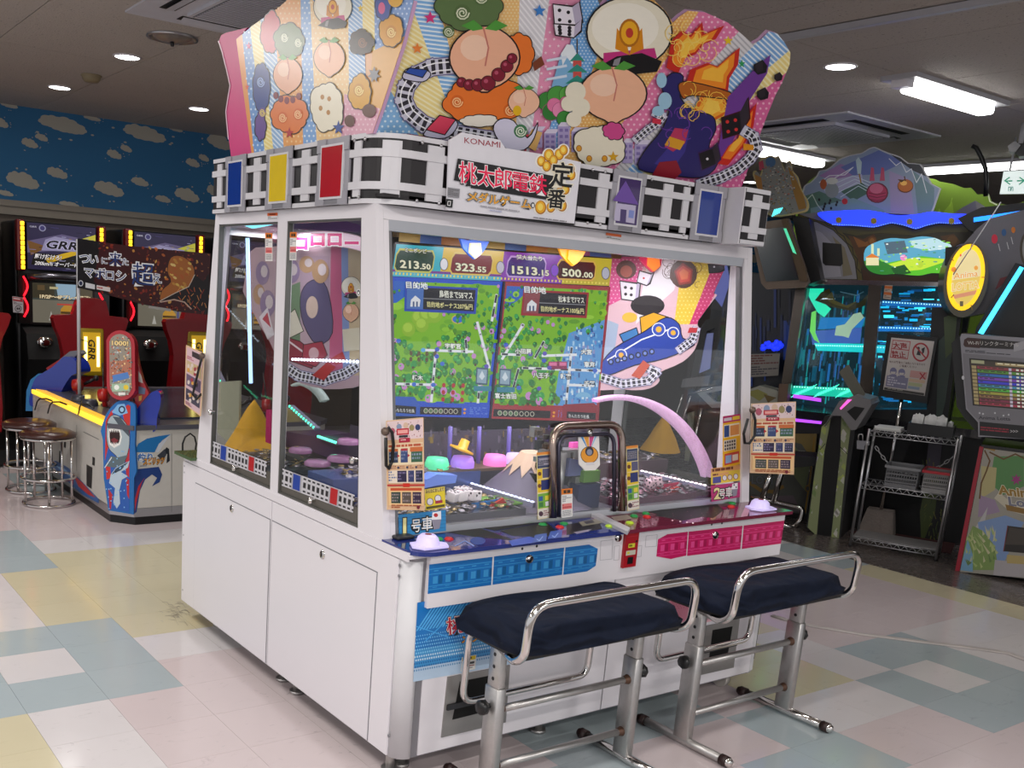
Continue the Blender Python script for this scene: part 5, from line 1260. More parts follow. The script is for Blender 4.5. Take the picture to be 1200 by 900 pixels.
# yellow cloth pyramids of the far play fields
def pyramid(apex, base, lean, nm='cloth_pyramid'):
    b = MB(); rows = []
    for j in range(9):
        t = j / 8; row = []
        for k in range(25):
            a_ = 2 * PI * k / 24; sq = 1 / max(abs(math.cos(a_)), abs(math.sin(a_))); rr = 1 * (1 - .35 * t) + sq * .35 * t
            w = base * (t ** .8) * rr * .85 * (1 + .03 * math.sin(5 * a_ + 9 * t)); row.append(apex[0] + Vector((math.cos(a_) * w, math.sin(a_) * w, -apex[1] * t)))
        rows.append(row)
    b.sheet(rows); return b.build(nm, YELLOW, G)
q = oY(779, 486, .52); pyramid((q, q.z - .80), .115, 0)
q = oX(298, 468, 1.22); pyramid((q, q.z - .80), .15, 0)
MB().box((X0 + .05, .40, .80), (X1 - .05, .86, .828)).build('far_pusher_bed', M('bed_rear', '#4c5058', .35, .5), G)
coins(1.0, 1.6, .42, .84, .83, 200, 'medal_heap', CS, 15)
# side boards (printed display cards)
def pop(fn, outline, nm, label=None):
    return MB().slab(fn, outline, .006).build(nm, M('pop_edge', '#d8d0d4', .5), G)
pa, pb = Vector((2.48, .05, 0)), Vector((2.735, -.33, 0))
fB = plane(pa, (pb - pa).cross(Z_))
RO = [(714, 300), (790, 303), (851, 304), (848, 318), (836, 344), (818, 376), (820, 388), (815, 408), (800, 424), (772, 437), (773, 446), (766, 453), (752, 457), (730, 456), (700, 447)]
RO = RO[:4] + sm(RO[4:], 3)[:-3]
bd = pop(fB, RO, 'side_board')
p = Print(fB, h=.0008)
p.poly(RO, '#d8b4bc')
for pl_, c, pat, pc in (([(714, 300), (760, 300), (740, 345), (710, 360)], '#d84c8c', 'dots', '#eeb4cc'), ([(760, 300), (800, 300), (790, 340), (745, 380)], '#e0dce0', None, None), ([(800, 300), (855, 300), (810, 380), (790, 380)], '#e0c03c', 'dots', '#f0dc80'), ([(840, 300), (860, 300), (820, 380), (808, 380)], '#c8346c', 'dots', '#e890b0'), ([(700, 370), (725, 380), (716, 440), (700, 450)], '#a4b4c8', None, None)):
    R = clip(RO, pl_); p.poly(R, c)
    if pat: p.dots(R, 4.5, 4.5, .9, pc)
die(p, [(727, 330), (746, 333), (744, 352), (729, 350)], [(.3, .3), (.7, .7), (.3, .7), (.7, .3)], dx=4, dy=2); die(p, [(750, 318), (763, 322), (758, 334), (747, 330)], [(.5, .5)], pip='#c02020', dx=3, dy=3)
p.disc(734, 316, 12, 11, '#5a2c20'); p.disc(734, 318, 7, 7, '#a8503c'); curls(p, 800, 320, 18, 20, '#4a2c20', 9); p.disc(801, 321, 16, 17, '#4a2818'); flame(p, [(790, 318), (800, 308), (812, 316), (810, 332), (796, 334)], '#8c2418', '#c03c28', '#d86c3c')
die(p, [(830, 308), (842, 306), (844, 318), (832, 319)], [(.5, .5)], '#2c2630', '#d0ccd4', edge='#120e14', side='#3c3442', dx=4, dy=3)
p.disc(759, 358, 20, 12, '#1c1418'); blob(p, [(750, 372), (766, 366), (784, 372), (780, 392), (752, 394)], '#d8a01c'); p.disc(738, 372, 9, 6, '#e0b440'); blob(p, [(726, 392), (746, 384), (750, 398), (732, 404)], '#3c78b0')
blob(p, [(702, 432), (720, 408), (756, 388), (780, 372), (796, 380), (800, 396), (814, 404), (780, 420), (744, 428), (712, 440)], '#24409c'); p.line([(712, 422), (752, 398), (790, 384)], 1.6, '#e8ecf4')
for x, y, r_ in ((772, 386, 7), (789, 390, 6), (728, 416, 6)): p.disc(x, y, r_ + 1, r_ + 1, '#e8ecf4'); p.disc(x, y, r_, r_, '#2c4cac'); p.disc(x, y, r_ * .5, r_ * .5, '#e0a830')
for x in range(716, 770, 8): p.disc(x, 424 - (x - 716) * .25, 3.4, 3.6, '#10162c'); p.disc(x, 424 - (x - 716) * .25, 1.8, 2, '#6a82c8')
track(p, [(704, 442), (730, 450), (760, 446), (770, 436), (756, 430)], 9, 14); track(p, [(796, 410), (812, 398), (816, 386)], 8, 7); p.poly([(740, 440), (754, 422), (762, 428), (750, 444)], '#c0543c'); p.poly([(808, 384), (818, 384), (816, 390), (806, 390)], '#b82c34')
p.build('side_board_print', bd)
fC = pX(1.285)
LO = [(292, 296), (300, 290), (424, 284), (425, 437), (396, 456), (352, 449), (330, 430), (316, 400), (300, 372), (293, 340)]
LO = LO[:3] + sm(LO[3:], 3)[:-3]
bd = pop(fC, LO, 'side_board')
p = Print(fC, h=.0008); p.poly(LO, '#b49aa4')  # print colours muted to stand for the reflection on the window
for pl_, c in (([(388, 284), (400, 284), (402, 440), (386, 440)], '#b85a7c'), ([(400, 284), (408, 284), (410, 440), (402, 440)], '#7c90c0'), ([(408, 284), (426, 284), (426, 440), (410, 440)], '#c0ac8c'), ([(330, 340), (352, 330), (352, 400), (330, 410)], '#6c8468'), ([(352, 300), (386, 300), (386, 380), (352, 380)], '#a890a0')): p.poly(clip(LO, pl_), c)
blob(p, [(352, 350), (360, 332), (376, 328), (386, 346), (390, 390), (372, 404), (356, 380)], '#5c5474', .8); p.disc(366, 360, 7, 13, '#c8b0a4'); blob(p, [(330, 376), (346, 362), (356, 388), (340, 396)], '#d0c8b8', .8)
blob(p, [(326, 392), (352, 400), (372, 416), (366, 432), (332, 420)], '#8c3444', .8); p.line([(336, 398), (366, 420)], 2, '#d8ccd0'); blob(p, [(356, 404), (378, 400), (384, 416), (370, 430), (354, 424)], '#a03c4c', .8); p.disc(368, 414, 6, 7, '#c8a0a4')
track(p, [(326, 424), (350, 440), (380, 446), (404, 438), (420, 428)], 11, 22); p.poly([(366, 440), (384, 424), (394, 430), (380, 446)], '#b03434'); p.poly([(388, 420), (402, 412), (406, 422), (394, 428)], '#b03434')
for x, y, rx, ry in ((308, 320, 8, 14), (304, 345, 7, 12), (314, 356, 9, 16), (342, 318, 10, 14), (360, 310, 9, 10), (376, 318, 10, 14)): p.disc(x, y, rx, ry, rs.choice(['#7c8c5c', '#a87888', '#c8bcc4', '#8c7898', '#b08c6c'])); p.disc(x + 2, y - 2, rx * .5, ry * .5, '#cabcc0')
p.poly([(304, 372), (314, 360), (322, 392), (314, 398)], '#d8d0d8'); p.poly([(308, 374), (314, 366), (318, 384)], '#b83c4c')
cap(p, 412, 336, 14, .8); peach(p, 412, 366, 11, .8, '#d8a888'); p.poly([(402, 386), (422, 384), (423, 410), (404, 412)], '#cfc6b0')
p.build('side_board_print', bd)
fl = plane((1.24, 0, 0), X_)
lb_ = MB().slab(fl, bez([(329, 276), (360, 268), (400, 268), (426, 278)], 10) + bez([(426, 296), (400, 286), (360, 286), (329, 296)], 10), .02).build('lit_band', M('band_white', '#e0d0d8', .4), G)
p = Print(fl, h=.001); p.poly(bez([(329, 277), (360, 269), (400, 269), (426, 279)], 10) + bez([(426, 295), (400, 285), (360, 285), (329, 295)], 10), '#f2d4e4')
for i, ch in enumerate('ロロロー'):
    x = 345 + i * 20; y = 290 - math.sin(i / 3 * PI) * 3 + (2 if i in (0, 3) else 0); p.text(ch, x, y, 19, '#e03c84', .05, w=15, outline=((.09, '#ffffff'),))
p.build('band_print', lb_, BACKLIT)
MB().slab(plane((1.05, 0, 0), X_), bez([(331, 262), (360, 254), (400, 254), (426, 266)], 10) + [(426, 272), (331, 268)], .01).build('purple_arc_board', M('arc_purple', '#6c3c74', .4), G)
TUBE = lit('tube_cool', '#a8ccff', 1.8)
a, b_ = oY(290, 279, .62), oY(294, 449, .62); MB().cyl(a, b_, .008, n=10).build('tube_and_reflection', TUBE, G)
MB().tube([oY(x, y, .60) for x, y in ((288, 262), (296, 265), (322, 260))], .010, 8).build('tube_and_reflection', lit('reflection_cyan', '#7ce4f4', 1.6), G)  # cyan reflected line, put in as a glowing tube
a, b_ = oX(343, 421, 1.24), oX(423, 424, 1.24); ls = MB()
for i in range(22): q = a + (b_ - a) * (i / 21); ls.ball(q, .006, 0, 6, 4)
ls.build('led_string', lit('led_ice', '#d8e8ff', 6), G, kind='stuff')
for (p0, p1, col) in (((250, 425), (272, 470), '#40d890'), ((341, 476), (372, 503), '#40e0a0'), ((375, 512), (398, 520), '#50e8b0')):
    a, b_ = oX(*p0, 1.35), oX(*p1, 1.35); g_ = MB().bar(a, b_, .03, .012).build('led_rail', M('rail_acrylic', '#8a86a0', .2), G); ls = MB()
    for i in range(11): q = a + (b_ - a) * ((i + .5) / 11); ls.ball(q + Vector((-.014, 0, .004)), .006, 0, 6, 4)
    ls.build('led_row', lit('led_' + col, col, 4), g_, kind='stuff')
fx = pX(1.18)
MB().slab(fx, [(252, 448), (281, 446), (279, 530), (253, 505)], .01).build('cream_panel', M('panel_cream', '#9c9c88', .5), G)
MB().slab(pX(1.35), [(330, 505), (372, 512), (425, 505), (425, 552), (372, 548), (331, 532)], .25).build('turntable_block', M('block_violet', '#54405c', .35), G)
MB().slab(pX(1.2), [(331, 531), (372, 547), (425, 550), (425, 568), (372, 562), (331, 546)], .2).build('turntable_rim', M('rim_dark', '#2a2826', .4), G)
for px, py, r_ in ((372, 545, .055), (398, 540, .05), (352, 530, .05), (408, 520, .045)):
    q = oX(px, py, 1.16); MB().lathe([(r_, 0), (r_, .012), (r_ * .8, .02), (0, .022)], q, 16).build('clear_dome', M('dome_pinkish', '#a878a0', .15, noise=.3), G)
MB().slab(pX(1.02), [(426, 492), (432, 491), (430, 548), (424, 550)], .01).build('magenta_strip', MAGENTA, G)
MB().slab(pX(1.02), [(312, 480), (317, 480), (316, 520), (311, 518)], .01).build('magenta_strip', MAGENTA, G)
for px, py, l_ in ((415, 428, .10),):
    q = oX(px, py, 1.24)
area = area_lamp('cabinet_fill', 1.85, -.28, 1.79, 1.2, .10, 13.0, (1, .93, 1)); area_lamp('cabinet_fill', 1.85, .62, 1.79, 1.6, .10, 9.0, (.95, .97, 1))  # unseen area lights added under the canopy to brighten the interior
# door arch in the middle of the front
gp0, gn = Vector((0, -.59 + .012, .792)), Vector((0, -1.045, .157)).normalized()
fG = plane(gp0, gn)
def fGz(x, z, h=0): y = yf(z) + .012; return Vector((x, y, z)) + gn * h
ar = MB(); axl, axr, zt_, rr_ = 1.655, 2.012, 1.135, .075
pts = [fGz(axl, .805, .012), fGz(axl, zt_, .012), fGz(axr, zt_, .012), fGz(axr, .805, .012)]
MB().tube(fillet(pts, rr_, 8), .015, 10).build('door_arch', M('arch_bronze', '#a08e84', .2, .95), G)
pts2 = [fGz(axl + .035, .805, .006), fGz(axl + .035, zt_ - .035, .006), fGz(axr - .035, zt_ - .035, .006), fGz(axr - .035, .805, .006)]
MB().tube(fillet(pts2, .05, 8), .008, 8).build('door_frame', M('arch_dark', '#4c4a58', .3, .8), G)
# coin mechanism behind the arch
mm = MB().box((1.72, -.44, .803), (1.96, -.36, .93)).build('medal_hopper', M('hopper_dark', '#17171a', .4), G)
b = MB(); r = random.Random(9)
for i in range(70):
    x, y, z = r.uniform(1.69, 1.95), r.uniform(-.47, -.38), r.uniform(.82, 1.08); w, h, d_ = r.uniform(.006, .04), r.uniform(.006, .04), r.uniform(.006, .04); b.box((x, y, z), (x + w, y + d_, z + h), r.randrange(3))
b.build('mechanism_bits', [DGREY, STEEL, M('mech_brown', '#4c3c30', .5)], mm, kind='stuff')
MB().cyl((1.80, -.45, .80), (1.80, -.45, 1.02), .02, n=12).build('mechanism_column', STEEL, mm); MB().box((1.72, -.46, 1.0), (1.92, -.40, 1.03)).build('mechanism_plate', STEEL, mm)
MB().ball((1.90, -.42, .87), (.06, .04, .07), 0, 16, 10).build('black_hose', BLACK, mm)
MB().box((1.86, -.5, .805), (1.975, -.30, .90)).build('navy_box', M('navy_box', '#20264c', .4), G)
MB().box((1.89, -.49, .905), (1.975, -.40, .95)).build('model_lawn', M('lawn', '#5f8c34', .8), G)
MB().prism([(1.82, -.47, .93), (1.91, -.47, .93), (1.88, -.47, .99), (1.83, -.47, 1.0)], (0, .05, 0)).build('violet_chute', M('chute', '#6a70a0', .4), mm)
MB().box((1.88, -.42, 1.0), (2.0, -.40, 1.05)).build('pink_lamp', lit('pink_lamp', '#ec58b4', .6), mm)
pq = [(677.5, 508), (701, 506), (702.5, 545), (697, 551), (685, 551.5), (678, 544)]
pc = MB().slab(fG, pq, .003, 0, .002).build('badge_card', M('badge_white', '#e0dcdc', .4), G)
p = Print(fG, h=.003); p.poly(pq, '#e6e2e0')
for a, b_, c in (((677.5, 508), (681, 508), '#4c8cc8'), ((682, 508), (689, 507), '#e8a03c'), ((690, 507), (697, 506.5), '#cc4488'), ((698, 506.5), (701, 506), '#8cb8e0')): p.poly([a, b_, (690, 530)], c)
p.disc(690, 533, 10.5, 10, '#1a1614').disc(690, 533, 9.8, 9.3, '#e89a28').disc(690, 529, 5, 5.5, '#2c2a38').disc(690, 530, 3.2, 3.6, '#8c90a4'); p.poly([(686, 542), (695, 541.5), (696, 545), (686, 545.5)], '#d8d4d8'); p.build('badge_print', pc)
MB().lathe([(.012, 0), (.014, .006), (.006, .009), (0, .009)], fG(689.5, 507, .006), 12, axis=gn).build('badge_knob', CHROME, pc)
caution([(657, 573), (670, 572), (670, 605), (657, 607)], G, fG, .004)
# sheets stuck on the glass
def strip_sheet(q, seed):
    p = Print(fG, h=.003); p.poly(q, '#e8d8a0'); p.quad(q, .02, 0, .98, .04, '#e08a34'); r = random.Random(seed)
    p.quad(q, .05, .05, .95, .24, '#3c4664').quad(q, .1, .09, .9, .2, '#9c98a8').quad(q, .04, .25, .4, .4, '#e6c020').quad(q, .42, .25, .96, .39, '#5a5878').quad(q, .04, .41, .96, .6, '#e6c020').quad(q, .3, .42, .94, .57, '#26306c').quad(q, .04, .62, .96, .84, '#74ac3c').quad(q, .1, .66, .4, .73, '#2c5c9c').quad(q, .56, .66, .9, .73, '#e0d040').quad(q, .12, .75, .42, .82, '#3c7c3c').quad(q, .58, .75, .88, .82, '#dcdce0').quad(q, .03, .85, .97, .99, '#dcd6cc')
    x, y = bil(q, .24, .92); p.disc(x, y, 2.6, 3, '#4c2c3c'); p.rows(q, .42, .88, .95, .97, 3, '#8c4a5c', seed=seed); p.rows(q, .1, .10, .9, .2, 4, '#1c2038', seed=seed + 1)
    for u, v in ((.2, .32), (.17, .5)): x, y = bil(q, u, v); p.disc(x, y, 2, 2.4, '#6c3c1c')
    p.build('glass_sheet', G)
strip_sheet([(628, 530.5), (643.5, 529), (645.5, 606), (629.5, 609)], 3); strip_sheet([(733, 523), (747, 521.5), (748.5, 596), (734.5, 599)], 5)
p = Print(fG, h=.003); q = [(497, 573.5), (520.5, 570), (521.5, 594.5), (498, 598)]; p.poly(q, '#e8cf2c'); p.quad(q, .03, .03, .97, .2, '#d8c46c'); x, y = bil(q, .05, .2); p.text('みんなにおしえて', x, y, 5, '#4c3414', .03, e1=(1, -.15), w=21)
for u, v, c in ((.24, .62, '#e8e4e8'), (.64, .52, '#e8e4e8')): x, y = bil(q, u, v); p.disc(x, y, 4, 4.4, '#5c3c54'); p.disc(x, y, 3.3, 3.7, c)
p.quad(q, .5, .62, .86, .76, '#a82c40').quad(q, .04, .84, .96, .96, '#58501c'); p.build('yellow_notice', G)
def car_sign(q, num, base, light, ncol):
    p = Print(fG, h=.0035); p.poly(q, base); p.stripes(q, -.12, 4.2, .7, light)
    (x0, y0), (x1, y1), (x2, y2), (x3, y3) = q; w, h = x1 - x0, y3 - y0; sl = (y1 - y0) / w; e = dict(e1=(1, sl), e2=(.0, -1))
    P_ = lambda u, v: bil(q, u, v)
    x, y = P_(.10, .86); p.text(num, x, y, h * .95, ncol, .03, outline=((.075, '#1c1612'),), **e)
    x, y = P_(.27, .84); p.text('号', x, y, h * .66, '#f4f2ee', .01, w=w * .19, outline=((.10, '#14120f'),), **e)
    x, y = P_(.49, .82); p.text('車', x, y, h * .68, '#f4f2ee', .01, w=w * .22, outline=((.10, '#14120f'),), **e)
    d_ = [P_(.72, .06), P_(.90, .02), P_(.90, .42), P_(.70, .40)]; p.poly(d_, '#f0eef2'); p.poly([d_[3], d_[2], P_(.86, .85), P_(.74, .88)], '#8f8a9a'); x, y = P_(.79, .2)
    if num == '1': p.disc(x, y, w * .045, h * .09, '#c02020')
    else:
        for u, v in ((.78, .13), (.85, .3)): x, y = P_(u, v); p.disc(x, y, w * .022, h * .06, '#17141a')
    p.build('car_number_sign', G)
car_sign([(466, 603), (521.5, 597.5), (522, 622), (467, 628.5)], '1', '#2a86c0', '#1c70a8', '#efe6a0')
car_sign([(832, 569), (867, 565), (867, 582.5), (833, 588)], '2', '#bc2872', '#a81c60', '#efe0a0')
q = [(846.5, 488), (867, 485), (867, 544), (846, 549)]
p = Print(fG, h=.003); p.poly(q, '#ecb41c'); p.quad(q, 0, 0, 1, .13, '#b81c68').quad(q, .06, .04, .5, .1, '#d8d0e0').quad(q, .55, .03, .95, .1, '#e8c83c').quad(q, .06, .17, .94, .42, '#e8e0c8').quad(q, .08, .19, .36, .41, '#2c4c8c').quad(q, .42, .2, .92, .4, '#d89050').quad(q, .06, .47, .76, .68, '#e4dcd0').quad(q, .1, .73, .92, .95, '#c84438').quad(q, .16, .77, .5, .92, '#8ca8d0').quad(q, .55, .78, .86, .9, '#e8dcd0')
p.up()
for i in range(3):
    for j in range(5): p.quad(q, .1 + j * .13, .49 + i * .065, .19 + j * .13, .535 + i * .065, '#3c3438', False)
p.build('glass_sheet', G)
q = [(832.5, 549), (867, 544.5), (867, 563), (832.5, 568)]
p = Print(fG, h=.003); p.poly(q, '#e8c83c'); p.quad(q, 0, 0, 1, .3, '#e0a468').rows(q, .04, .05, .96, .26, 1, '#6c3420', fill=.8, seed=1); p.quad(q, .04, .34, .6, .52, '#e0a468').rows(q, .06, .36, .58, .5, 1, '#6c3420', fill=.8, seed=2); p.quad(q, .06, .56, .34, .95, '#4c4c98')
for u, c in ((.46, '#e8e4ec'), (.64, '#e8d8c8'), (.84, '#e4e0e8')): x, y = bil(q, u, .7); p.disc(x, y, 3, 3.4, '#8c3c34'); p.disc(x, y, 2.3, 2.8, c)
p.build('glass_sheet', G)
# dice lying on the medals
def die_thing(x, y, z, s, rz, tilt, lab, body, pip):
    t = thing('dice_cube', lab, 'die', (x, y, z), rz, 'dice on the medal bed')
    b = MB().rbox((-s, -s, 0), (s, s, 2 * s), s * .28, 0, 2)
    m = Matrix.Translation((0, 0, s)) @ Matrix.Rotation(tilt, 4, 'X') @ Matrix.Translation((0, 0, -s)); b.v = [m @ v for v in b.v]; b.build('die_body', body, t, False)
    P = MB(); k = s * 1.01
    for ax, ps in (((0, -1, 0), [(-.5, -.5), (.5, .5), (0, 0)]), ((-1, 0, 0), [(-.5, -.5), (.5, .5), (-.5, .5), (.5, -.5)]), ((0, 0, 1), [(-.5, -.45), (.5, .45), (-.5, .45), (.5, -.45), (0, 0)])):
        A = Vector(ax); U = A.cross(Z_ if abs(A.z) < .5 else X_).normalized(); V = A.cross(U)
        for u, v in ps: P.lathe([(0, .0008), (s * .25, .0004), (s * .25, -.001)], Vector((0, 0, s)) + A * k + (U * u + V * v) * s, 8, axis=A)
    P.v = [m @ v for v in P.v]; P.build('pips', pip, t, False, kind='stuff')
DW, DP = M('die_ivory', '#e8dee2', .3), M('pip_dark', '#3a2430', .4)
DP2 = M('pip_red', '#b02c34', .4)
spots = [(538, 587, 'white die topmost on the medal heap beside the yellow notice'), (545, 589, 'white die right behind the topmost die of the left heap'), (530, 597, 'white die against the top right corner of the blue car number sign'), (538, 598, 'white die in the middle of the left heap, red pips'), (547, 600, 'white die right of the red-pipped die, tipped over'),
         (529, 606, 'white die touching the blue car number sign'), (539, 608, 'white die front of the left heap, nearest the glass'), (551, 607, 'white die lying near the blue card'), (556, 612, 'white die at the foot of the red card'), (760, 585, 'pinkish die behind the right glass strip sheet'), (768, 590, 'pinkish die between the right strip sheet and the red card'), (765, 581, 'pinkish die on top of its two neighbours by the magenta card')]
for i, (px, py, lab) in enumerate(spots):
    yy = -.40 - .004 * i + (.04 if i < 2 else 0) if i < 9 else -.46 + .02 * (i - 9)
    q = oY(px, py, yy); q.z = max(.856, q.z - .02)
    die_thing(q.x, q.y, q.z, .0185, i * .7, .3 * math.sin(i * 2.3), lab, DW if i < 9 else M('die_pink', '#dcb8c4', .3), DP2 if i == 3 else DP)
# instruction cards on coiled cords
def instruction(q, fn, lab, hook, seed, nm='instruction_card', simple=False):
    base = fn(*q[3]); t = thing(nm, lab, 'instruction card', base, 0, 'laminated instruction cards')
    c = MB().slab(fn, q, .003, 0, .003).build('card', M('card_cream', '#e0cdb4', .35), t)
    p = Print(fn, h=.0038); p.poly(q, '#e2b990'); r = random.Random(seed)
    if not simple:
        p.quad(q, .015, .01, .985, .22, '#e8cfd0')
        for i in range(36): x, y = bil(q, r.uniform(.04, .95), r.uniform(.03, .2)); p.disc(x, y, .5, .8, r.choice(['#7c2434', '#b03c4c', '#40303c', '#c88c9c']), 5, False)
        p.up()
        for u, v, c_ in ((.16, .12, '#b4586c'), (.34, .08, '#8898b4'), (.52, .07, '#d8b8a0'), (.68, .1, '#9c8c5c'), (.84, .1, '#34406c')): x, y = bil(q, u, v); w = (q[1][0] - q[0][0]) * .07; p.disc(x, y, w, w * 1.2, c_)
        p.quad(q, .27, .10, .60, .17, '#c01c34').quad(q, .3, .115, .57, .155, '#f0a8a0').quad(q, .33, .175, .57, .2, '#2c2a30').quad(q, .33, .205, .63, .255, '#b01c3c').rows(q, .38, .218, .6, .245, 1, '#f0d8d0', seed=seed)
        p.quad(q, .03, .265, .97, .50, '#f0dcb8').rows(q, .05, .275, .95, .31, 1, '#c05a3c', fill=.8, seed=seed + 1, jag=False)
        for u0, u1, c_ in ((.05, .30, '#2c3a54'), (.37, .56, '#3a4c7c'), (.65, .95, '#3c6448')): p.quad(q, u0, .33, u1, .475, c_); p.rows(q, u0 + .02, .34, u1 - .02, .46, 3, '#8c98b0', seed=seed + int(u0 * 50))
        p.quad(q, .05, .32, .3, .35, '#c8642c').quad(q, .38, .32, .56, .345, '#b83440').quad(q, .62, .31, .96, .36, '#d0703c')
        for u in (.315, .59): x, y = bil(q, u, .4); w = (q[1][0] - q[0][0]) * .03; p.poly([(x - w, y - w * 1.4), (x + w, y), (x - w, y + w * 1.4)], '#c01c2c')
        for u in (.06, .28, .52, .76): x, y = bil(q, u + .02, .53); p.disc(x, y, 1.3, 1.6, '#40405c', 8); p.rows(q, u + .05, .51, u + .19, .55, 2, '#8c3c3c', seed=seed + int(u * 90))
        p.quad(q, .04, .56, .97, .70, '#ecdcc8')
        for u0, u1, c_ in ((.27, .52, '#2c2444'), (.56, .72, '#38406c'), (.76, .95, '#242c44')): p.quad(q, u0, .565, u1, .69, c_); p.rows(q, u0 + .02, .58, u1 - .02, .68, 3, '#8478a0', seed=seed + int(u0 * 70))
        p.rows(q, .04, .57, .25, .69, 4, '#4868a0', seed=seed + 4)
        p.quad(q, .0, .715, 1, .735, '#c03c34').quad(q, .42, .705, .6, .745, '#d02c1c').quad(q, .03, .75, .97, .95, '#f0c890').quad(q, .08, .755, .92, .785, '#c8502c')
        for u0, u1, c_ in ((.1, .35, '#34443c'), (.39, .63, '#5c5048'), (.67, .9, '#3c2c44')): p.quad(q, u0, .80, u1, .925, c_); p.rows(q, u0 + .02, .82, u1 - .02, .92, 3, '#9c8c8c', seed=seed + int(u0 * 80))
        p.rows(q, .1, .94, .9, .985, 2, '#b05a34', seed=seed + 8); x, y = bil(q, .82, .965); p.disc(x, y, 1.8, 2.2, '#7c2434')
    else:
        p.quad(q, .05, .02, .95, .98, '#d4b4bc'); p.quad(q, .35, .05, .95, .14, '#3c3438').rows(q, .08, .16, .9, .22, 2, '#b04c5c', seed=seed)
        for v, c_ in ((.24, '#c8b088'), (.46, '#6c5c74'), (.7, '#4c4858')):
            p.quad(q, .08, v, .92, v + .19, c_)
            for i in range(9): x, y = bil(q, r.uniform(.15, .85), v + r.uniform(.02, .17)); p.disc(x, y, 1.6, 2.6, r.choice(['#d8c8c0', '#a03c48', '#d8a050', '#3c3440']), 7)
        p.rows(q, .08, .92, .9, .97, 2, '#8c4450', seed=seed)
    p.build('card_print', c)
    if hook:
        pts = [fn(x, y, .012 + .006 * math.sin(i)) for i, (x, y) in enumerate(hook)]
        MB().tube(pts, .0055, 8).build('coil_cord', BLACK, t)
        MB().ball(pts[0], .014, 0, 10, 6).build('cord_clip', M('cord_clip', '#6a5a50', .4, .6), t)
    return t
fI = pY(-.612)
instruction([(452, 493), (495.5, 489), (497, 598), (453, 597)], fI, 'laminated instruction card hanging over the left front post above the blue car sign', [(449, 505), (452, 500), (456, 506), (458.5, 520), (458, 540), (454, 549), (450.5, 545), (449, 530), (448.5, 512)], 3)
instruction([(880, 473), (932, 470.5), (929.5, 556), (878.5, 554)], pY(-.66), 'laminated instruction card hanging off the right front post above the lilac call lamp', [(879, 480), (881, 492), (880, 510), (875, 519), (871, 519), (870, 508), (874, 490)], 5)
instruction([(219, 404.5), (240, 414), (236, 488), (217, 474)], pX(.89), 'pale instruction card hanging at the rear left corner of the medal game', [(240, 417), (238, 430), (232, 455), (229, 462), (232, 468), (237, 462)], 7, simple=True)

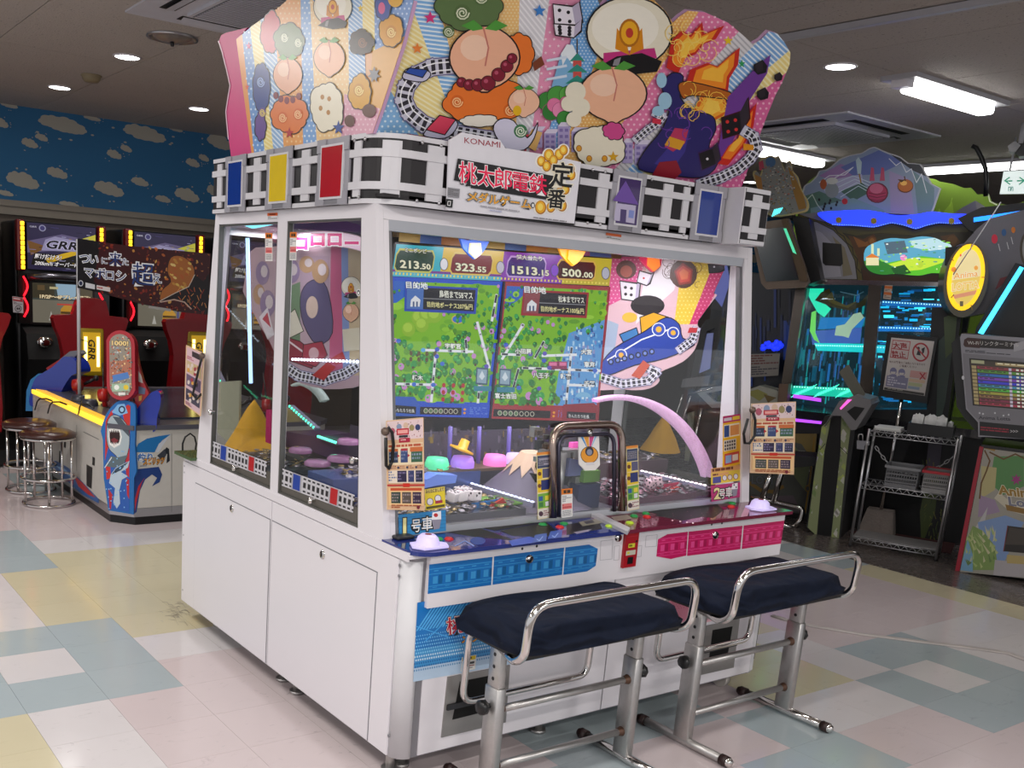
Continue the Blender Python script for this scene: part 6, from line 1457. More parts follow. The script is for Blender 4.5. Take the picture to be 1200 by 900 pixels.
# ================================================================== the two benches
NAVY = M('navy_cloth', '#141b2c', .9, spec=.2, noise=.22, nscale=14)
nt = NAVY.node_tree; b_ = nt.nodes['Principled BSDF']; tc_ = nt.nodes.new('ShaderNodeTexCoord')
wv = nt.nodes.new('ShaderNodeTexWave'); wv.wave_type = 'RINGS'; wv.inputs['Scale'].default_value = 5; wv.inputs['Distortion'].default_value = 7; wv.inputs['Detail'].default_value = 1.5; wv.inputs['Detail Scale'].default_value = 1.2
bp = nt.nodes.new('ShaderNodeBump'); bp.inputs['Strength'].default_value = .9; bp.inputs['Distance'].default_value = .02
nt.links.new(tc_.outputs['Object'], wv.inputs['Vector']); nt.links.new(wv.outputs['Fac'], bp.inputs['Height']); nt.links.new(bp.outputs['Normal'], b_.inputs['Normal'])
def make_bench():
    t = thing('arcade_bench', 'navy cushioned steel bench in front of the blue half of the counter', 'bench', (1.419, -.98, 0), 0, 'navy benches at the medal game')
    nx, ny = 22, 12; top = []
    for j in range(ny + 1):
        row = []
        for i in range(nx + 1):
            u, v = i / nx * 2 - 1, j / ny * 2 - 1
            e = (1 - abs(u) ** 12) * (1 - abs(v) ** 8); row.append(Vector((.365 * u * (1 - .05 * abs(v) ** 6), .015 + .178 * v * (1 - .04 * abs(u) ** 8), .572 + .06 * max(0, e) ** .5 + .006 * math.sin(4 * u) * math.cos(3 * v))))
        top.append(row)
    b = MB(); b.sheet(top)
    ring = [top[0][i] for i in range(nx + 1)] + [top[j][nx] for j in range(1, ny + 1)] + [top[ny][i] for i in range(nx - 1, -1, -1)] + [top[j][0] for j in range(ny - 1, 0, -1)]
    low = [Vector((p.x * .985, .015 + (p.y - .015) * .97, .548 + .006 * math.sin(9 * p.x + 5 * p.y))) for p in ring]; n = len(ring)
    b.add(ring + low, [(k, (k + 1) % n, n + (k + 1) % n, n + k) for k in range(n)], 0, True); b.build('cushion', NAVY, t, False)
    MB().box((-.345, -.145, .535), (.345, .175, .556)).build('seat_tray', BLACK, t, False)
    rail = [(-.31, .0, .53), (-.355, -.13, .53), (-.362, -.175, .565), (-.362, -.185, .722), (.362, -.185, .722), (.362, -.175, .565), (.355, -.13, .53), (.31, .0, .53)]
    MB().tube(fillet(rail, .075, 6), .0135, 12).build('back_rail', CHROME, t, False)
    loop = [(-.27, .05, .53), (-.285, .18, .53), (-.285, .188, .262), (.285, .188, .262), (.285, .18, .53), (.27, .05, .53)]
    MB().tube(fillet(loop, .05, 6), .0125, 12).build('foot_rail', CHROME, t, False)
    for s in (-1, 1):
        x = .308 * s
        lg = MB().rbox((x - .019, -.032, .03), (x + .019, .032, .398), .004, 0, 1).build('leg', STEEL, t, False)
        up_ = MB().rbox((x - .015, -.027, .30), (x + .015, .027, .54), .003, 0, 1)
        for z in (.425, .465, .505):
            for q in (-1, 1): up_.lathe([(0, .0005), (.0065, .0005)], (x + q * .0152, 0, z), 10, 1, axis=(q, 0, 0))
        up_.build('inner_leg', [STEEL, BLACK], lg, False)
        k = x - .02 if s < 0 else x + .02; d_ = s
        kn = MB().lathe([(.008, 0), (.008, .014), (.024, .018), (.026, .034), (.02, .042), (0, .043)], (k, 0, .335), 8, axis=(d_, 0, 0)).build('height_knob', BLACK, lg, False)
        ft = MB().tube([(x, -.205, .022), (x, .205, .022)], .0165, 12).build('foot_bar', CHROME if s > 0 else STEEL, t, False)
        for e in (-1, 1):
            MB().cyl((x, e * .175, .022), (x, e * .205, .022), .0205, n=14).build('brown_cap', RUST, ft, False)
            MB().lathe([(.0175, 0), (.014, .012), (0, .016)], (x, e * .205, .022), 12, axis=(0, e, 0)).build('cap_end', CHROME if e < 0 else RUST, ft, False)
        for z in (.315, .12): MB().lathe([(.018, 0), (.015, .012), (.0125, .02)], (x - s * .019, 0, z), 12, axis=(-s, 0, 0)).build('weld_collar', M('weld_rust', '#5c4234', .5, .5, noise=.3), lg, False)
    for z in (.315, .12): MB().cyl((-.289, 0, z), (.289, 0, z), .0125, n=12).build('cross_bar', STEEL, t, False)
    return t
bench = make_bench()
copy_tree(bench, (2.345, -.985, 0), .01, 'navy cushioned steel bench in front of the maroon half of the counter')
# flat cable cover across the floor
a = [oZ(x, y, 0) for x, y in ((905, 722), (925, 728), (950, 734), (1010, 744), (1080, 753), (1130, 759), (1180, 766), (1210, 777), (1300, 800), (1420, 815))]
o = MB().tube([Vector((p.x, p.y, .004)) for p in a], .022, 6, flat=.25).build('cable_cover', M('cable_tape', '#b4aca8', .5, noise=.2, nscale=9)); tag(o, 'scuffed whitish flat cable cover across the floor right of the benches', 'cable cover')

# ================================================================== stools at the fishing game
BROWN = M('brown_vinyl', '#3a1c17', .3, coat=.3)
def make_stool():
    t = thing('round_stool', 'brown round chrome stool nearer the camera, beside the fishing game', 'stool', (.958, 3.66, 0), .4, 'brown chrome stools')
    R = .176
    MB().lathe([(0, .50), (.10, .515), (.15, .512), (R + .01, .495), (R + .012, .48), (R + .002, .47), (0, .468)], (0, 0, 0), 30).build('seat_cushion', BROWN, t, False)
    MB().lathe([(R + .008, .468), (R + .010, .461), (R + .004, .455), (R - .012, .457), (R - .012, .467)], (0, 0, 0), 30).build('seat_rim', CHROME, t, False)
    for k in range(5):
        a = 2 * PI * k / 5 + .3; x, y = (R - .018) * math.cos(a), (R - .018) * math.sin(a); MB().cyl((x, y, .01), (x, y, .458), .0095, n=10).build('leg', CHROME, t, False)
    for z, r_, nm in ((.012, R - .008, 'base_ring'), (.19, R - .0, 'foot_ring')):
        MB().tube([((r_) * math.cos(2 * PI * i / 36), r_ * math.sin(2 * PI * i / 36), z) for i in range(36)], .0095, 8, closed=True).build(nm, CHROME, t, False)
    return t
st = make_stool()
copy_tree(st, (.952, 4.13, 0), 1.1, 'brown round chrome stool farther back, cut by the left picture edge')

# ================================================================== fishing game on the left
FX, FY = 1.168, 2.873
fg = thing('fishing_game', 'white and blue fishing game island with shark corner panel and red oval sign', 'arcade game', (1.95, 3.95, 0))
def octo(x0, y0, x1, y1, c): return [(x0, y0 + c * 1.12), (x0 + c, y0), (x1 - c, y0), (x1, y0 + c), (x1, y1 - c), (x1 - c, y1), (x0 + c, y1), (x0, y1 - c)]
OC = octo(FX, FY, 2.74, 5.03, .12)
OW = M('off_white_panel', '#c3bfb8', .35)
MB().prism([(x, y, 0) for x, y in octo(FX + .012, FY + .012, 2.73, 5.02, .12)], (0, 0, .055)).build('plinth', BLACK, fg)
MB().prism([(x, y, .055) for x, y in OC], (0, 0, .055)).build('kick_strip', SATIN, fg)
MB().prism([(x, y, .112) for x, y in OC], (0, 0, .508)).build('body', OW, fg)
MB().prism([(x, y, .62) for x, y in octo(FX - .01, FY - .01, 2.75, 5.04, .12)], (0, 0, .03)).build('table_top', M('grey_table', '#54535c', .3), fg)
MB().prism([(x, y, .65) for x, y in octo(FX + .22, FY + .24, 2.5, 4.8, .12)], (0, 0, .012)).build('play_screen', M('fish_screen', '#3c3f4c', .2), fg)
b = MB(); b.bar((FX - .012, 3.05, .636), (FX - .012, 4.85, .636), .02, .03); b.build('amber_strip', lit('amber_light', '#ffc83a', 1.3), fg)
b = MB(); b.prism([(FX + .0, 3.1, .651), (FX + .05, 3.2, .651), (FX + .05, 4.7, .651), (FX + .0, 4.8, .651)], (0, 0, .01)); b.build('amber_edge', lit('amber_soft', '#f6b83a', .6), fg)
fS = pX(FX - .0)                                   # long side
p = Print(fS, h=.001)
for q in ([(69.5, 528), (74.5, 531), (74, 552), (69, 549)], [(101.5, 544), (108.5, 548), (107.5, 573), (101.5, 569)]): p.poly(q, '#0a0a0c')
for q in ([(75, 516), (77.5, 517), (77.3, 525), (75, 524)], [(108.5, 535), (111.5, 536.5), (111, 546), (108.2, 544.5)]): p.poly(q, '#0a0a0c')
p.poly([(58, 541), (66, 540), (80, 548), (98, 566), (116, 585), (116, 590), (96, 579), (70, 556)], '#2c5c9c').poly([(86, 556), (97, 566), (112, 583), (104, 580), (92, 570)], '#b8282c').poly([(64, 545), (76, 549), (88, 562), (78, 556)], '#8ab4dc')
p.line([(98, 506), (116, 515)], .7, '#6a6866'); p.line([(90, 498), (90, 552)], .6, '#8a8884')
p.build('side_print', fg)
# shark corner panel
ca, cb = Vector((FX, FY + .135, 0)), Vector((FX + .12, FY, 0)); cn = (cb - ca).cross(Z_)
fK = plane(ca + Vector((-.006, -.006, 0)), cn)
KQ = [(127, 598), (121.5, 560), (120.5, 515), (122, 492), (128, 480), (137, 471), (146, 469), (156, 473), (159, 482), (158, 520), (157, 560), (156.5, 603)]
kp = MB().slab(fK, KQ[:2] + sm(KQ[2:-1], 3)[:-3] + KQ[-2:], .02).build('shark_panel', M('panel_blue_edge', '#1f68ac', .35), fg)
p = Print(fK, h=.001)
p.poly([(128, 596), (123.5, 560), (122.5, 515), (124, 493), (130, 482), (138, 473.5), (146, 472), (152, 475), (153, 484), (152.5, 520), (152, 560), (151.5, 600)], '#2a5cae')
p.poly([(124, 493), (130, 482), (133, 480), (130, 505), (128, 520), (123, 540)], '#c8302c').poly([(150, 474), (153, 476), (152, 515), (147, 500), (143, 480)], '#c8302c').poly([(124, 545), (129, 540), (130, 560), (125, 562)], '#c8302c').poly([(147, 532), (152, 525), (151.5, 560), (148, 556)], '#b82834').poly([(127, 572), (132, 580), (130, 597), (128.5, 596)], '#b82834').poly([(148, 560), (151.5, 562), (151.5, 585), (149, 580)], '#b82834')
p.poly([(131, 483), (138, 474), (146, 473), (150, 484), (140, 487)], '#7fb4e0'); p.disc(143, 480, 4, 4.5, '#1c2c50').disc(143, 480, 2.4, 2.8, '#9cc8e8')
blob(p, [(125, 512), (126, 495), (131, 487), (140, 488), (150, 500), (152, 516), (150, 530), (144, 545), (136, 534), (128, 526)], '#a9b6bc', .6); p.poly([(132, 488), (141, 489), (151, 502), (151.5, 512), (142, 502)], '#4c5660')
p.poly([(127.5, 503), (134, 500), (141, 503), (143, 512), (141, 521), (134, 525), (128.5, 521), (127, 512)], '#e8e6e2').poly([(128.5, 505), (134, 503), (140, 505), (141, 512), (139.5, 519), (134, 522), (129.5, 519), (128.5, 512)], '#2c1414').poly([(130, 515), (134, 513), (139, 516), (134, 521)], '#7c2830')
for i in range(5): p.poly([(129 + i * 2.4, 503.5), (131 + i * 2.4, 503.2), (130 + i * 2.4, 507)], '#f2f0ec'); p.poly([(129.5 + i * 2.2, 521.5), (131.5 + i * 2.2, 521.8), (130.5 + i * 2.2, 518)], '#f2f0ec')
p.poly([(123, 546), (130, 534), (138, 536), (150, 533), (144, 545), (134, 548)], '#5c6c74'); p.line([(123, 548), (131, 536)], 1, '#e0e4e8')
p.poly([(130, 556), (136, 548), (152, 540), (150, 548), (142, 553), (150, 558), (143, 562), (140, 575), (141, 590), (137, 596), (133, 588), (135, 572), (128, 566)], '#b9cad8').poly([(131, 556), (136, 549), (151, 541), (142, 551)], '#33485c'); p.disc(136, 553, .9, 1, '#101418')
r = random.Random(6)
for i in range(36): p.disc(r.uniform(125, 151), r.uniform(528, 596), .8, .9, '#8cc0ec', 6)
p.build('shark_print', kp)
# oval sign above the corner and its shell
fO = plane((1.235, 2.945, 1.0), (-.75, -.62, .18))
def capsule(cx, cy, rx, ry, n=20, lean=.06):
    out = []
    for i in range(n):
        a = 2 * PI * i / n; x, y = rx * math.cos(a), rx * math.sin(a) + (ry - rx) * (1 if math.sin(a) > 0 else -1); out.append((cx + x + y * lean * .4, cy + y))
    return out
MB().slab(fO, capsule(141.5, 428, 17, 41), .04, 0, .0).build('oval_sign', M('sign_red', '#a01624', .3, coat=.4), fg)
p = Print(fO, h=.003); p.poly(capsule(141.5, 428, 13, 36.5), '#8c8478'); r = random.Random(3)
C_ = capsule(141.5, 428, 12.5, 36)
p.poly(clip([(120, 425), (165, 420), (165, 440), (120, 446)], C_), '#a86c54')
for i in range(240):
    x, y = r.uniform(128, 155), r.uniform(393, 464)
    if inside((x, y), C_): p.rect(x, y, x + r.uniform(.6, 2.4), y + r.uniform(.6, 2.2), r.choice(['#c8c4bc', '#5c4c44', '#a85c34', '#302c30', '#e0c088', '#8c9cac', '#b43428', '#6c6860']), False)
p.up(); p.text('1000!', 131.5, 404.5, 7.5, '#e8cc8c', .03, e1=(1, .04), e2=(0, -1), w=19, outline=((.08, '#4c3018'),))
p.poly([(132, 440), (150, 436), (152, 443), (133, 448)], '#4c78b8').poly([(131, 450), (152, 449), (152, 458), (132, 459)], '#9cb89c'); p.disc(137, 454, 3, 3, '#e8e8e0').disc(148, 454, 3, 3, '#e0c030').poly([(139, 460), (147, 460), (147, 463), (139, 463)], '#e0dcd8'); p.build('sign_print', fg)
fP = plane((1.31, 2.93, .7), (-.5, -.86, 0))
MB().slab(fP, sm([(153, 500), (158, 482), (166, 472), (176, 461), (184, 458), (188, 463), (188, 474), (184, 490), (182, 505), (168, 507)], 3), .12, 0, .0).build('wave_shell', M('wave_blue', '#16309c', .2, coat=.6), fg)
MB().slab(fP, [(157, 412), (160, 411), (163, 428), (168, 446), (175, 461), (166, 472), (160, 480), (157, 460)], .06, 0, .01).build('sign_bracket', M('sign_red', '#a01624', .3, coat=.4), fg)
p = Print(fP, h=.012); p.poly([(160, 430), (166, 440), (168, 449), (161, 446)], '#b8b4b0').poly([(162, 452), (171, 455), (170, 462), (163, 461)], '#5c6c8c').poly([(163, 464), (167, 463), (166, 469), (163, 470)], '#d8a83c'); p.build('bracket_print', fg)
# front side
fV = pY(FY)
p = Print(fV, h=.001)
p.poly([(158, 528), (162, 520), (172, 514), (186, 511), (200, 509), (190, 516), (184, 524), (181, 530), (158, 530)], '#1f70b0').poly([(200, 509), (192, 520), (186, 530), (182, 530), (186, 520)], '#c8ccd4')
p.poly([(158, 550), (186, 547), (190, 556), (187, 565), (178, 570), (184, 560), (178, 556), (170, 562), (164, 575), (160, 600), (157.5, 602)], '#1c3c7c').poly([(158, 585), (162, 570), (170, 559), (166, 566), (160, 588), (158, 600)], '#b82830')
p.poly([(190, 532), (195, 524), (198, 526), (199, 540), (195, 543), (196, 532)], '#20242c').poly([(184, 534), (193, 526), (195, 533), (190, 540)], '#3a3e48')
p.text('釣り', 161, 541, 11, '#2c6cb4', .03, e1=(1, -.06), e2=(.1, -1), w=17, outline=((.09, '#e4e6ea'),)); p.text('スピリッツ', 168, 544.5, 9, '#e89c2c', .03, e1=(1, -.07), e2=(.12, -1), w=24, outline=((.10, '#1c1c20'),)); p.rows([(164, 545.5), (188, 543.5), (188, 546), (164, 548)], 0, 0, 1, 1, 1, '#8a8c94', seed=2)
p.line([(201, 508), (201, 600)], .6, '#8c8a88'); p.build('front_print', fg)
# far corner whale shell, reels, cables
fQ = plane((1.20, 4.86, .7), (-.8, -.6, 0))
WQ = [(35, 475), (36, 458), (41, 444), (50, 437), (60, 431), (68, 424), (75, 418), (85, 420), (91, 427), (93, 436), (84, 440), (76, 451), (70, 462), (62, 472), (50, 476)]
WQ = sm(WQ, 3)
MB().slab(fQ, WQ, .14, 0, .0).build('whale_shell', M('wave_blue', '#16309c', .2, coat=.6), fg)
MB().slab(fQ, [(27, 482), (28, 458), (33, 445), (42, 438), (47, 438), (40, 448), (36, 460), (35, 482)], .16, 0, -.03).build('whale_edge', M('edge_sky', '#2a78b4', .3), fg)
MB().slab(fQ, [(60, 428), (66, 420), (76, 412), (84, 411), (87, 415), (80, 419), (72, 424), (62, 432), (54, 436)], .10, 0, -.06).build('grey_fin', GREYP, fg)
MB().slab(fQ, [(45, 432), (62, 421), (64, 426), (48, 437)], .10, 0, -.09).build('red_stripe', M('stripe_red', '#9c1c20', .4), fg)
def reel(x, y, s=1.0):
    rl = MB().lathe([(.0, -.03), (.045 * s, -.03), (.05 * s, 0), (.045 * s, .03), (0, .03)], (x, y, .74), 16, axis=(.8, -.6, .1)).build('reel', M('reel_red', '#a8140c', .3, coat=.3), fg)
    MB().cyl((x + .01, y, .66), (x, y, .74), .018, n=10).build('reel_stem', M('reel_red', '#a8140c', .3, coat=.3), rl); MB().cyl((x + .04, y - .03, .75), (x + .12, y - .07, .80), .012, n=8).ball((x + .12, y - .07, .80), .022, 0, 10, 6).build('reel_crank', BLACK, rl)
    MB().cyl((x, y, .74), (x + .05, y + .18, .95), .008, .004, 8).build('rod', BLACK, rl)
for x, y in ((1.36, 4.35), (1.36, 3.72), (1.40, 3.35), (1.90, 3.02), (2.0, 3.0), (1.75, 4.75), (2.3, 3.05)): reel(x, y)
for x, y in ((1.3, 4.1), (1.30, 3.85)): MB().lathe([(.0, .05), (.05, .045), (.06, .02), (.06, 0)], (x, y, .65), 16).build('seat_bowl', M('bowl_grey', '#34353f', .3), fg)
for px, py in ((103, 482), (118, 482)): q = oY(px, py, 3.9); MB().cyl((q.x, 3.9, .65), (q.x, 3.9, .72), .02, n=10).build('lure_light', lit('lure_light', '#f0d878', .6), fg)
for a, b_ in (((41, 480), (62, 470)), ((56, 484), (78, 474)), ((92, 486), (110, 478))):
    q0, q1 = oX(*a, FX - .02), oX(*b_, FX - .02); mid = (q0 + q1) / 2 + Vector((-.03, 0, .05)); MB().tube([q0, (q0 + mid) / 2 + Vector((0, 0, .02)), mid, (q1 + mid) / 2 + Vector((0, 0, .01)), q1], .006, 6).build('rod_cable', BLACK, fg)
q = [oY(x, y, 2.80) for x, y in ((214, 530), (214, 520), (217, 512), (223, 508), (228, 512), (230, 520), (229, 528))]; MB().tube(q, .006, 6).build('loose_cable', BLACK, G)

# hanging banner on a pole that stands on the fishing game
bn = thing('banner_stand', 'black banner with blue lettering and fiery art on a white pole above the fishing game', 'banner', (1.335, 4.2, .65))
MB().cyl((1.33, 4.2, .655), (1.33, 4.2, 1.80), .013, n=10).build('pole', M('pole_white', '#b8b8bc', .35), bn)
MB().lathe([(.045, 0), (.045, .01), (.02, .02)], (1.33, 4.2, .6505), 16).build('pole_foot', DGREY, bn)
fN = pY(4.18)
NQ = [(91, 279), (108, 282), (150, 288), (200, 293), (247, 297), (245, 335), (243, 369), (215, 366), (185, 361), (150, 352), (120, 344), (91, 337)]
MB().slab(fN, NQ, .004).build('banner_board', M('banner_black', '#100e10', .5), bn)
p = Print(fN, h=.001); r = random.Random(8); p.poly(NQ, '#120f12')
p.poly(clip(NQ, [(118, 282), (250, 290), (250, 372), (135, 350), (110, 330)]), '#3c0d10'); p.up()
for i in range(420):
    x, y = r.uniform(116, 246), r.uniform(284, 368)
    if not inside((x, y), NQ) or (x < 172 and 294 < y < 336 and r.random() < .85): continue
    s = r.uniform(.5, 2.6); p.disc(x, y, s, s * r.uniform(.4, .9), r.choice(['#5c1414', '#7c2018', '#8c3420', '#3a0c10', '#a8582c', '#5a1a14', '#c0843c'] if x < 175 or r.random() < .5 else ['#b8743c', '#d0a050', '#8c3c1c', '#c86c2c']), 6, False, r.uniform(0, 3))
p.up()
blob(p, [(188, 352), (205, 345), (222, 335), (228, 320), (224, 308), (212, 300), (200, 302), (196, 318), (200, 330), (190, 340)], '#a8642c', .7)
for i in range(30): x, y = r.uniform(198, 226), r.uniform(302, 338); p.disc(x, y, 2.6, 1.5, r.choice(['#d8b458', '#c08a3c', '#b05c2c', '#e0c478']), 7, False, .6)
p.up(); p.poly([(188, 352), (206, 343), (222, 336), (229, 322), (238, 330), (245, 320), (244, 368), (228, 364), (214, 352), (200, 351)], '#181012'); p.line([(187, 353), (206, 343), (221, 336), (228, 322)], .8, '#d8ccc0'); p.line([(188, 354), (204, 351), (216, 354), (224, 362)], 1.4, '#c8a898')
for i in range(26): x, y = r.uniform(204, 242), r.uniform(336, 366); p.line([(x, y), (x + r.uniform(-4, 4), y + r.uniform(2, 6))], .6, r.choice(['#d86c34', '#e89c54', '#a83424']), False)
p.up()
for px, ch, s, y in ((93.5, 'つ', 13.5, 307.5), (105, 'い', 12.5, 308), (119, 'に', 8.5, 308.5), (127.5, '来', 16, 309), (143, 'た', 9, 310)): p.text(ch, px, y, s, '#1c3c7c', .0, e1=(1, .09), e2=(0, -1.05), outline=((.06, '#f4f6fa'),))
for px, ch, s, y in ((99, 'マ', 13, 324), (111, 'ボ', 14, 326), (123.5, 'ロ', 13, 327), (136, 'シ', 14, 328.5), (154.5, '超', 27, 331), (179.5, 'え', 12, 330.5)): p.text(ch, px, y, s, '#1c3c7c', .0, e1=(1, .09), e2=(0, -1.05), outline=((.06 if s < 20 else .05, '#f4f6fa'),))
p.disc(94.5, 332, 3, 3.6, '#c8ccd4').disc(94.5, 332, 2, 2.6, '#28304c'); p.poly([(100, 331), (111, 333.5), (111, 339), (100, 337)], '#d4d6da').poly([(113, 334), (129, 337), (129, 342), (113, 339)], '#dcd4d2').rows([(114, 336), (128, 338.5), (128, 341), (114, 338.5)], 0, 0, 1, 1, 1, '#b42c34', seed=3); p.poly([(174, 358), (200, 362), (200, 365), (174, 361)], '#a8a4a0')
p.build('banner_print', bn)

# ================================================================== row of racing games by the back wall
AMB = lit('amber_panel', '#ffc926', 2.0); REDL = lit('red_arc', '#ff1828', 2.4)
def make_racer():
    t = thing('racing_game', 'red and black racing game whose marquee shows fully, left of the black banner', 'arcade game', (1.727, 6.0, 0), 0, 'racing games by the back wall')
    MB().box((-.42, -.95, .02), (.42, .62, .14)).build('floor_base', BLACK, t, False)
    MB().rbox((-.40, .12, .14), (.40, .62, 1.98), .03, 0, 2).build('cabinet_body', M('racer_black', '#0e0e11', .35), t, False)
    mq = MB().box((-.30, .06, 1.57), (.30, .12, 1.965)).build('marquee_box', BLACK, t, False)
    f = frame((-.30, .058, 1.57), (.6, 0, 0), (0, 0, .395)); p = Print(f, ydown=False, h=.002); r = random.Random(2)
    p.rect(0, 0, 1, 1, '#2c2744')
    p.poly([(0, .35), (.5, .45), (1, .3), (1, .7), (.5, .8), (0, .6)], '#5c5478').poly([(.05, .1), (.8, .05), (.7, .34), (.1, .36)], '#1c1a14').poly([(.3, .15), (.95, .5), (.8, .52), (.25, .25)], '#c8a420').poly([(.05, .3), (.3, .5), (.0, .62)], '#6c4c28').poly([(.55, .6), (1, .85), (1, .6), (.7, .55)], '#b8b43c')
    for i in range(40): x, y = r.uniform(0, .96), r.uniform(0, .94); p.rect(x, y, x + r.uniform(.01, .12), y + .012, r.choice(['#7c78a0', '#3c3868', '#9c9cc0', '#88702c', '#201c30']), False)
    p.up(); p.poly([(.20, .42), (.26, .66), (.40, .74), (.82, .66), (.9, .74), (.78, .5), (.7, .44)], '#8c88ac')
    p.text('GRR', .26, .48, .24, '#141218', .03, e1=(1, 0), e2=(.25, 1), w=.46, outline=((.07, '#b4b0cc'),)); p.text('+', .74, .5, .3, '#8c9c3c', .03, e2=(.2, 1), w=.14)
    p.text('駆け抜けろ!', .1, .24, .12, '#e8e6ea', .02, e1=(1, -.0), e2=(.15, 1), w=.38, outline=((.08, '#28242c'),)); p.text('200km/h オーバーH', .1, .1, .11, '#e8e6ea', .02, e2=(.15, 1), w=.62, outline=((.08, '#28242c'),))
    p.rect(.78, .04, .99, .36, '#b02028').text('2', .84, .1, .24, '#e8c43c', .03, w=.09); p.text('GRR', .04, .9, .05, '#c8c8d8', .0, w=.1); p.disc(.22, .9, .05, .07, '#8c8ca8').disc(.22, .9, .035, .05, '#3c3868')
    p.build('marquee_print', mq, print_mat('marquee_print', .35, .25), world=False)
    for s in (-1, 1):
        lm = MB().rbox((s * .355 - .035, .03, 1.55), (s * .355 + .035, .12, 1.985), .012, 0, 2).build('lamp_column', DRED, t, False); q = MB()
        for k in range(10): q.rbox((s * .345 - .016, .018, 1.565 + k * .041), (s * .345 + .016, .032, 1.60 + k * .041), .004, 0, 1)
        q.build('amber_cells', AMB, lm, False, 'stuff')
        w = MB().prism([(s * .40, -.02, 1.10), (s * .27, .06, 1.10), (s * .27, .06, 1.52), (s * .40, -.02, 1.55)], (0, .06, 0)).build('side_wing', BLACK, t, False)
        for z in (1.42, 1.24):
            q = [(s * (.315 + .035 * (1 - math.sin(PI * i / 10))), .02 - .008, z - .085 + .017 * i) for i in range(11)]; MB().tube(q, .009, 6).build('red_arc', REDL, w, False)
    MB().lathe([(.0, 0)], (0, 0, 0)) if False else None
    MB().tube([(-.30, .05, 1.50), (-.15, -.03, 1.515), (.15, -.03, 1.515), (.30, .05, 1.50)], .035, 10, flat=.9).build('silver_brow', M('brow_silver', '#5c5a62', .25, .8), t, False)
    mo = MB().box((-.29, .05, 1.09), (.29, .12, 1.47)).build('monitor', BLACK, t, False)
    f = frame((-.265, .048, 1.11), (.53, 0, 0), (0, 0, .345)); p = Print(f, ydown=False, h=.002)
    p.rect(0, 0, 1, 1, '#6c675a'); p.rect(0, .58, 1, 1, '#3c4440').poly([(.38, 1), (.75, 1), (.7, .62), (.42, .66)], '#8ca8bc'); p.rect(0, .62, .36, 1, '#3a3628').rect(.72, .6, 1, 1, '#4c4430')
    p.text('1P/2P〜4Pプレイ可能!', .12, .62, .12, '#e8d8b0', .03, w=.84, outline=((.08, '#6a4418'),))
    p.rect(.08, .82, .2, .95, '#5c4a30').rect(.28, .86, .42, .92, '#b4a880'); p.poly([(.45, .12), (.72, .12), (.7, .36), (.62, .48), (.53, .48), (.46, .36)], '#b48428').rect(.46, .24, .71, .3, '#4c3818').rect(.45, .12, .72, .17, '#241c14').rect(.40, .46, .72, .5, '#b43c2c').rect(.73, .1, .76, .5, '#3c3c78').disc(.9, .46, .07, .11, '#4c4434').disc(.9, .46, .05, .08, '#a89c84').poly([(.26, .06), (.30, .3), (.34, .06)], '#a8a49c')
    p.build('screen_picture', mo, SCREEN, world=False)
    MB().prism([(-.36, .12, .14), (-.36, -.16, .80), (-.36, -.10, 1.02), (-.36, .12, 1.09)], (.72, 0, 0)).build('dashboard', BLACKM, t, False)
    sw = MB().tube([(.10 + .165 * math.cos(2 * PI * i / 28), -.24 + .05 * math.sin(2 * PI * i / 28) * .6, 1.03 + .155 * math.sin(2 * PI * i / 28)) for i in range(28)], .017, 8, closed=True).build('steering_wheel', BLACK, t, False)
    MB().bar((-.05, -.24, 1.03), (.25, -.24, 1.03), .02, .03).ball((.10, -.235, 1.03), (.05, .03, .05), 0, 12, 8).cyl((.10, -.24, 1.03), (.10, -.12, .96), .025, n=10).build('wheel_hub', DGREY, sw, False)
    MB().ball((-.22, -.17, .95), (.075, .03, .05), 0, 12, 8).build('chrome_vent', CHROME, t, False)
    # seat, its back to the camera
    hw = [(.25, .24), (.45, .25), (.70, .235), (.90, .225), (1.02, .25), (1.12, .295), (1.19, .315), (1.215, .30), (1.225, .15), (1.30, .13), (1.345, .115), (1.365, .06)]
    P = [(-w, z) for z, w in hw] + [(w, z) for z, w in hw[::-1]]
    se = MB().prism([(x, -.80 + (z - .9) * -.10 + .03, z) for x, z in P], (0, .10, 0)).build('seat_shell', RED, t, False)
    MB().rbox((-.22, -.72, .28), (.22, -.30, .42), .04, 0, 2).build('seat_cushion', BLACKM, se, False)
    MB().box((-.20, -.72, .14), (.20, -.30, .28)).build('seat_foot', BLACK, t, False)
    fs = MB(); fs.rbox((-.105, -.80, .72), (.105, -.765, 1.12), .015, 0, 2); fs.build('panel_frame', M('frame_yellow', '#a88c10', .35), se, False)
    pn = MB().box((-.075, -.8035, .76), (.075, -.80, 1.085)).build('back_panel', lit('back_panel_amber', '#c49a1c', .55), se, False)
    for x in (-.052, .052): MB().box((x - .012, -.8065, .80), (x + .012, -.8036, 1.05)).build('light_bar', lit('amber_bright', '#fff08a', 3.5), pn, False)
    f = frame((0, -.8066, .93), (0, 0, -1), (1, 0, 0)); p = Print(f, ydown=False, h=.001); p.text('GRR', -.10, -.03, .08, '#141210', .02, e2=(.2, 1), w=.17); p.build('panel_print', pn, world=False)
    for z in (.80, 1.03, .74): MB().bar((-.11, -.806, z), (-.04, -.806, z - .02), .012, .006).build('cable_tie', BLACK, se, False)
    return t
rc1 = make_racer(); PX_ = .957
copy_tree(rc1, (1.727 - PX_, 6.0, 0), None, 'red and black racing game cut by the left picture edge')
copy_tree(rc1, (1.727 + PX_, 6.0, 0), None, 'red and black racing game half hidden behind the black banner')
copy_tree(rc1, (1.727 + 2 * PX_, 6.0, 0), None, 'red and black racing game seen past the rear corner of the big medal game')
w_ = thing('notice_card', 'small white notice card with red heading hanging between two racing games', 'notice', oY(20, 365, 5.93))
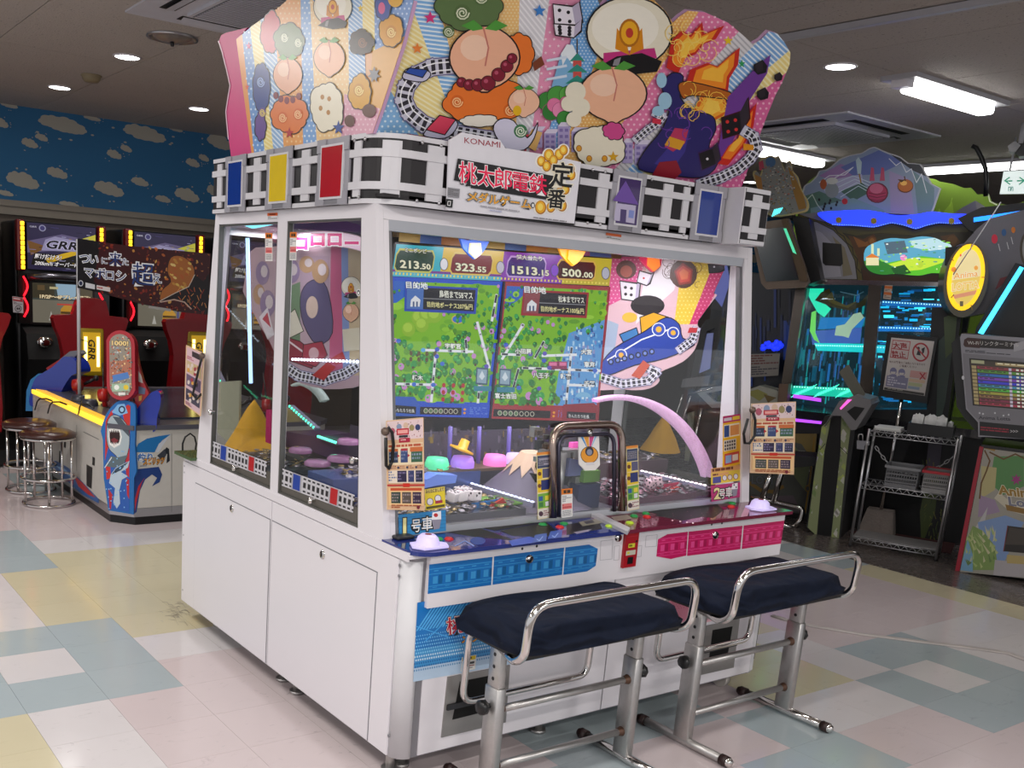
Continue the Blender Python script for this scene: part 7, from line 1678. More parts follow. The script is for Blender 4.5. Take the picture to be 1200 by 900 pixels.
q = [(14.5, 347), (27, 349), (27.5, 367), (15.5, 366)]; c = MB().slab(pY(5.93), q, .004).build('card', M('card_white', '#b8b4b8', .5), w_)
p = Print(pY(5.93), h=.001); p.quad(q, .03, .03, .97, .28, '#a83038').rows(q, .08, .08, .9, .25, 1, '#d8c8c8', seed=1); p.rows(q, .08, .34, .92, .5, 2, '#5c585c', seed=2); x, y = bil(q, .5, .74); p.disc(x, y, 4, 4, '#302c30').disc(x, y, 3.2, 3.2, '#b8b4b8').disc(x - 1, y, 1, 1.6, '#302c30').disc(x + 1.2, y, 1, 1.6, '#302c30'); p.build('card_print', c)

# ================================================================== games, rack and kiosk on the right, a row turned towards the aisle
R0, EX, EY = Vector((5.75, .67, 0)), Vector((.395, -.919, 0)), Vector((.919, .395, 0))
RZ = math.atan2(EX.y, EX.x)
def pR(d): return plane(R0 + EY * d, EY)
def rp(u, d, z=0): return R0 + EX * u + EY * d + Vector((0, 0, z))
def rbox(b, u0, u1, d0, d1, z0, z1, m=0):
    return b.prism([rp(u0, d0, z0), rp(u1, d0, z0), rp(u1, d1, z0), rp(u0, d1, z0)], (0, 0, z1 - z0), m)
fa = thing('fantasy_medal_game', 'tall dark fantasy medal game with blue wave lights, lit glass and mountain topper', 'arcade game', rp(-.3, 1.1), 0)
F9 = pR(.9)
GOLD = M('gold_scroll', '#7c5a1c', .4, .3); DKB = M('game_black', '#0a0a0d', .4); TAN = M('game_grey', '#77757a', .4)
b = MB(); rbox(b, -.70, .80, .74, 1.9, .0, .84); b.build('lower_body', DKB, fa)
b = MB(); rbox(b, -.78, .40, 1.36, 1.5, .84, 1.86); b.build('rear_wall', DKB, fa)
b = MB(); rbox(b, -.85, .40, .93, 1.6, 1.86, 2.30); b.build('canopy', DKB, fa)
b = MB(); rbox(b, -.72, .66, .66, 1.3, .80, .86); b.build('play_counter', M('counter_black', '#18181d', .15, coat=.4), fa)
# decorated lower panel
f6 = pR(.72)
LP = [(872, 510), (958, 508), (952, 560), (946, 602), (876, 596)]
lp = MB().slab(f6, LP, .02, 0, .02).build('lower_panel', M('panel_greygreen', '#55584c', .45), fa)
p = Print(f6, h=.021); p.poly(LP, '#4c4e48'); p.poly([(905, 508), (958, 508), (955, 540), (948, 532), (940, 520), (922, 516), (908, 520)], '#7c6a34'); p.poly([(920, 526), (944, 528), (950, 552), (935, 560)], '#8c9088'); p.poly([(930, 520), (950, 545), (944, 575), (930, 556)], '#66704c')
p.line([(880, 566), (892, 574), (906, 576), (918, 570)], 4, '#7a5c20'); p.text('LOTTA', 882, 566, 13, '#56585c', .03, e1=(1, .05), w=34, outline=((.07, '#3a3c40'),)); p.line([(955, 512), (950, 560), (944, 600)], 2, '#8a6a1c'); p.disc(947, 572, 3, 4, '#8a6a1c').disc(947, 572, 2, 2.8, '#4c4e48'); p.poly([(880, 582), (930, 580), (940, 600), (878, 596)], '#5c5058'); p.build('panel_print', lp)
# armrest column with a black stripe
f2 = pR(.22)
CQ = [(966, 488), (985, 483), (1003, 494), (1000, 520), (994, 560), (985, 631), (958, 628), (945, 618), (953, 560), (962, 505)]
co = MB().slab(f2, CQ, .42, 0).build('armrest_column', M('column_dark', '#101012', .5), fa)
def floral(p, q, seed):
    r = random.Random(seed); p.poly(q, '#848c64'); xs = [a[0] for a in q]; ys = [a[1] for a in q]
    for i in range(60):
        x, y = r.uniform(min(xs), max(xs)), r.uniform(min(ys), max(ys)); s = r.uniform(1.5, 4)
        R = clip([(x - s, y), (x, y - s * 1.4), (x + s, y), (x + s * .4, y + s * 1.5)], q) if True else []
        p.poly(R, r.choice(['#a4b05c', '#b4b4a8', '#6c804c', '#a098a8', '#94a058', '#c0bcb4']), False)
p = Print(f2, h=.001)
floral(p, [(963, 500), (974, 490), (966, 530), (957, 628), (946.5, 618), (954, 560)], 3); p.up(); floral(p, [(986, 487), (997, 500), (992, 540), (983, 631), (972, 629), (982, 540)], 5)
p.up(); p.poly([(974, 488), (986, 485), (985, 530), (974, 629), (958, 627), (967, 530)], '#060607'); p.line([(961, 527), (967, 520)], .8, '#1c1c18'); p.line([(985, 524), (994, 533)], .8, '#1c1c18'); p.build('column_print', co)
AQ = [(966, 500), (984, 470), (1002, 463), (1020, 468), (1022, 474), (1004, 503), (998, 504), (986, 487), (975, 487)]
f1 = pR(.16)
ac = MB().slab(f1, AQ, .40, 0, .02).build('armrest_top', M('armrest_grey', '#6c6a6c', .35), fa)
p = Print(f1, h=.021); p.poly([(993, 482), (1002, 476), (1014, 478), (1003, 493)], '#070708'); p.build('armrest_opening', ac)
MB().slab(f1, [(985, 478), (994, 468), (999, 468), (986, 480)], .004, 0, .026).build('pink_light', lit('pink_light', '#ff5cc8', 1.2), ac)
MB().slab(pR(.3), [(983, 436), (994, 427), (1014, 462), (1004, 470)], .01).build('tilted_card', M('tilted_card', '#5c5a50', .4), fa)
# posts of the glass house
PCH = M('post_chrome', '#6c655e', .2, .9, noise=.2)
for q in ([(933, 333), (945, 333), (925, 462), (915, 455)], [(1018, 333), (1033, 335), (1021, 474), (1006, 472)], [(1106, 340), (1116, 341), (1100, 480), (1090, 478)]):
    MB().slab(pR(.88), q, .06).build('glass_post', PCH, fa)
def glasspane(q): return MB().slab(pR(.9), q, .006).build('glass_pane', glass('game_glass', (.85, .95, .95), 1.0), fa)
glasspane([(945, 333), (1018, 334), (1006, 470), (926, 464)]); glasspane([(1033, 335), (1106, 340), (1091, 478), (1021, 473)])
# lit inner scenery
f13 = pR(1.34)
r = random.Random(12)
p = Print(f13, h=.002)
p.poly([(926, 325), (1110, 325), (1100, 480), (912, 478)], '#06141a'); p.up()
for i in range(150):
    x, y = r.uniform(930, 1020), r.uniform(338, 450); w, h = r.uniform(.8, 3), r.uniform(4, 26); p.poly([(x, y), (x + w, y), (x + w - h * .12, y + h), (x - h * .12, y + h)], r.choice(['#0c3c50', '#083040', '#0e5a5c', '#14406c', '#0a2434', '#1c2c4c', '#0c4a50']), False)
for i in range(190):
    x, y = r.uniform(1028, 1106), r.uniform(338, 470); p.rect(x, y, x + r.uniform(2, 14), y + r.uniform(.8, 3.5), r.choice(['#0c5c8c', '#1488b8', '#0a3c6c', '#18a0c0', '#0c4878', '#0e7098', '#082848', '#3cc0d8']), False)
p.up(); p.poly([(944, 338), (966, 338), (962, 352), (974, 362), (966, 372), (958, 366), (950, 352)], '#1c9c7c').poly([(962, 372), (1014, 372), (1010, 384), (958, 386)], '#124c7c').poly([(950, 388), (1010, 384), (1008, 402), (952, 404)], '#2c3c70')
p.build('scenery', fa, print_mat('scenery_glow', 2.6, .3, .3))
for q, c, e in (([(954, 402), (1016, 403), (1014, 413), (958, 411)], '#20c8c8', 1.1), ([(1024, 404), (1100, 408), (1099, 417), (1022, 413)], '#20c0d8', 1.0), ([(1030, 382), (1102, 384), (1101, 389), (1029, 388)], '#1878d0', .9), ([(1034, 352), (1104, 356), (1103, 361), (1033, 358)], '#1878d0', .7), ([(930, 452), (997, 455), (1000, 466), (926, 462)], '#18c0a0', 1.1)):
    o = MB().slab(pR(1.25), q, .02).build('glow_shelf', lit('glow_' + c + str(e), c, e), fa); d_ = Print(pR(1.25), h=.004); n = 22
    for i in range(n): x, y = bil(q, (i + .5) / n, .3 if c != '#18c0a0' else .12); d_.disc(x, y, .8, .9, '#c8fff4', 6, False)
    d_.build('led_row', o, GLOW)
d_ = Print(pR(1.25), h=.006)
for i in range(26): x, y = 927 + i * 2.9, 466 - (i % 9) * 1.2; d_.line([(x, y), (x + 7, y - 6)], .9, '#58f0d0', False)
d_.build('coin_rows', fa, GLOW)
MB().slab(pR(1.2), [(1000, 368), (1008, 366), (1012, 372), (998, 386), (994, 396), (988, 394), (978, 393), (980, 382), (990, 380)], .02).build('white_blossom', lit('blossom', '#d8e8c8', .5), fa)
MB().slab(pR(1.2), [(951, 366), (956, 364), (955, 390), (960, 402), (954, 398), (949, 388)], .02).build('lime_post', lit('lime_post', '#8cf070', .7), fa)
g = Print(pR(1.1), h=.002)
g.poly([(955, 352), (962, 343), (972, 338), (975, 350), (990, 358), (1008, 354), (1018, 344), (1014, 358), (996, 364), (976, 360)], '#7c5c1c'); g.poly([(966, 350), (975, 342), (978, 352), (992, 358), (1006, 352), (994, 361), (978, 357)], '#b08a30'); g.line([(985, 342), (994, 344), (1004, 346), (1012, 342)], 1.2, '#b4e0f8'); g.build('gold_swirl', fa)
MB().slab(pR(.84), [(930, 462), (962, 467), (962, 471), (929, 466)], .01).build('magenta_light', lit('magenta_light', '#c050ff', 1.0), fa)
MB().slab(pR(.62), [(918, 489), (963, 494), (962, 497), (917, 492.5)], .01).build('magenta_light', lit('magenta_light', '#c050ff', 1.0), fa)
p = Print(pR(.86), h=.001); q = [(1037, 334), (1046, 334.5), (1044, 351), (1035, 350)]; p.poly(q, '#a8988c').quad(q, 0, .05, 1, .25, '#b45c20').quad(q, 0, .5, 1, .7, '#b45c20').rows(q, .1, .3, .9, .46, 2, '#5c4c44', seed=1).rows(q, .1, .75, .9, .95, 2, '#5c4c44', seed=2); p.build('caution_label', fa)
# canopy front: arc window, lit landscape, wave band
f85 = pR(.92)
MB().slab(f85, [(936, 252), (1143, 254), (1140, 300), (1115, 330), (1012, 330), (958, 328), (944, 300)], .02).build('canopy_front', M('canopy_olive', '#2e2a16', .5), fa)
p = Print(f85, h=.001)
p.poly([(938, 255), (957, 258), (976, 268), (992, 284), (1001, 303), (1004, 327), (958, 327), (946, 300)], '#77767c'); p.poly([(944, 266), (962, 272), (980, 290), (986, 324), (960, 326), (950, 300)], '#8d8b94'); p.poly([(975, 276), (990, 290), (999, 322), (988, 324), (986, 300)], '#6c6450')
p.line([(937, 254), (958, 257), (978, 267), (995, 284), (1005, 305), (1008, 328)], 7, '#1c190c'); p.line([(937, 254), (958, 257), (978, 267), (995, 284), (1005, 305), (1008, 328)], 5, '#4c4418')
wv_ = [(937, 254), (944, 256), (951, 255), (957, 258), (965, 259), (970, 264), (978, 266), (982, 273), (989, 277), (992, 284), (999, 290), (1000, 298), (1005, 304), (1004, 314), (1009, 320)]; p.line(wv_, 1.1, '#16130a')
p.poly([(964, 284), (986, 286), (988, 309), (985, 312), (967, 311), (964, 308)], '#050506')
p.poly([(994, 276), (1012, 280), (1024, 274), (1028, 280), (1014, 290), (1010, 316), (1004, 300)], '#4a2c10').poly([(1000, 277), (1014, 284), (1026, 278), (1018, 288), (1006, 290)], '#7c4c1c'); p.disc(1022, 283, 5, 6, '#6a4018').disc(1022, 283, 3, 4, '#8c5c24')
p.poly([(1010, 314), (1020, 322), (1060, 325), (1116, 322), (1114, 329), (1012, 330)], '#3a2010'); p.poly([(1102, 277), (1118, 274), (1126, 284), (1116, 290), (1108, 284)], '#4c3010'); p.disc(1116, 281, 6, 5, '#5c3c14')
p.poly([(976, 264), (1000, 268), (1024, 267), (1045, 263), (1070, 271), (1100, 264), (1137, 263), (1134, 272), (1100, 272), (1072, 276), (1030, 273), (1004, 276), (985, 272)], '#46411c')
p.build('canopy_print', fa)
ls = Print(f85, h=.004); S_ = [(1014, 292), (1026, 284), (1044, 279), (1062, 280), (1080, 277), (1096, 279), (1106, 284), (1116, 290), (1112, 318), (1092, 320), (1076, 323), (1050, 321), (1034, 322), (1020, 318), (1013, 308)]
S_ = sm(S_, 3); ls.poly(S_, '#58a8c8'); ls.poly(clip(S_, [(1010, 302), (1050, 296), (1080, 300), (1120, 292), (1120, 330), (1010, 330)]), '#5cc02c'); ls.poly(clip(S_, [(1036, 284), (1060, 282), (1064, 296), (1040, 298)]), '#4c6474'); ls.poly(clip(S_, [(1040, 310), (1070, 302), (1120, 304), (1120, 312), (1080, 316), (1050, 326)]), '#c8e83c'); ls.poly(clip(S_, [(1066, 282), (1120, 276), (1120, 290), (1090, 294), (1070, 290)]), '#bce0e8'); ls.poly(clip(S_, [(1012, 306), (1026, 302), (1050, 314), (1046, 324), (1014, 324)]), '#2c7c2c'); ls.poly(clip(S_, [(1044, 314), (1060, 310), (1068, 320), (1050, 324)]), '#1c5424')
for x, y, h in ((1021, 300, 14), (1028, 300, 9)): ls.rect(x, y - h, x + 3, y, '#d8e4b8')
ls.poly([(1014, 302), (1022, 297), (1031, 302)], '#e07c2c').rect(1015, 302, 1030, 311, '#e8e0b0'); ls.disc(1059, 302, 4, 3.6, '#f08cc8').disc(1078, 310, 4, 3.8, '#b8d838'); r = random.Random(14)
for i in range(60): x, y = r.uniform(1030, 1112), r.uniform(280, 318); ls.disc(x, y, r.uniform(.6, 3), r.uniform(.4, 1.2), r.choice(['#8ad84c', '#3c8c3c', '#d8f0a0', '#4c9c8c', '#e8f4f0']), 6, False)
ls.build('landscape_screen', fa, print_mat('landscape_glow', 1.0, .2, 0))
WB = [(958, 250), (985, 247), (1012, 246), (1034, 249), (1050, 252), (1074, 251), (1092, 248), (1112, 250), (1143, 252), (1138, 260), (1118, 262), (1100, 261), (1086, 264), (1073, 268), (1060, 264), (1045, 261), (1024, 266), (1000, 264), (976, 263)]
WB = sm(WB, 4)
MB().slab(pR(.88), WB, .015).build('blue_wave_light', lit('blue_wave', '#2038ff', 1.5), fa)
d_ = Print(pR(.88), h=.004)
for x, y in ((983, 258), (1024, 259), (1066, 260), (1115, 259)): d_.star(x, y, 4.6, '#8c7c1c', 8, .7)
d_.build('gold_studs', fa)
d_ = Print(pR(.88), h=.004)
for i in range(60): t = i / 60; x = 976 + 162 * t; k = [(976, 263), (1000, 264), (1024, 266), (1045, 261), (1060, 264), (1073, 268), (1086, 264), (1100, 261), (1118, 262), (1138, 260)]; y = next(a[1] + (b_[1] - a[1]) * (x - a[0]) / (b_[0] - a[0]) for a, b_ in zip(k, k[1:]) if a[0] <= x <= b_[0]); d_.disc(x, y, .7, .7, '#6c9cff', 6, False)
d_.build('wave_beads', fa, GLOW)
MB().slab(f85, [(936, 251), (958, 249), (978, 262), (958, 258)], .02, 0, .004).build('pale_bracket', TAN, fa)
MB().slab(pR(.9), [(946, 327), (1112, 331), (1110, 336), (945, 333)], .03, 0, .01).build('chrome_edge', CHROME, fa)
# mountain topper of the fantasy game (its cartoon figures left out)
AO = [(936, 251), (939, 232), (942, 218), (949, 214), (957, 206), (960, 200), (967, 199), (974, 195), (983, 187), (990, 184), (997, 181.5), (1010, 179), (1018, 174), (1025, 172), (1032, 175), (1041.5, 179), (1056, 184), (1065, 191), (1079, 192), (1085, 202), (1092, 215), (1093.5, 228), (1092, 252), (1040, 250), (985, 249)]
fA_ = pR(.95)
AO = sm(AO[:-3], 2)[:-2] + AO[-3:]
ao = MB().slab(fA_, AO, .012).build('mountain_topper', M('topper_white_edge', '#a8a8ac', .5), fa)
p = Print(fA_, h=.001)
sc_ = lambda k, q: [(1015 + (x - 1015) * k, 228 + (y - 228) * k) for x, y in q]
AI = sc_(.975, AO); p.poly(AI, '#7a88a0')
for q, c in (([(936, 260), (936, 232), (960, 224), (990, 236), (1010, 256)], '#4c6c60'), ([(960, 206), (985, 192), (1010, 200), (980, 214)], '#8c6c9c'), ([(985, 196), (1030, 176), (1060, 190), (1030, 204), (1000, 206)], '#56649c'), ([(1040, 176), (1098, 190), (1098, 220), (1070, 200), (1052, 192)], '#20242e'), ([(1042, 200), (1066, 210), (1072, 254), (1044, 254)], '#8c80a4'), ([(1070, 200), (1095, 220), (1094, 254), (1076, 254)], '#5c7880'), ([(960, 214), (1010, 204), (1012, 216), (970, 230)], '#9c9cb8'), ([(985, 224), (1010, 214), (1022, 224), (1000, 236)], '#3c5c50'), ([(950, 244), (1000, 232), (1036, 246), (1036, 254), (950, 254)], '#6c8a8c')): p.poly(clip(AI, q), c)
for k in range(4): p.line([(976 + k * 3, 216 + 5 * k), (1000 + k * 2, 206 + 4 * k), (1020, 214 + 4 * k)], .8, '#b4c4d0')
for q in ([(960, 214), (972, 206), (990, 205), (1000, 196), (990, 202), (972, 212)], [(1042, 186), (1050, 194), (1056, 190), (1062, 202), (1068, 198), (1074, 214), (1080, 204), (1086, 226)]): p.line(q, .9, '#c8ccd4')
p.line([(940, 240), (952, 228), (958, 240), (966, 250)], 1, '#b0c0b4'); p.disc(965, 216, 4, 6, '#9c4c24').disc(975, 223, 8, 9, '#7c8488').disc(975, 212, 7, 4, '#b8bab4')
for i in range(9): p.disc(960 + (i * 7) % 22, 234 + (i * 5) % 12, 1.5, 1.9, '#16181a', 6)
p.disc(990, 236, 3.4, 3.6, '#b01c2c'); p.poly([(1003, 188), (1006, 184), (1010, 190), (1009, 204), (1005, 204)], '#a0b4bc').line([(1007, 204), (1009, 214)], 1.6, '#8c6c20')
p.disc(1028, 226, 13, 12, '#5c1428').disc(1028, 226, 11.5, 10.5, '#9c2c50').disc(1027, 221, 8, 6, '#b85c78')
for k in range(3): p.line([(1018, 226 + k * 3.6), (1028, 228 + k * 3.6), (1038, 226 + k * 3.6)], .8, '#5c1428')
for x in (1022, 1034): p.poly([(x - 3, 212), (x - 1, 196), (x + 2, 197), (x + 3, 212)], '#a84460')
p.disc(1061, 218, 9.4, 8, '#5c2c10').disc(1061, 217.5, 8.6, 7.2, '#a85c20').disc(1059, 214.5, 4, 3, '#dca850'); p.line([(1061, 212), (1060, 207)], 1.4, '#4c3010'); p.poly([(1052, 210), (1061, 211), (1056, 214)], '#4c3010')
p.build('topper_print', ao)
# scroll board and dark screen of the left facet
fW_ = pR(.62)
SQ = [(882, 204), (886, 200), (890, 206), (893, 196), (890, 187), (897, 184), (903, 182), (909, 184), (913, 183), (920, 200), (922, 190), (927, 189), (929, 200), (935, 207), (940, 224), (947, 236), (947, 246), (938, 250), (905, 254), (892, 240), (888, 222)]
SQ = sm(SQ, 3)
so = MB().slab(fW_, SQ, .012).build('scroll_topper', M('scroll_edge', '#9c8c5c', .5), fa)
p = Print(fW_, h=.001); p.poly([(914 + (x - 914) * .93, 220 + (y - 220) * .94) for x, y in SQ], '#6a6a66'); p.disc(903, 190, 6, 6, '#33567c').poly([(889, 190), (894, 188), (896, 198), (890, 200)], '#9c2c44'); r = random.Random(17)
p.poly([(884, 204), (892, 208), (894, 222), (888, 222)], '#8c5c14').poly([(923, 192), (930, 204), (942, 230), (945, 244), (936, 246), (930, 226)], '#7c5814')
for i in range(240):
    x, y = r.uniform(893, 930), r.uniform(194, 250)
    if inside((x, y), SQ): p.rect(x, y, x + r.uniform(.5, 2.6), y + r.uniform(.5, 2), r.choice(['#8c8c84', '#4c4c50', '#8c4c3c', '#a0a098', '#5c6c70', '#7a6230', '#3c3a38'] if y < 234 else ['#6a5420', '#4c3c1c', '#8a7440', '#3a3224']), False)
p.up(); p.build('scroll_print', so)
MB().slab(pR(.58), [(878, 262), (924, 256), (948, 330), (944, 337), (898, 339), (892, 332)], .06).build('facet_frame', M('facet_tan', '#6a5c50', .35, .3), fa)
MB().slab(pR(.58), [(882, 270), (919, 266), (936, 328), (898, 330)], .01, 0, .008).build('facet_screen', M('facet_screen', '#04181c', .12, spec=.8), fa)
MB().slab(pR(.57), [(916, 258), (922, 256), (932, 280), (944, 314), (946, 330), (938, 330)], .06, 0, .016).build('rust_scroll', M('rust_scroll', '#4c3a24', .5), fa)
MB().slab(pR(.56), [(919, 268), (922, 268), (934, 298), (930, 296)], .01, 0, .026).build('teal_strip', lit('teal_strip', '#50d0a0', .8), fa)
d_ = Print(pR(.56), h=.03); 
for i in range(5): d_.line([(906 + i * 2, 254 - i), (909 + i * 2.2, 246 - i * .5)], 1.6, '#58d8e0', False)
d_.build('cyan_tip', fa, GLOW)
MB().slab(pR(.75), [(928, 252), (948, 256), (962, 328), (945, 334), (936, 290)], .3).build('facet_side', DKB, fa)
# dark left facet glass with a blue heap and posters
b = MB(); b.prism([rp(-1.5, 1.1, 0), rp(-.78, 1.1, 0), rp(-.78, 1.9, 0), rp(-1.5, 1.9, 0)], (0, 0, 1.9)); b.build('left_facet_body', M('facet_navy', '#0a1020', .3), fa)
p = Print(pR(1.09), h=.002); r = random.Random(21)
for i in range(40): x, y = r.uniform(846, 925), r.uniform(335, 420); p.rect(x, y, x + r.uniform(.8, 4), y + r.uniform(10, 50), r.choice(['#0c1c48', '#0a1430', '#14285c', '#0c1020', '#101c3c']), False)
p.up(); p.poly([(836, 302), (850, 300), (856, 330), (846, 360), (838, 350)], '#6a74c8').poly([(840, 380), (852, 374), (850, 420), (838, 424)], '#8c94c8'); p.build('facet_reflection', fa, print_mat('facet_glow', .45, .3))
MB().slab(pR(1.04), [(808, 446), (822, 382), (828, 374), (850, 374), (846, 440), (838, 470), (830, 470), (838, 384), (828, 388), (818, 440), (814, 462)], .05).build('black_arch_frame', BLACK, fa)
MB().slab(pR(1.06), [(818, 438), (827, 391), (836, 390), (832, 432)], .01).build('lilac_pane', lit('lilac_pane', '#8088c0', .35), fa)
MB().slab(pR(.95), [(815, 459), (822, 455), (848, 452), (858, 445), (872, 443), (872, 449), (858, 455), (828, 461), (838, 471), (858, 472), (872, 470), (872, 477), (834, 478)], .05).build('pale_arm', M('pale_arm', '#a4a6aa', .35), fa)
for q0, q1, w_ in (((822, 478), (808, 545), .012), ((828, 482), (850, 484), .014), ((800, 462), (788, 500), .008), ((809, 464), (796, 506), .008), ((806, 462), (835, 455), .008), ((848, 486), (838, 520), .010)):
    MB().cyl(pR(.85)(*q0), pR(.85)(*q1), w_, n=8).build('chrome_strut', CHROME, fa)
MB().slab(pR(.97), [(806, 484), (814, 482), (808, 540), (802, 540)], .03).build('pale_leg_panel', M('pale_leg', '#7c7c66', .5), fa)
MB().slab(pR(.98), [(800, 444), (832, 440), (830, 452), (798, 454)], .03).build('grey_ledge', GREYP, fa)
b = MB(); r = random.Random(22)
for i in range(26): q = pR(1.0)(r.uniform(893, 916), r.uniform(404, 412)); b.ball(q + Vector((0, 0, r.uniform(0, .03))), r.uniform(.012, .025), 0, 6, 4)
b.build('blue_heap', lit('blue_heap', '#2038f0', .9), fa, kind='stuff')
q = [(879, 415), (914, 414), (912, 440), (880, 442)]
p = Print(pR(.95), h=.004); p.poly(q, '#77736e').rows(q, .03, .05, .97, .5, 4, '#5c2c2c', seed=1).rows(q, .03, .55, .97, .95, 4, '#34303c', seed=2); p.build('facet_notice', fa)
MB().slab(pR(.95), q, .008).build('notice_board', TAN, fa)
MB().slab(pR(.7), [(868, 460), (890, 452), (912, 458), (918, 464), (912, 474), (890, 480), (866, 478)], .2).build('pale_console', M('pale_console', '#8a8a80', .35), fa)
p = Print(pR(.7), h=.002); p.poly([(874, 460), (888, 456), (900, 462), (890, 470)], '#7c7a3c').poly([(895, 462), (910, 466), (900, 472)], '#5c4a20'); p.build('console_print', fa)
MB().slab(pR(.68), [(913, 450), (924, 450), (922, 472), (911, 472)], .1).build('brown_capital', M('brown_capital', '#5a4434', .5), fa)
# black side slab added to make it dark behind the rack, and lit oval sign of the right facet
MB().slab(pR(.74), [(1092, 360), (1128, 360), (1112, 480), (1100, 560), (1080, 640), (1010, 640), (1000, 480), (1086, 480)], .2).build('dark_side_slab', DKB, fa)
p = Print(pR(.74), h=.002); p.poly([(1100, 400), (1120, 380), (1108, 470), (1096, 520)], '#34443c').poly([(1086, 560), (1102, 540), (1096, 600), (1080, 640), (1078, 600)], '#3e4a1c').poly([(1088, 520), (1106, 500), (1100, 560), (1084, 560)], '#3c3644').poly([(1106, 372), (1122, 366), (1118, 410), (1108, 420)], '#4c5c34'); r = random.Random(31)
for i in range(50): x, y = r.uniform(1082, 1104), r.uniform(540, 636); p.line([(x, y), (x + r.uniform(-3, 3), y - r.uniform(2, 9))], .9, r.choice(['#4c5a20', '#6a6a24', '#2c3c1c']), False)
p.up(); p.build('right_print', fa)
fOv = plane(rp(.38, .50, 1.9), EY * 1.0 + EX * -.35)
def oval(cx, cy, rx, ry, lean, n=36): return [(cx + rx * math.cos(2 * PI * i / n) - lean * math.sin(2 * PI * i / n), cy + ry * math.sin(2 * PI * i / n)) for i in range(n)]
MB().slab(pR(.66), [(1130, 285), (1145, 268), (1160, 256), (1200, 246), (1230, 240), (1230, 320), (1200, 318), (1180, 330), (1160, 366), (1128, 372)], .25).build('grey_arm', M('arm_grey', '#5c5a62', .35), fa)
p = Print(pR(.66), h=.002); p.disc(1165.5, 280, 3.6, 5.5, '#c01c3c').disc(1176.5, 272.5, 2.8, 4.2, '#1c4c7c').disc(1187.5, 269.5, 2.4, 3.6, '#c06c14')
for x, y in ((1172, 294), (1187, 286), (1182, 292)): p.line([(x, y), (x - 2, y - 8)], .8, '#b8b8bc')
p.poly([(1166, 340), (1180, 330), (1186, 322), (1172, 326)], '#6c1020'); p.disc(1206, 292, 11, 22, '#3c3428').disc(1206, 292, 8, 18, '#8c8c8c'); p.build('arm_print', fa)
MB().slab(fOv, oval(1132, 328, 26, 44, 5), .14).build('oval_rim', M('oval_rim', '#4a4436', .3, .2), fa)
MB().slab(fOv, oval(1131.5, 325, 21.5, 39, 5), .02, 0, .012).build('oval_lamp', lit('oval_yellow', '#f8c814', .9), fa)
p = Print(fOv, h=.014); p.poly(oval(1131.5, 325, 16.5, 33, 4.5), '#f0dca0'); p.poly(clip(oval(1131.5, 325, 16.5, 33, 4.5), [(1105, 330), (1160, 322), (1160, 370), (1105, 370)]), '#e8c860')
p.text('Anima', 1117, 327, 10, '#e8a84c', .02, e1=(1, -.12), w=28, outline=((.06, '#fff4d8'),)); p.text('LOTTA', 1115, 341, 12, '#f0c468', .03, e1=(1, -.12), w=31, outline=((.07, '#fff4d8'),)); p.poly([(1116, 346), (1144, 340), (1142, 345), (1118, 350)], '#d8906c'); p.rows([(1124, 298), (1142, 295), (1142, 300), (1124, 303)], 0, 0, 1, 1, 1, '#d8583c', seed=4); p.rect(1124, 353, 1128, 359, '#5c5434'); p.disc(1117, 316, 3, 3, '#e88c2c').disc(1143, 314, 2.4, 2.6, '#e8a03c')
for a_ in range(5): p.line([(1131.5 + 18 * math.cos(a_ * 1.25), 325 + 34 * math.sin(a_ * 1.25)), (1131.5 + 22 * math.cos(a_ * 1.25), 325 + 40 * math.sin(a_ * 1.25))], 1, '#6c5408')
p.build('oval_print', fa, BACKLIT)
MB().slab(pR(.48), [(1108, 290), (1127, 288), (1126, 309), (1107, 311)], .03).build('small_monitor', BLACK, fa)
BLS = lit('blue_strip', '#1c7cf0', 2.0); CYS = lit('cyan_strip', '#3cb8f0', 2.5)
MB().slab(pR(.7), [(1141, 260), (1230, 247), (1230, 242), (1141, 255)], .02).build('blue_strip', BLS, fa)
MB().slab(pR(.72), [(1122, 256), (1150, 243), (1230, 234), (1230, 262), (1150, 275), (1136, 270)], .1).build('strip_backing', DKB, fa)
MB().slab(pR(.5), [(1195, 312), (1200, 314), (1152, 392), (1146, 390)], .02).build('cyan_strip', CYS, fa)
MB().slab(pR(.56), [(1190, 308), (1230, 318), (1230, 420), (1140, 402), (1144, 384)], .2).build('right_black', DKB, fa)
a, b_ = pR(.45)(1173, 237, 0), pR(.45)(1117, 322, 0); o = MB().cyl(a, b_, .004, n=6).build('stay_wire', LGREY, fa)
# bench with chrome frame beside the fantasy game
bb = thing('black_bench', 'black bench with chrome runner legs beside the fantasy game, partly behind the white game', 'bench', rp(-1.1, .3), 0)
ft = MB()
for (p0, p1, p2) in (((922, 530), (906, 590), (932, 598)), ((905, 548), (893, 585), (932, 596))):
    q = [pR(.35)(*p0), pR(.35)(*p1)]; MB().cyl(q[0], q[1], .022, n=10).build('leg', CHROME, bb)
f35 = pR(.35)
MB().tube(fillet([f35(880, 582), f35(906, 588), f35(941, 596), f35(939, 608), f35(931, 618)], .03, 4), .02, 10).build('runner', CHROME, bb)
MB().tube(fillet([f35(860, 600), f35(880, 606), f35(905, 612), f35(931, 618)], .03, 4), .02, 10).build('runner', CHROME, bb)
MB().slab(pR(.28), [(870, 530), (957, 536), (956, 546), (930, 548), (870, 540)], .34).build('bench_seat', BLACKM, bb)
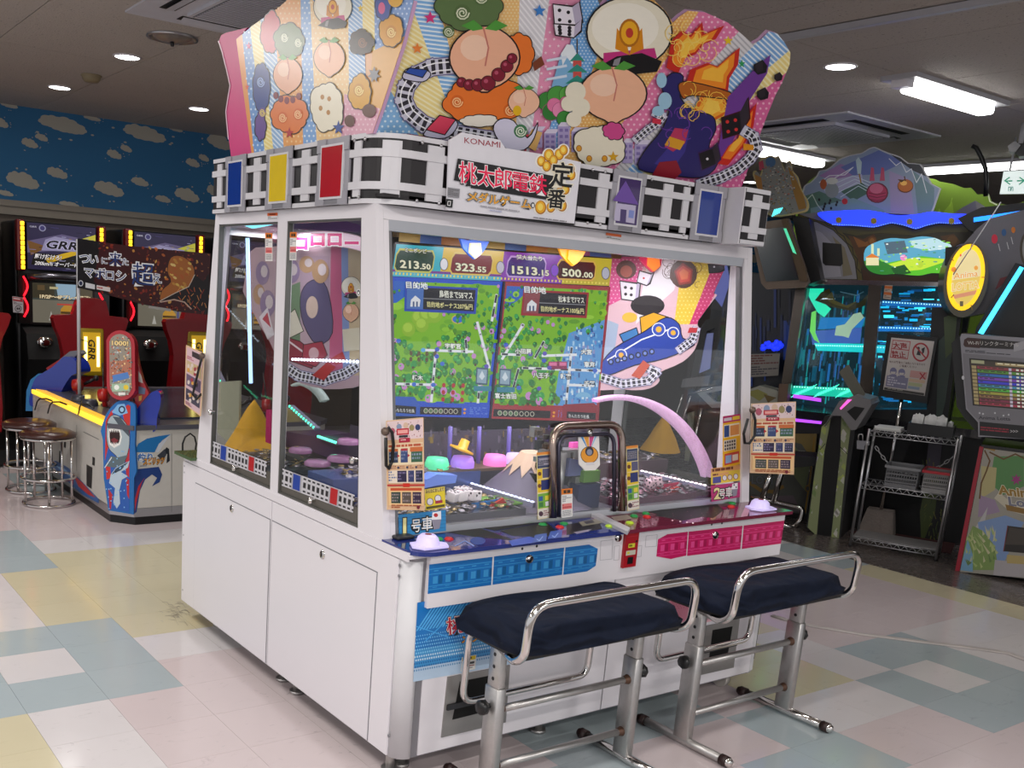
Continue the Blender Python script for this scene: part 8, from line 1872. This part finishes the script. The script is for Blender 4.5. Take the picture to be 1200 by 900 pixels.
# ---- wire rack
rk = thing('wire_rack', 'narrow chrome wire rack of three shelves beside the fantasy game', 'shelf', rp(.28, .15), 0)
W_, D_ = .557, .30
for u in (0.006, W_ - .006):
    for d in (.006, D_ - .006):
        MB().cyl(rp(u, d, .0), rp(u, d, .845), .0095, n=8).build('post', SATIN, rk)
for z, nm in ((.035, 'shelf'), (.425, 'shelf'), (.80, 'shelf')):
    sh = MB()
    for d in (.006, D_ - .006):
        for zz in (z, z + .032): sh.cyl(rp(.006, d, zz), rp(W_ - .006, d, zz), .0035, n=6)
        n = 22
        for i in range(n):
            u0, u1 = .006 + (W_ - .012) * i / n, .006 + (W_ - .012) * (i + 1) / n; a, b_ = (z, z + .032) if i % 2 else (z + .032, z); sh.cyl(rp(u0, d, a), rp(u1, d, b_), .0022, n=4)
    for i in range(12): u = .02 + (W_ - .04) * i / 11; sh.cyl(rp(u, .006, z + .034), rp(u, D_ - .006, z + .034), .0022, n=5)
    for u in (.006, W_ - .006): sh.cyl(rp(u, .006, z + .02), rp(u, D_ - .006, z + .02), .0035, n=6)
    sh.build('shelf', SATIN, rk)
bd = MB(); rbox(bd, .012, W_ - .012, .012, D_ - .012, .072, .076); o = bd.build('shelf_liner', M('liner_grey', '#8c8a8a', .5), rk)
for u in (0, W_):
    MB().cyl(rp(u + (.006 if u == 0 else -.006), .006, 0), rp(u + (.006 if u == 0 else -.006), .006, .012), .014, n=8).build('post_foot', BLACK, rk)
# chain looped between the posts
def chain_run(a, b_, sag, n):
    c = MB(); prev = None
    for i in range(n):
        t = (i + .5) / n; q = a + (b_ - a) * t - Vector((0, 0, sag * 4 * t * (1 - t))); q2 = a + (b_ - a) * (t + .5 / n) - Vector((0, 0, sag * 4 * (t + .5 / n) * (1 - t - .5 / n))); t_ = (q2 - q).normalized(); s_ = EY if i % 2 else Z_.cross(EY).cross(EY) if False else (EY if i % 2 else t_.cross(EY))
        c.tube([q + t_ * (.02 * math.cos(k * PI / 5)) + s_ * (.009 * math.sin(k * PI / 5)) for k in range(10)], .0035, 5, closed=True)
    return c
ch = chain_run(rp(.03, .278, .70), rp(.53, .278, .70), .17, 20).build('plastic_chain', M('chain_white', '#a4a4a6', .4)); tag(ch, 'white plastic chain hanging between the posts of the wire rack', 'chain')
f0 = pR(-.02)
lk = thing('cable_lock', 'small grey lock box clamped to the upper left post of the wire rack', 'lock', pR(-.015)(1009, 522))
MB().slab(pR(-.002), [(1004, 516), (1019, 517.5), (1018, 522), (1013, 522), (1013, 527), (1004, 526)], .02, 0, .0).build('lock_body', GREYP, lk); MB().tube(fillet([pR(.008)(1006, 516), pR(.008)(1006, 509), pR(.008)(1011, 509), pR(.008)(1011, 517)], .01, 4), .004, 6).build('shackle', STEEL, lk)
# things on the rack
tray = MB(); rbox(tray, .03, .20, .05, .25, .838, .850); rbox(tray, .035, .195, .055, .245, .850, .862, 1)
o = tray.build('paper_stack', [M('paper_grey', '#a8a8a6', .6), M('paper_white', '#c4c4c2', .6)]); tag(o, 'thin stack of pale papers on the top left of the wire rack', 'papers')
bx = thing('black_box', 'black open box holding white towels on top of the wire rack', 'box', rp(.37, .15, .838))
for a in ((.235, .512, .04, .05), (.235, .512, .25, .26), (.235, .245, .05, .25), (.502, .512, .05, .25)):
    b = MB(); rbox(b, a[0], a[1], a[2], a[3], .8385, .915); b.build('box_wall', BLACK, bx)
b = MB(); rbox(b, .245, .502, .05, .25, .8385, .845); b.build('box_bottom', BLACK, bx)
def towel(u, d, z, w, h, lab, seed):
    t = thing('rolled_towel', lab, 'towel', rp(u, d, z), RZ, 'white rolled towels'); b = MB(); rows = []; r = random.Random(seed)
    for i in range(9):
        x = -w + 2 * w * i / 8; k = 1 - .25 * abs(i - 4) / 4; rows.append([Vector((x, math.cos(2 * PI * j / 12) * h * k * (1 + r.uniform(-.18, .18)), h + math.sin(2 * PI * j / 12) * h * k * (1 + r.uniform(-.15, .15)))) for j in range(13)])
        rows[-1][-1] = rows[-1][0].copy()
    b.sheet(rows); b.build('towel_roll', M('towel_white', '#c9c9c8', .9, bump=.3), t, False)
    p = MB()
    for j in range(3): p.tube([(-w * .9, -h * (.9 - .2 * j), h * (.8 + .4 * j)), (0, -h * (1.02 - .2 * j), h * (.85 + .4 * j)), (w * .9, -h * (.85 - .2 * j), h * (.75 + .4 * j))], .003, 5)
    p.build('towel_fold', M('towel_white', '#c9c9c8', .9), t, False)
for u, d, z, w, h, lab in ((.285, .13, .870, .035, .054, 'white rolled towel at the left end of the black box'), (.360, .13, .870, .035, .056, 'white rolled towel second from the left in the black box'), (.428, .13, .870, .033, .054, 'white rolled towel second from the right in the black box'), (.480, .19, .870, .016, .036, 'white rolled towel at the right end of the black box')):
    towel(u, d, z, w, h, lab, int(u * 1000))
def basket(u0, u1, z0, z1, body, rimm, lab, rim_over):
    t = thing('plastic_basket', lab, 'basket', rp((u0 + u1) / 2, .14, z0), 0, 'plastic baskets on the middle shelf')
    d0, d1 = .03, .25; wl = MB(); k = .02
    def wall(a, b_, n):
        for j in range(n): 
            t0, t1 = (j + .15) / n, (j + .85) / n
            for zz in range(3):
                za, zb = z0 + (z1 - z0) * (.1 + .22 * zz), z0 + (z1 - z0) * (.22 + .22 * zz)
        for j in range(n + 1):
            t0 = max(0, (j - .13) / n); t1 = min(1, (j + .13) / n); A, B = a + (b_ - a) * t0, a + (b_ - a) * t1; wl.bar((A + B) / 2 + Vector((0, 0, z0)), (A + B) / 2 + Vector((0, 0, z1)), max(.004, (B - A).length), .004, (b_ - a).cross(Z_).normalized())
        for zz in range(5):
            h = z0 + (z1 - z0) * zz / 5; wl.bar(a + Vector((0, 0, h + .006)), b_ + Vector((0, 0, h + .006)), .004, .008 if zz else .03)
        wl.bar(a + Vector((0, 0, z0 + (z1 - z0) * .9)), b_ + Vector((0, 0, z0 + (z1 - z0) * .9)), .004, (z1 - z0) * .2)
    c = [rp(u0, d0), rp(u1, d0), rp(u1, d1), rp(u0, d1)]
    for a, b_ in zip(c, c[1:] + c[:1]): wall(a, b_, 12)
    rbox(wl, u0, u1, d0, d1, z0, z0 + .004); wl.build('basket_body', body, t)
    rm = MB(); cc = [rp(u0 - .008, d0 - .008), rp(u1 + .008, d0 - .008), rp(u1 + .008, d1 + .008), rp(u0 - .008, d1 + .008)]
    for a, b_ in zip(cc, cc[1:] + cc[:1]): rm.bar(a + Vector((0, 0, z1)), b_ + Vector((0, 0, z1)), .014, .018)
    rm.build('basket_rim', rimm, t)
    return t
basket(.155, .350, .465, .60, M('basket_grey', '#6d6d70', .5), M('basket_grey_rim', '#77777a', .5), 'plain grey plastic basket on the middle shelf of the wire rack', 0)
rb_ = basket(.388, .535, .465, .60, M('basket_clear', '#8a8888', .5), M('basket_red', '#a01c28', .4), 'pale plastic basket with a red rim on the middle shelf of the wire rack', 1)
# ---- notice on a pole standing in a concrete block
sg = thing('sign_stand', 'black framed notice on a chrome pole in a concrete block behind the wire rack', 'sign', rp(.10, .64))
b = MB(); k0, k1 = rp(-.03, .56), rp(.22, .80)
lo = [rp(-.03, .56, 0), rp(.22, .56, 0), rp(.22, .72, 0), rp(-.03, .72, 0)]; hi = [rp(.01, .58, .19), rp(.19, .58, .19), rp(.19, .70, .19), rp(.01, .70, .19)]
b.add(lo + hi, [(3, 2, 1, 0), (4, 5, 6, 7), (0, 1, 5, 4), (1, 2, 6, 5), (2, 3, 7, 6), (3, 0, 4, 7)]); b.build('concrete_block', M('concrete', '#7a706a', .9, noise=.15, bump=.4), sg)
MB().cyl(rp(.10, .64, .19), rp(.112, .62, 1.05), .013, n=10).build('pole', CHROME, sg)
fX_ = pR(.6)
XQ = [(1040, 390), (1099, 396), (1086, 473), (1029, 464)]
sf = MB().slab(fX_, XQ, .03).build('sign_frame', BLACK, sg)
p = Print(fX_, h=.001); q = [(1044.5, 395.5), (1095, 400), (1083.5, 464), (1035, 456.5)]; p.poly(q, '#b9b2ae')
e = dict(e1=(1, .09), e2=(-.16, -1))
p.quad(q, .04, .04, .46, .38, '#a02c34').quad(q, .055, .055, .445, .2, '#b8aaa8').quad(q, .055, .215, .445, .365, '#b8aaa8')
x, y = bil(q, .09, .19); p.text('大声', x, y, 8, '#8c1c24', .03, w=16, **e); x, y = bil(q, .09, .355); p.text('禁止', x, y, 8, '#8c1c24', .03, w=16, **e)
x, y = bil(q, .73, .22); p.disc(x, y, 10, 11.2, '#a02c34', 24).disc(x, y, 8, 9.2, '#b9b2ae', 24); p.poly([(x - 5, y + 3), (x - 3, y - 3), (x - 1, y - 3), (x, y + 4)], '#26222a').poly([(x + 1, y - 4), (x + 5, y - 6), (x + 4, y), (x + 2, y + 3)], '#26222a'); p.disc(x - 2.6, y - 4.6, 1.6, 1.8, '#26222a'); p.line([(x - 6, y - 7), (x + 6, y + 7)], 1.6, '#a02c34')
x, y = bil(q, .05, .475); p.text('他のお客様のご迷惑になりますので', x, y, 3, '#4c2c30', .01, w=42, **e); x, y = bil(q, .3, .53); p.text('ご遠慮ください', x, y, 3, '#4c2c30', .01, w=20, **e)
for u in (.17, .37): x, y = bil(q, u, .63); p.disc(x, y, 4, 4.4, '#6c6a8c').poly([(x - 6, y + 9), (x - 4.5, y + 4), (x + 3.6, y + 4), (x + 4.5, y + 9)], '#6c6a8c').poly([(x - 3, y + .4), (x + 3, y + .6), (x + 2, y + 3.4), (x - 2.6, y + 3.2)], '#b9b2ae')
p.quad(q, .04, .72, .55, .93, '#77758e').rows(q, .07, .74, .52, .92, 4, '#b9b6c4', seed=7); p.quad(q, .57, .57, .97, .70, '#b98c88').quad(q, .57, .72, .95, .78, '#c0a48c').quad(q, .57, .79, .9, .85, '#a8ac84').quad(q, .57, .86, .85, .91, '#8494a8'); a, b_ = bil(q, .8, .6), bil(q, .94, .7); p.line([a, b_], 1.4, '#a02c34').line([(b_[0], a[1]), (a[0], b_[1])], 1.4, '#a02c34'); p.quad(q, .02, .95, .98, .995, '#3a3834').rows(q, .1, .955, .9, .985, 1, '#8c8880', seed=3)
p.build('sign_print', sf)
rm_ = MB(); rbox(rm_, -.05, .62, .34, .735, .001, .006); o = rm_.build('floor_mat', M('mat_dark_red', '#3c1214', .9)); tag(o, 'dark red mat on the floor under the sign behind the wire rack', 'mat')
# ---- link terminal kiosk at the right edge
kt = thing('terminal_kiosk', 'grey terminal kiosk with striped screen and painted lower panel at the right picture edge', 'kiosk', rp(1.0, .0), 0)
fT_ = pR(-.2)
HQ = [(1125.5, 400), (1125, 395.5), (1127, 391), (1141, 392), (1245, 399), (1245, 519), (1200, 514.5), (1157, 512), (1146.5, 512), (1146, 495), (1135, 483), (1132, 479.5), (1128.7, 442)]
hd = MB().slab(fT_, HQ, .06).build('head_frame', M('kiosk_silver', '#88868c', .3, .2), kt)
MB().slab(pR(-.13), [(1115, 402), (1128, 390), (1245, 400), (1245, 515), (1148, 510), (1130, 490), (1121, 476)], .25).build('head_body', BLACK, kt)
p = Print(fT_, h=.002)
p.poly([(1128.5, 414), (1245, 424), (1245, 516), (1157, 510), (1148, 510), (1148, 494), (1136, 482), (1133.5, 478), (1130, 440)], '#77757b'); p.poly([(1148, 494), (1245, 503), (1245, 518), (1148, 510)], '#0c0b0d')
p.poly([(1129, 404), (1130, 398), (1134, 395.5), (1189, 400), (1200, 401), (1200, 410), (1188, 409.5), (1131, 406.5)], '#1c1412'); p.poly([(1129, 404), (1130, 398), (1134, 395.5), (1150, 397), (1148, 408), (1131, 406.5)], '#3a1a12'); p.poly([(1188, 403), (1202, 399), (1202, 409), (1188, 412)], '#a4a2a8')
p.text('Wi-Fiリンクターミナル', 1134, 403.5, 5.6, '#c4c0bc', .01, e1=(1, .045), e2=(-.02, -1), w=60); p.rows([(1131, 410), (1184, 413), (1184, 417), (1131, 413)], 0, 0, 1, 1, 2, '#3c3a40', seed=3)
q = [(1135.7, 419.7), (1245, 428), (1245, 484), (1140, 475)]
p.quad(q, 0, 0, 1, 1, '#1c1814')
for x, y in ((1148, 484), (1152, 485), (1166, 484), (1176, 487), (1182, 486)): p.disc(x, y, 1.1, 1.1, '#c4c4c8')
p.text('Anima Lotta', 1147, 491, 5.5, '#3a3840', .02, e1=(1, .05), e2=(-.05, -1), w=37); p.rows([(1149, 499), (1182, 502), (1182, 509), (1149, 506)], .0, .1, 1, .9, 2, '#8c2434', seed=6); p.text('>>>', 1184, 507.5, 6, '#a8a4a4', .02, w=9); p.disc(1128.6, 442.6, 1.6, 2.4, '#c8c8cc')
p.build('head_print', hd)
s_ = Print(fT_, h=.004); s_.quad(q, .01, .03, .99, .98, '#342c22'); r = random.Random(9)
s_.quad(q, .02, .03, .16, .1, '#8c8c6c').quad(q, .28, .05, .7, .11, '#8c7a54').rows(q, .3, .055, .9, .1, 1, '#c8c0a0', seed=8)
for i, c in enumerate(('#7c3438', '#4c7c30', '#2c5c9c', '#6c3c9c', '#3838b0', '#3c7c98', '#4c9c3c', '#8c8838', '#7c5c3c', '#6c2c3c', '#8a3040')):
    v = .15 + i * .076; s_.quad(q, .08, v, .97, v + .055, c); s_.quad(q, .02, v, .07, v + .06, '#8c7c54'); s_.rows(q, .1, v + .012, .4, v + .045, 1, '#2c2420', seed=i); s_.quad(q, .42, v, .45, v + .055, '#b0a8b8')
    for k in range(9): s_.quad(q, .5 + k * .05, v + .01, .53 + k * .05, v + .045, '#c8ccc0', False)
s_.build('screen_picture', hd, print_mat('kiosk_screen', .35, .2, .3))
BQ = [(1150, 521), (1245, 533), (1245, 684), (1122, 670)]
lb = MB().slab(fT_, BQ, .5, 0, -.01).build('lower_body', BLACK, kt)
MB().slab(fT_, [(1148, 523), (1152.5, 524), (1124.5, 669.5), (1119, 669)], .03).build('red_edge', M('kiosk_red', '#8c1428', .35), kt)
p = Print(fT_, h=.001); PQ = [(1153, 525), (1245, 537), (1245, 682), (1125, 670)]; p.poly(PQ, '#8e8a80')
for qq, c in (([(1153, 525), (1245, 537), (1245, 552), (1190, 536), (1160, 540), (1150, 560)], '#8a6a2c'), ([(1165, 535), (1200, 534), (1200, 570), (1176, 580), (1160, 566)], '#4c7a44'), ([(1150, 546), (1168, 548), (1166, 574), (1150, 584)], '#a49a6c'), ([(1148, 580), (1166, 586), (1172, 600), (1146, 606)], '#8c7890'), ([(1142, 620), (1158, 592), (1154, 612), (1136, 630)], '#a8a4a4'), ([(1146, 612), (1178, 604), (1200, 612), (1176, 660), (1150, 650)], '#7088b0'), ([(1130, 640), (1140, 616), (1152, 622), (1166, 640), (1170, 668), (1126, 668)], '#738a4c'), ([(1125, 668), (1134, 632), (1140, 650), (1140, 670)], '#6c94b0'), ([(1166, 656), (1245, 664), (1245, 680), (1164, 674)], '#a09a9c'), ([(1180, 650), (1245, 656), (1245, 664), (1180, 660)], '#a89460')): p.poly(clip(PQ, qq), c)
for i in range(40):
    x, y = r.uniform(1130, 1168), r.uniform(625, 668); qq = clip([(x, y), (x + r.uniform(-8, 4), y - r.uniform(6, 16)), (x + 2.5, y - 2)], PQ); p.poly(qq, r.choice(['#94a468', '#5c7440', '#a4ac74', '#b4b08c']), False)
p.up()
for pts in ([(1154, 528), (1160, 540), (1156, 552), (1150, 566), (1148, 584)], [(1160, 530), (1176, 538), (1190, 532), (1206, 540)]): p.line(pts, 1.8, '#5c3c10')
p.poly([(1181, 616), (1245, 624), (1245, 652), (1176, 646)], '#1c1512').poly([(1183, 618), (1245, 626), (1245, 640), (1178, 638)], '#3c342e'); p.line([(1181, 616), (1176, 646)], 1, '#6c2024')
p.line([(1170, 582), (1184, 594), (1204, 600)], 9, '#b4ac98'); p.star(1191, 562, 7, '#8c2c6c', 7, .45); p.text('Anima', 1171, 579, 15, '#8c6c2c', .04, e1=(1, .12), e2=(-.15, -1), w=46, outline=((.07, '#d8d0bc'),)); p.text('Lotta', 1183, 592, 14, '#6c6c7c', .04, e1=(1, .12), e2=(-.15, -1), w=40, outline=((.07, '#d8d0bc'),)); p.poly([(1178, 591), (1204, 597), (1204, 603), (1180, 598)], '#7c5c24')
p.build('lower_print', lb)
# ---- backdrop hills and ceiling-hung things
hl = thing('hill_backdrop', 'bright green hill cutouts rising behind the fantasy game', 'backdrop', rp(.6, 3.3), 0)
fH = pR(3.2)
HG = M('hill_green', '#62801c', .8, noise=.12, nscale=3)
MB().slab(fH, [(1060, 262), (1080, 218), (1089, 209), (1096, 210), (1102, 213), (1117, 215.5), (1130, 220.5), (1138, 220), (1145.5, 228), (1158.5, 227), (1163, 238), (1174, 239), (1187, 241), (1215, 230), (1240, 236), (1240, 500), (1060, 500)], .05).build('hill_board', HG, hl)
MB().slab(fH, [(930, 262), (940, 222), (948, 212), (956, 206), (962, 208), (966, 220), (975, 262), (975, 400), (930, 400)], .05).build('hill_board', HG, hl)
MB().slab(pR(3.0), [(1112, 254), (1128, 243), (1143, 235), (1146, 254)], .05).build('tent_side', M('tent_grey', '#77748a', .7), hl); MB().slab(pR(3.0), [(1143, 235), (1154, 242), (1166, 254), (1146, 254)], .05).build('tent_side', M('tent_pale', '#8f8d96', .7), hl)
p = Print(fH, h=.002); 
for q in ([(1103, 252), (1110, 243), (1116, 236), (1118, 252)], [(1098, 250), (1101, 244), (1104, 252)]): p.poly(q, '#7c9c28')
p.line([(1113, 242), (1116, 232)], .8, '#8cb02c'); p.line([(1158, 228), (1160, 236), (1168, 240)], 1.4, '#c8d0b0'); p.build('hill_print', hl)
ex = thing('exit_sign', 'white exit sign with a green double arrow hanging from the ceiling at the right edge', 'sign', pR(1.6)(1188, 201, 0))
fE = pR(1.6); EQ = [(1176, 201), (1212, 199), (1208, 227), (1171.5, 227.5)]
eb_ = MB().slab(fE, EQ, .06).build('sign_box', WHITE, ex)
p = Print(fE, h=.002); p.poly(EQ, '#e4f0ec'); c = '#2c8c6c'
for s_ in (-1, 1):
    p.line([(1189 + s_ * 3, 212), (1189 + s_ * 11, 212 - s_ * .3)], 1.6, c); p.line([(1189 + s_ * 6, 208), (1189 + s_ * 11.5, 211.7), (1189 + s_ * 5.5, 216)], 1.5, c)
p.line([(1182, 219), (1182, 224)], .9, '#3c7c70'); p.line([(1182, 219.5), (1187, 219), (1187, 224)], .9, '#3c7c70'); p.poly([(1184, 220), (1186, 220), (1185, 224), (1183.6, 224)], '#3c7c70'); p.build('sign_face', eb_, print_mat('exit_glow', .75, .3, .2))
for x in (1183, 1203):
    a = fE(x, 201, -.03); MB().cyl(a, (a.x, a.y, CEIL), .008, n=6).build('hanger', LGREY, ex)
cm_ = thing('ceiling_camera', 'black and white camera unit hanging on a pole at the top right', 'camera', pR(1.0)(1192, 172))
a = pR(1.0)(1196, 168, 0); MB().cyl(a, (a.x, a.y, CEIL), .018, n=8).build('drop_pole', LGREY, cm_)
MB().slab(pR(.98), [(1181, 171), (1189, 165), (1196, 170), (1190, 178), (1183, 178)], .10).build('camera_body', M('camera_white', '#8c8c8e', .4), cm_); MB().slab(pR(1.0), [(1187, 168), (1210, 160), (1210, 182), (1194, 183), (1188, 178)], .12).build('camera_bracket', BLACK, cm_)
fCb = pR(1.3); cb_ = MB().tube([fCb(1139, 171), fCb(1144, 173), fCb(1150, 184), fCb(1155, 198), fCb(1156, 214), fCb(1155, 230)], .016, 8).build('hanging_cable', BLACK); tag(cb_, 'thick black cable drooping from the ceiling left of the exit sign', 'cable')
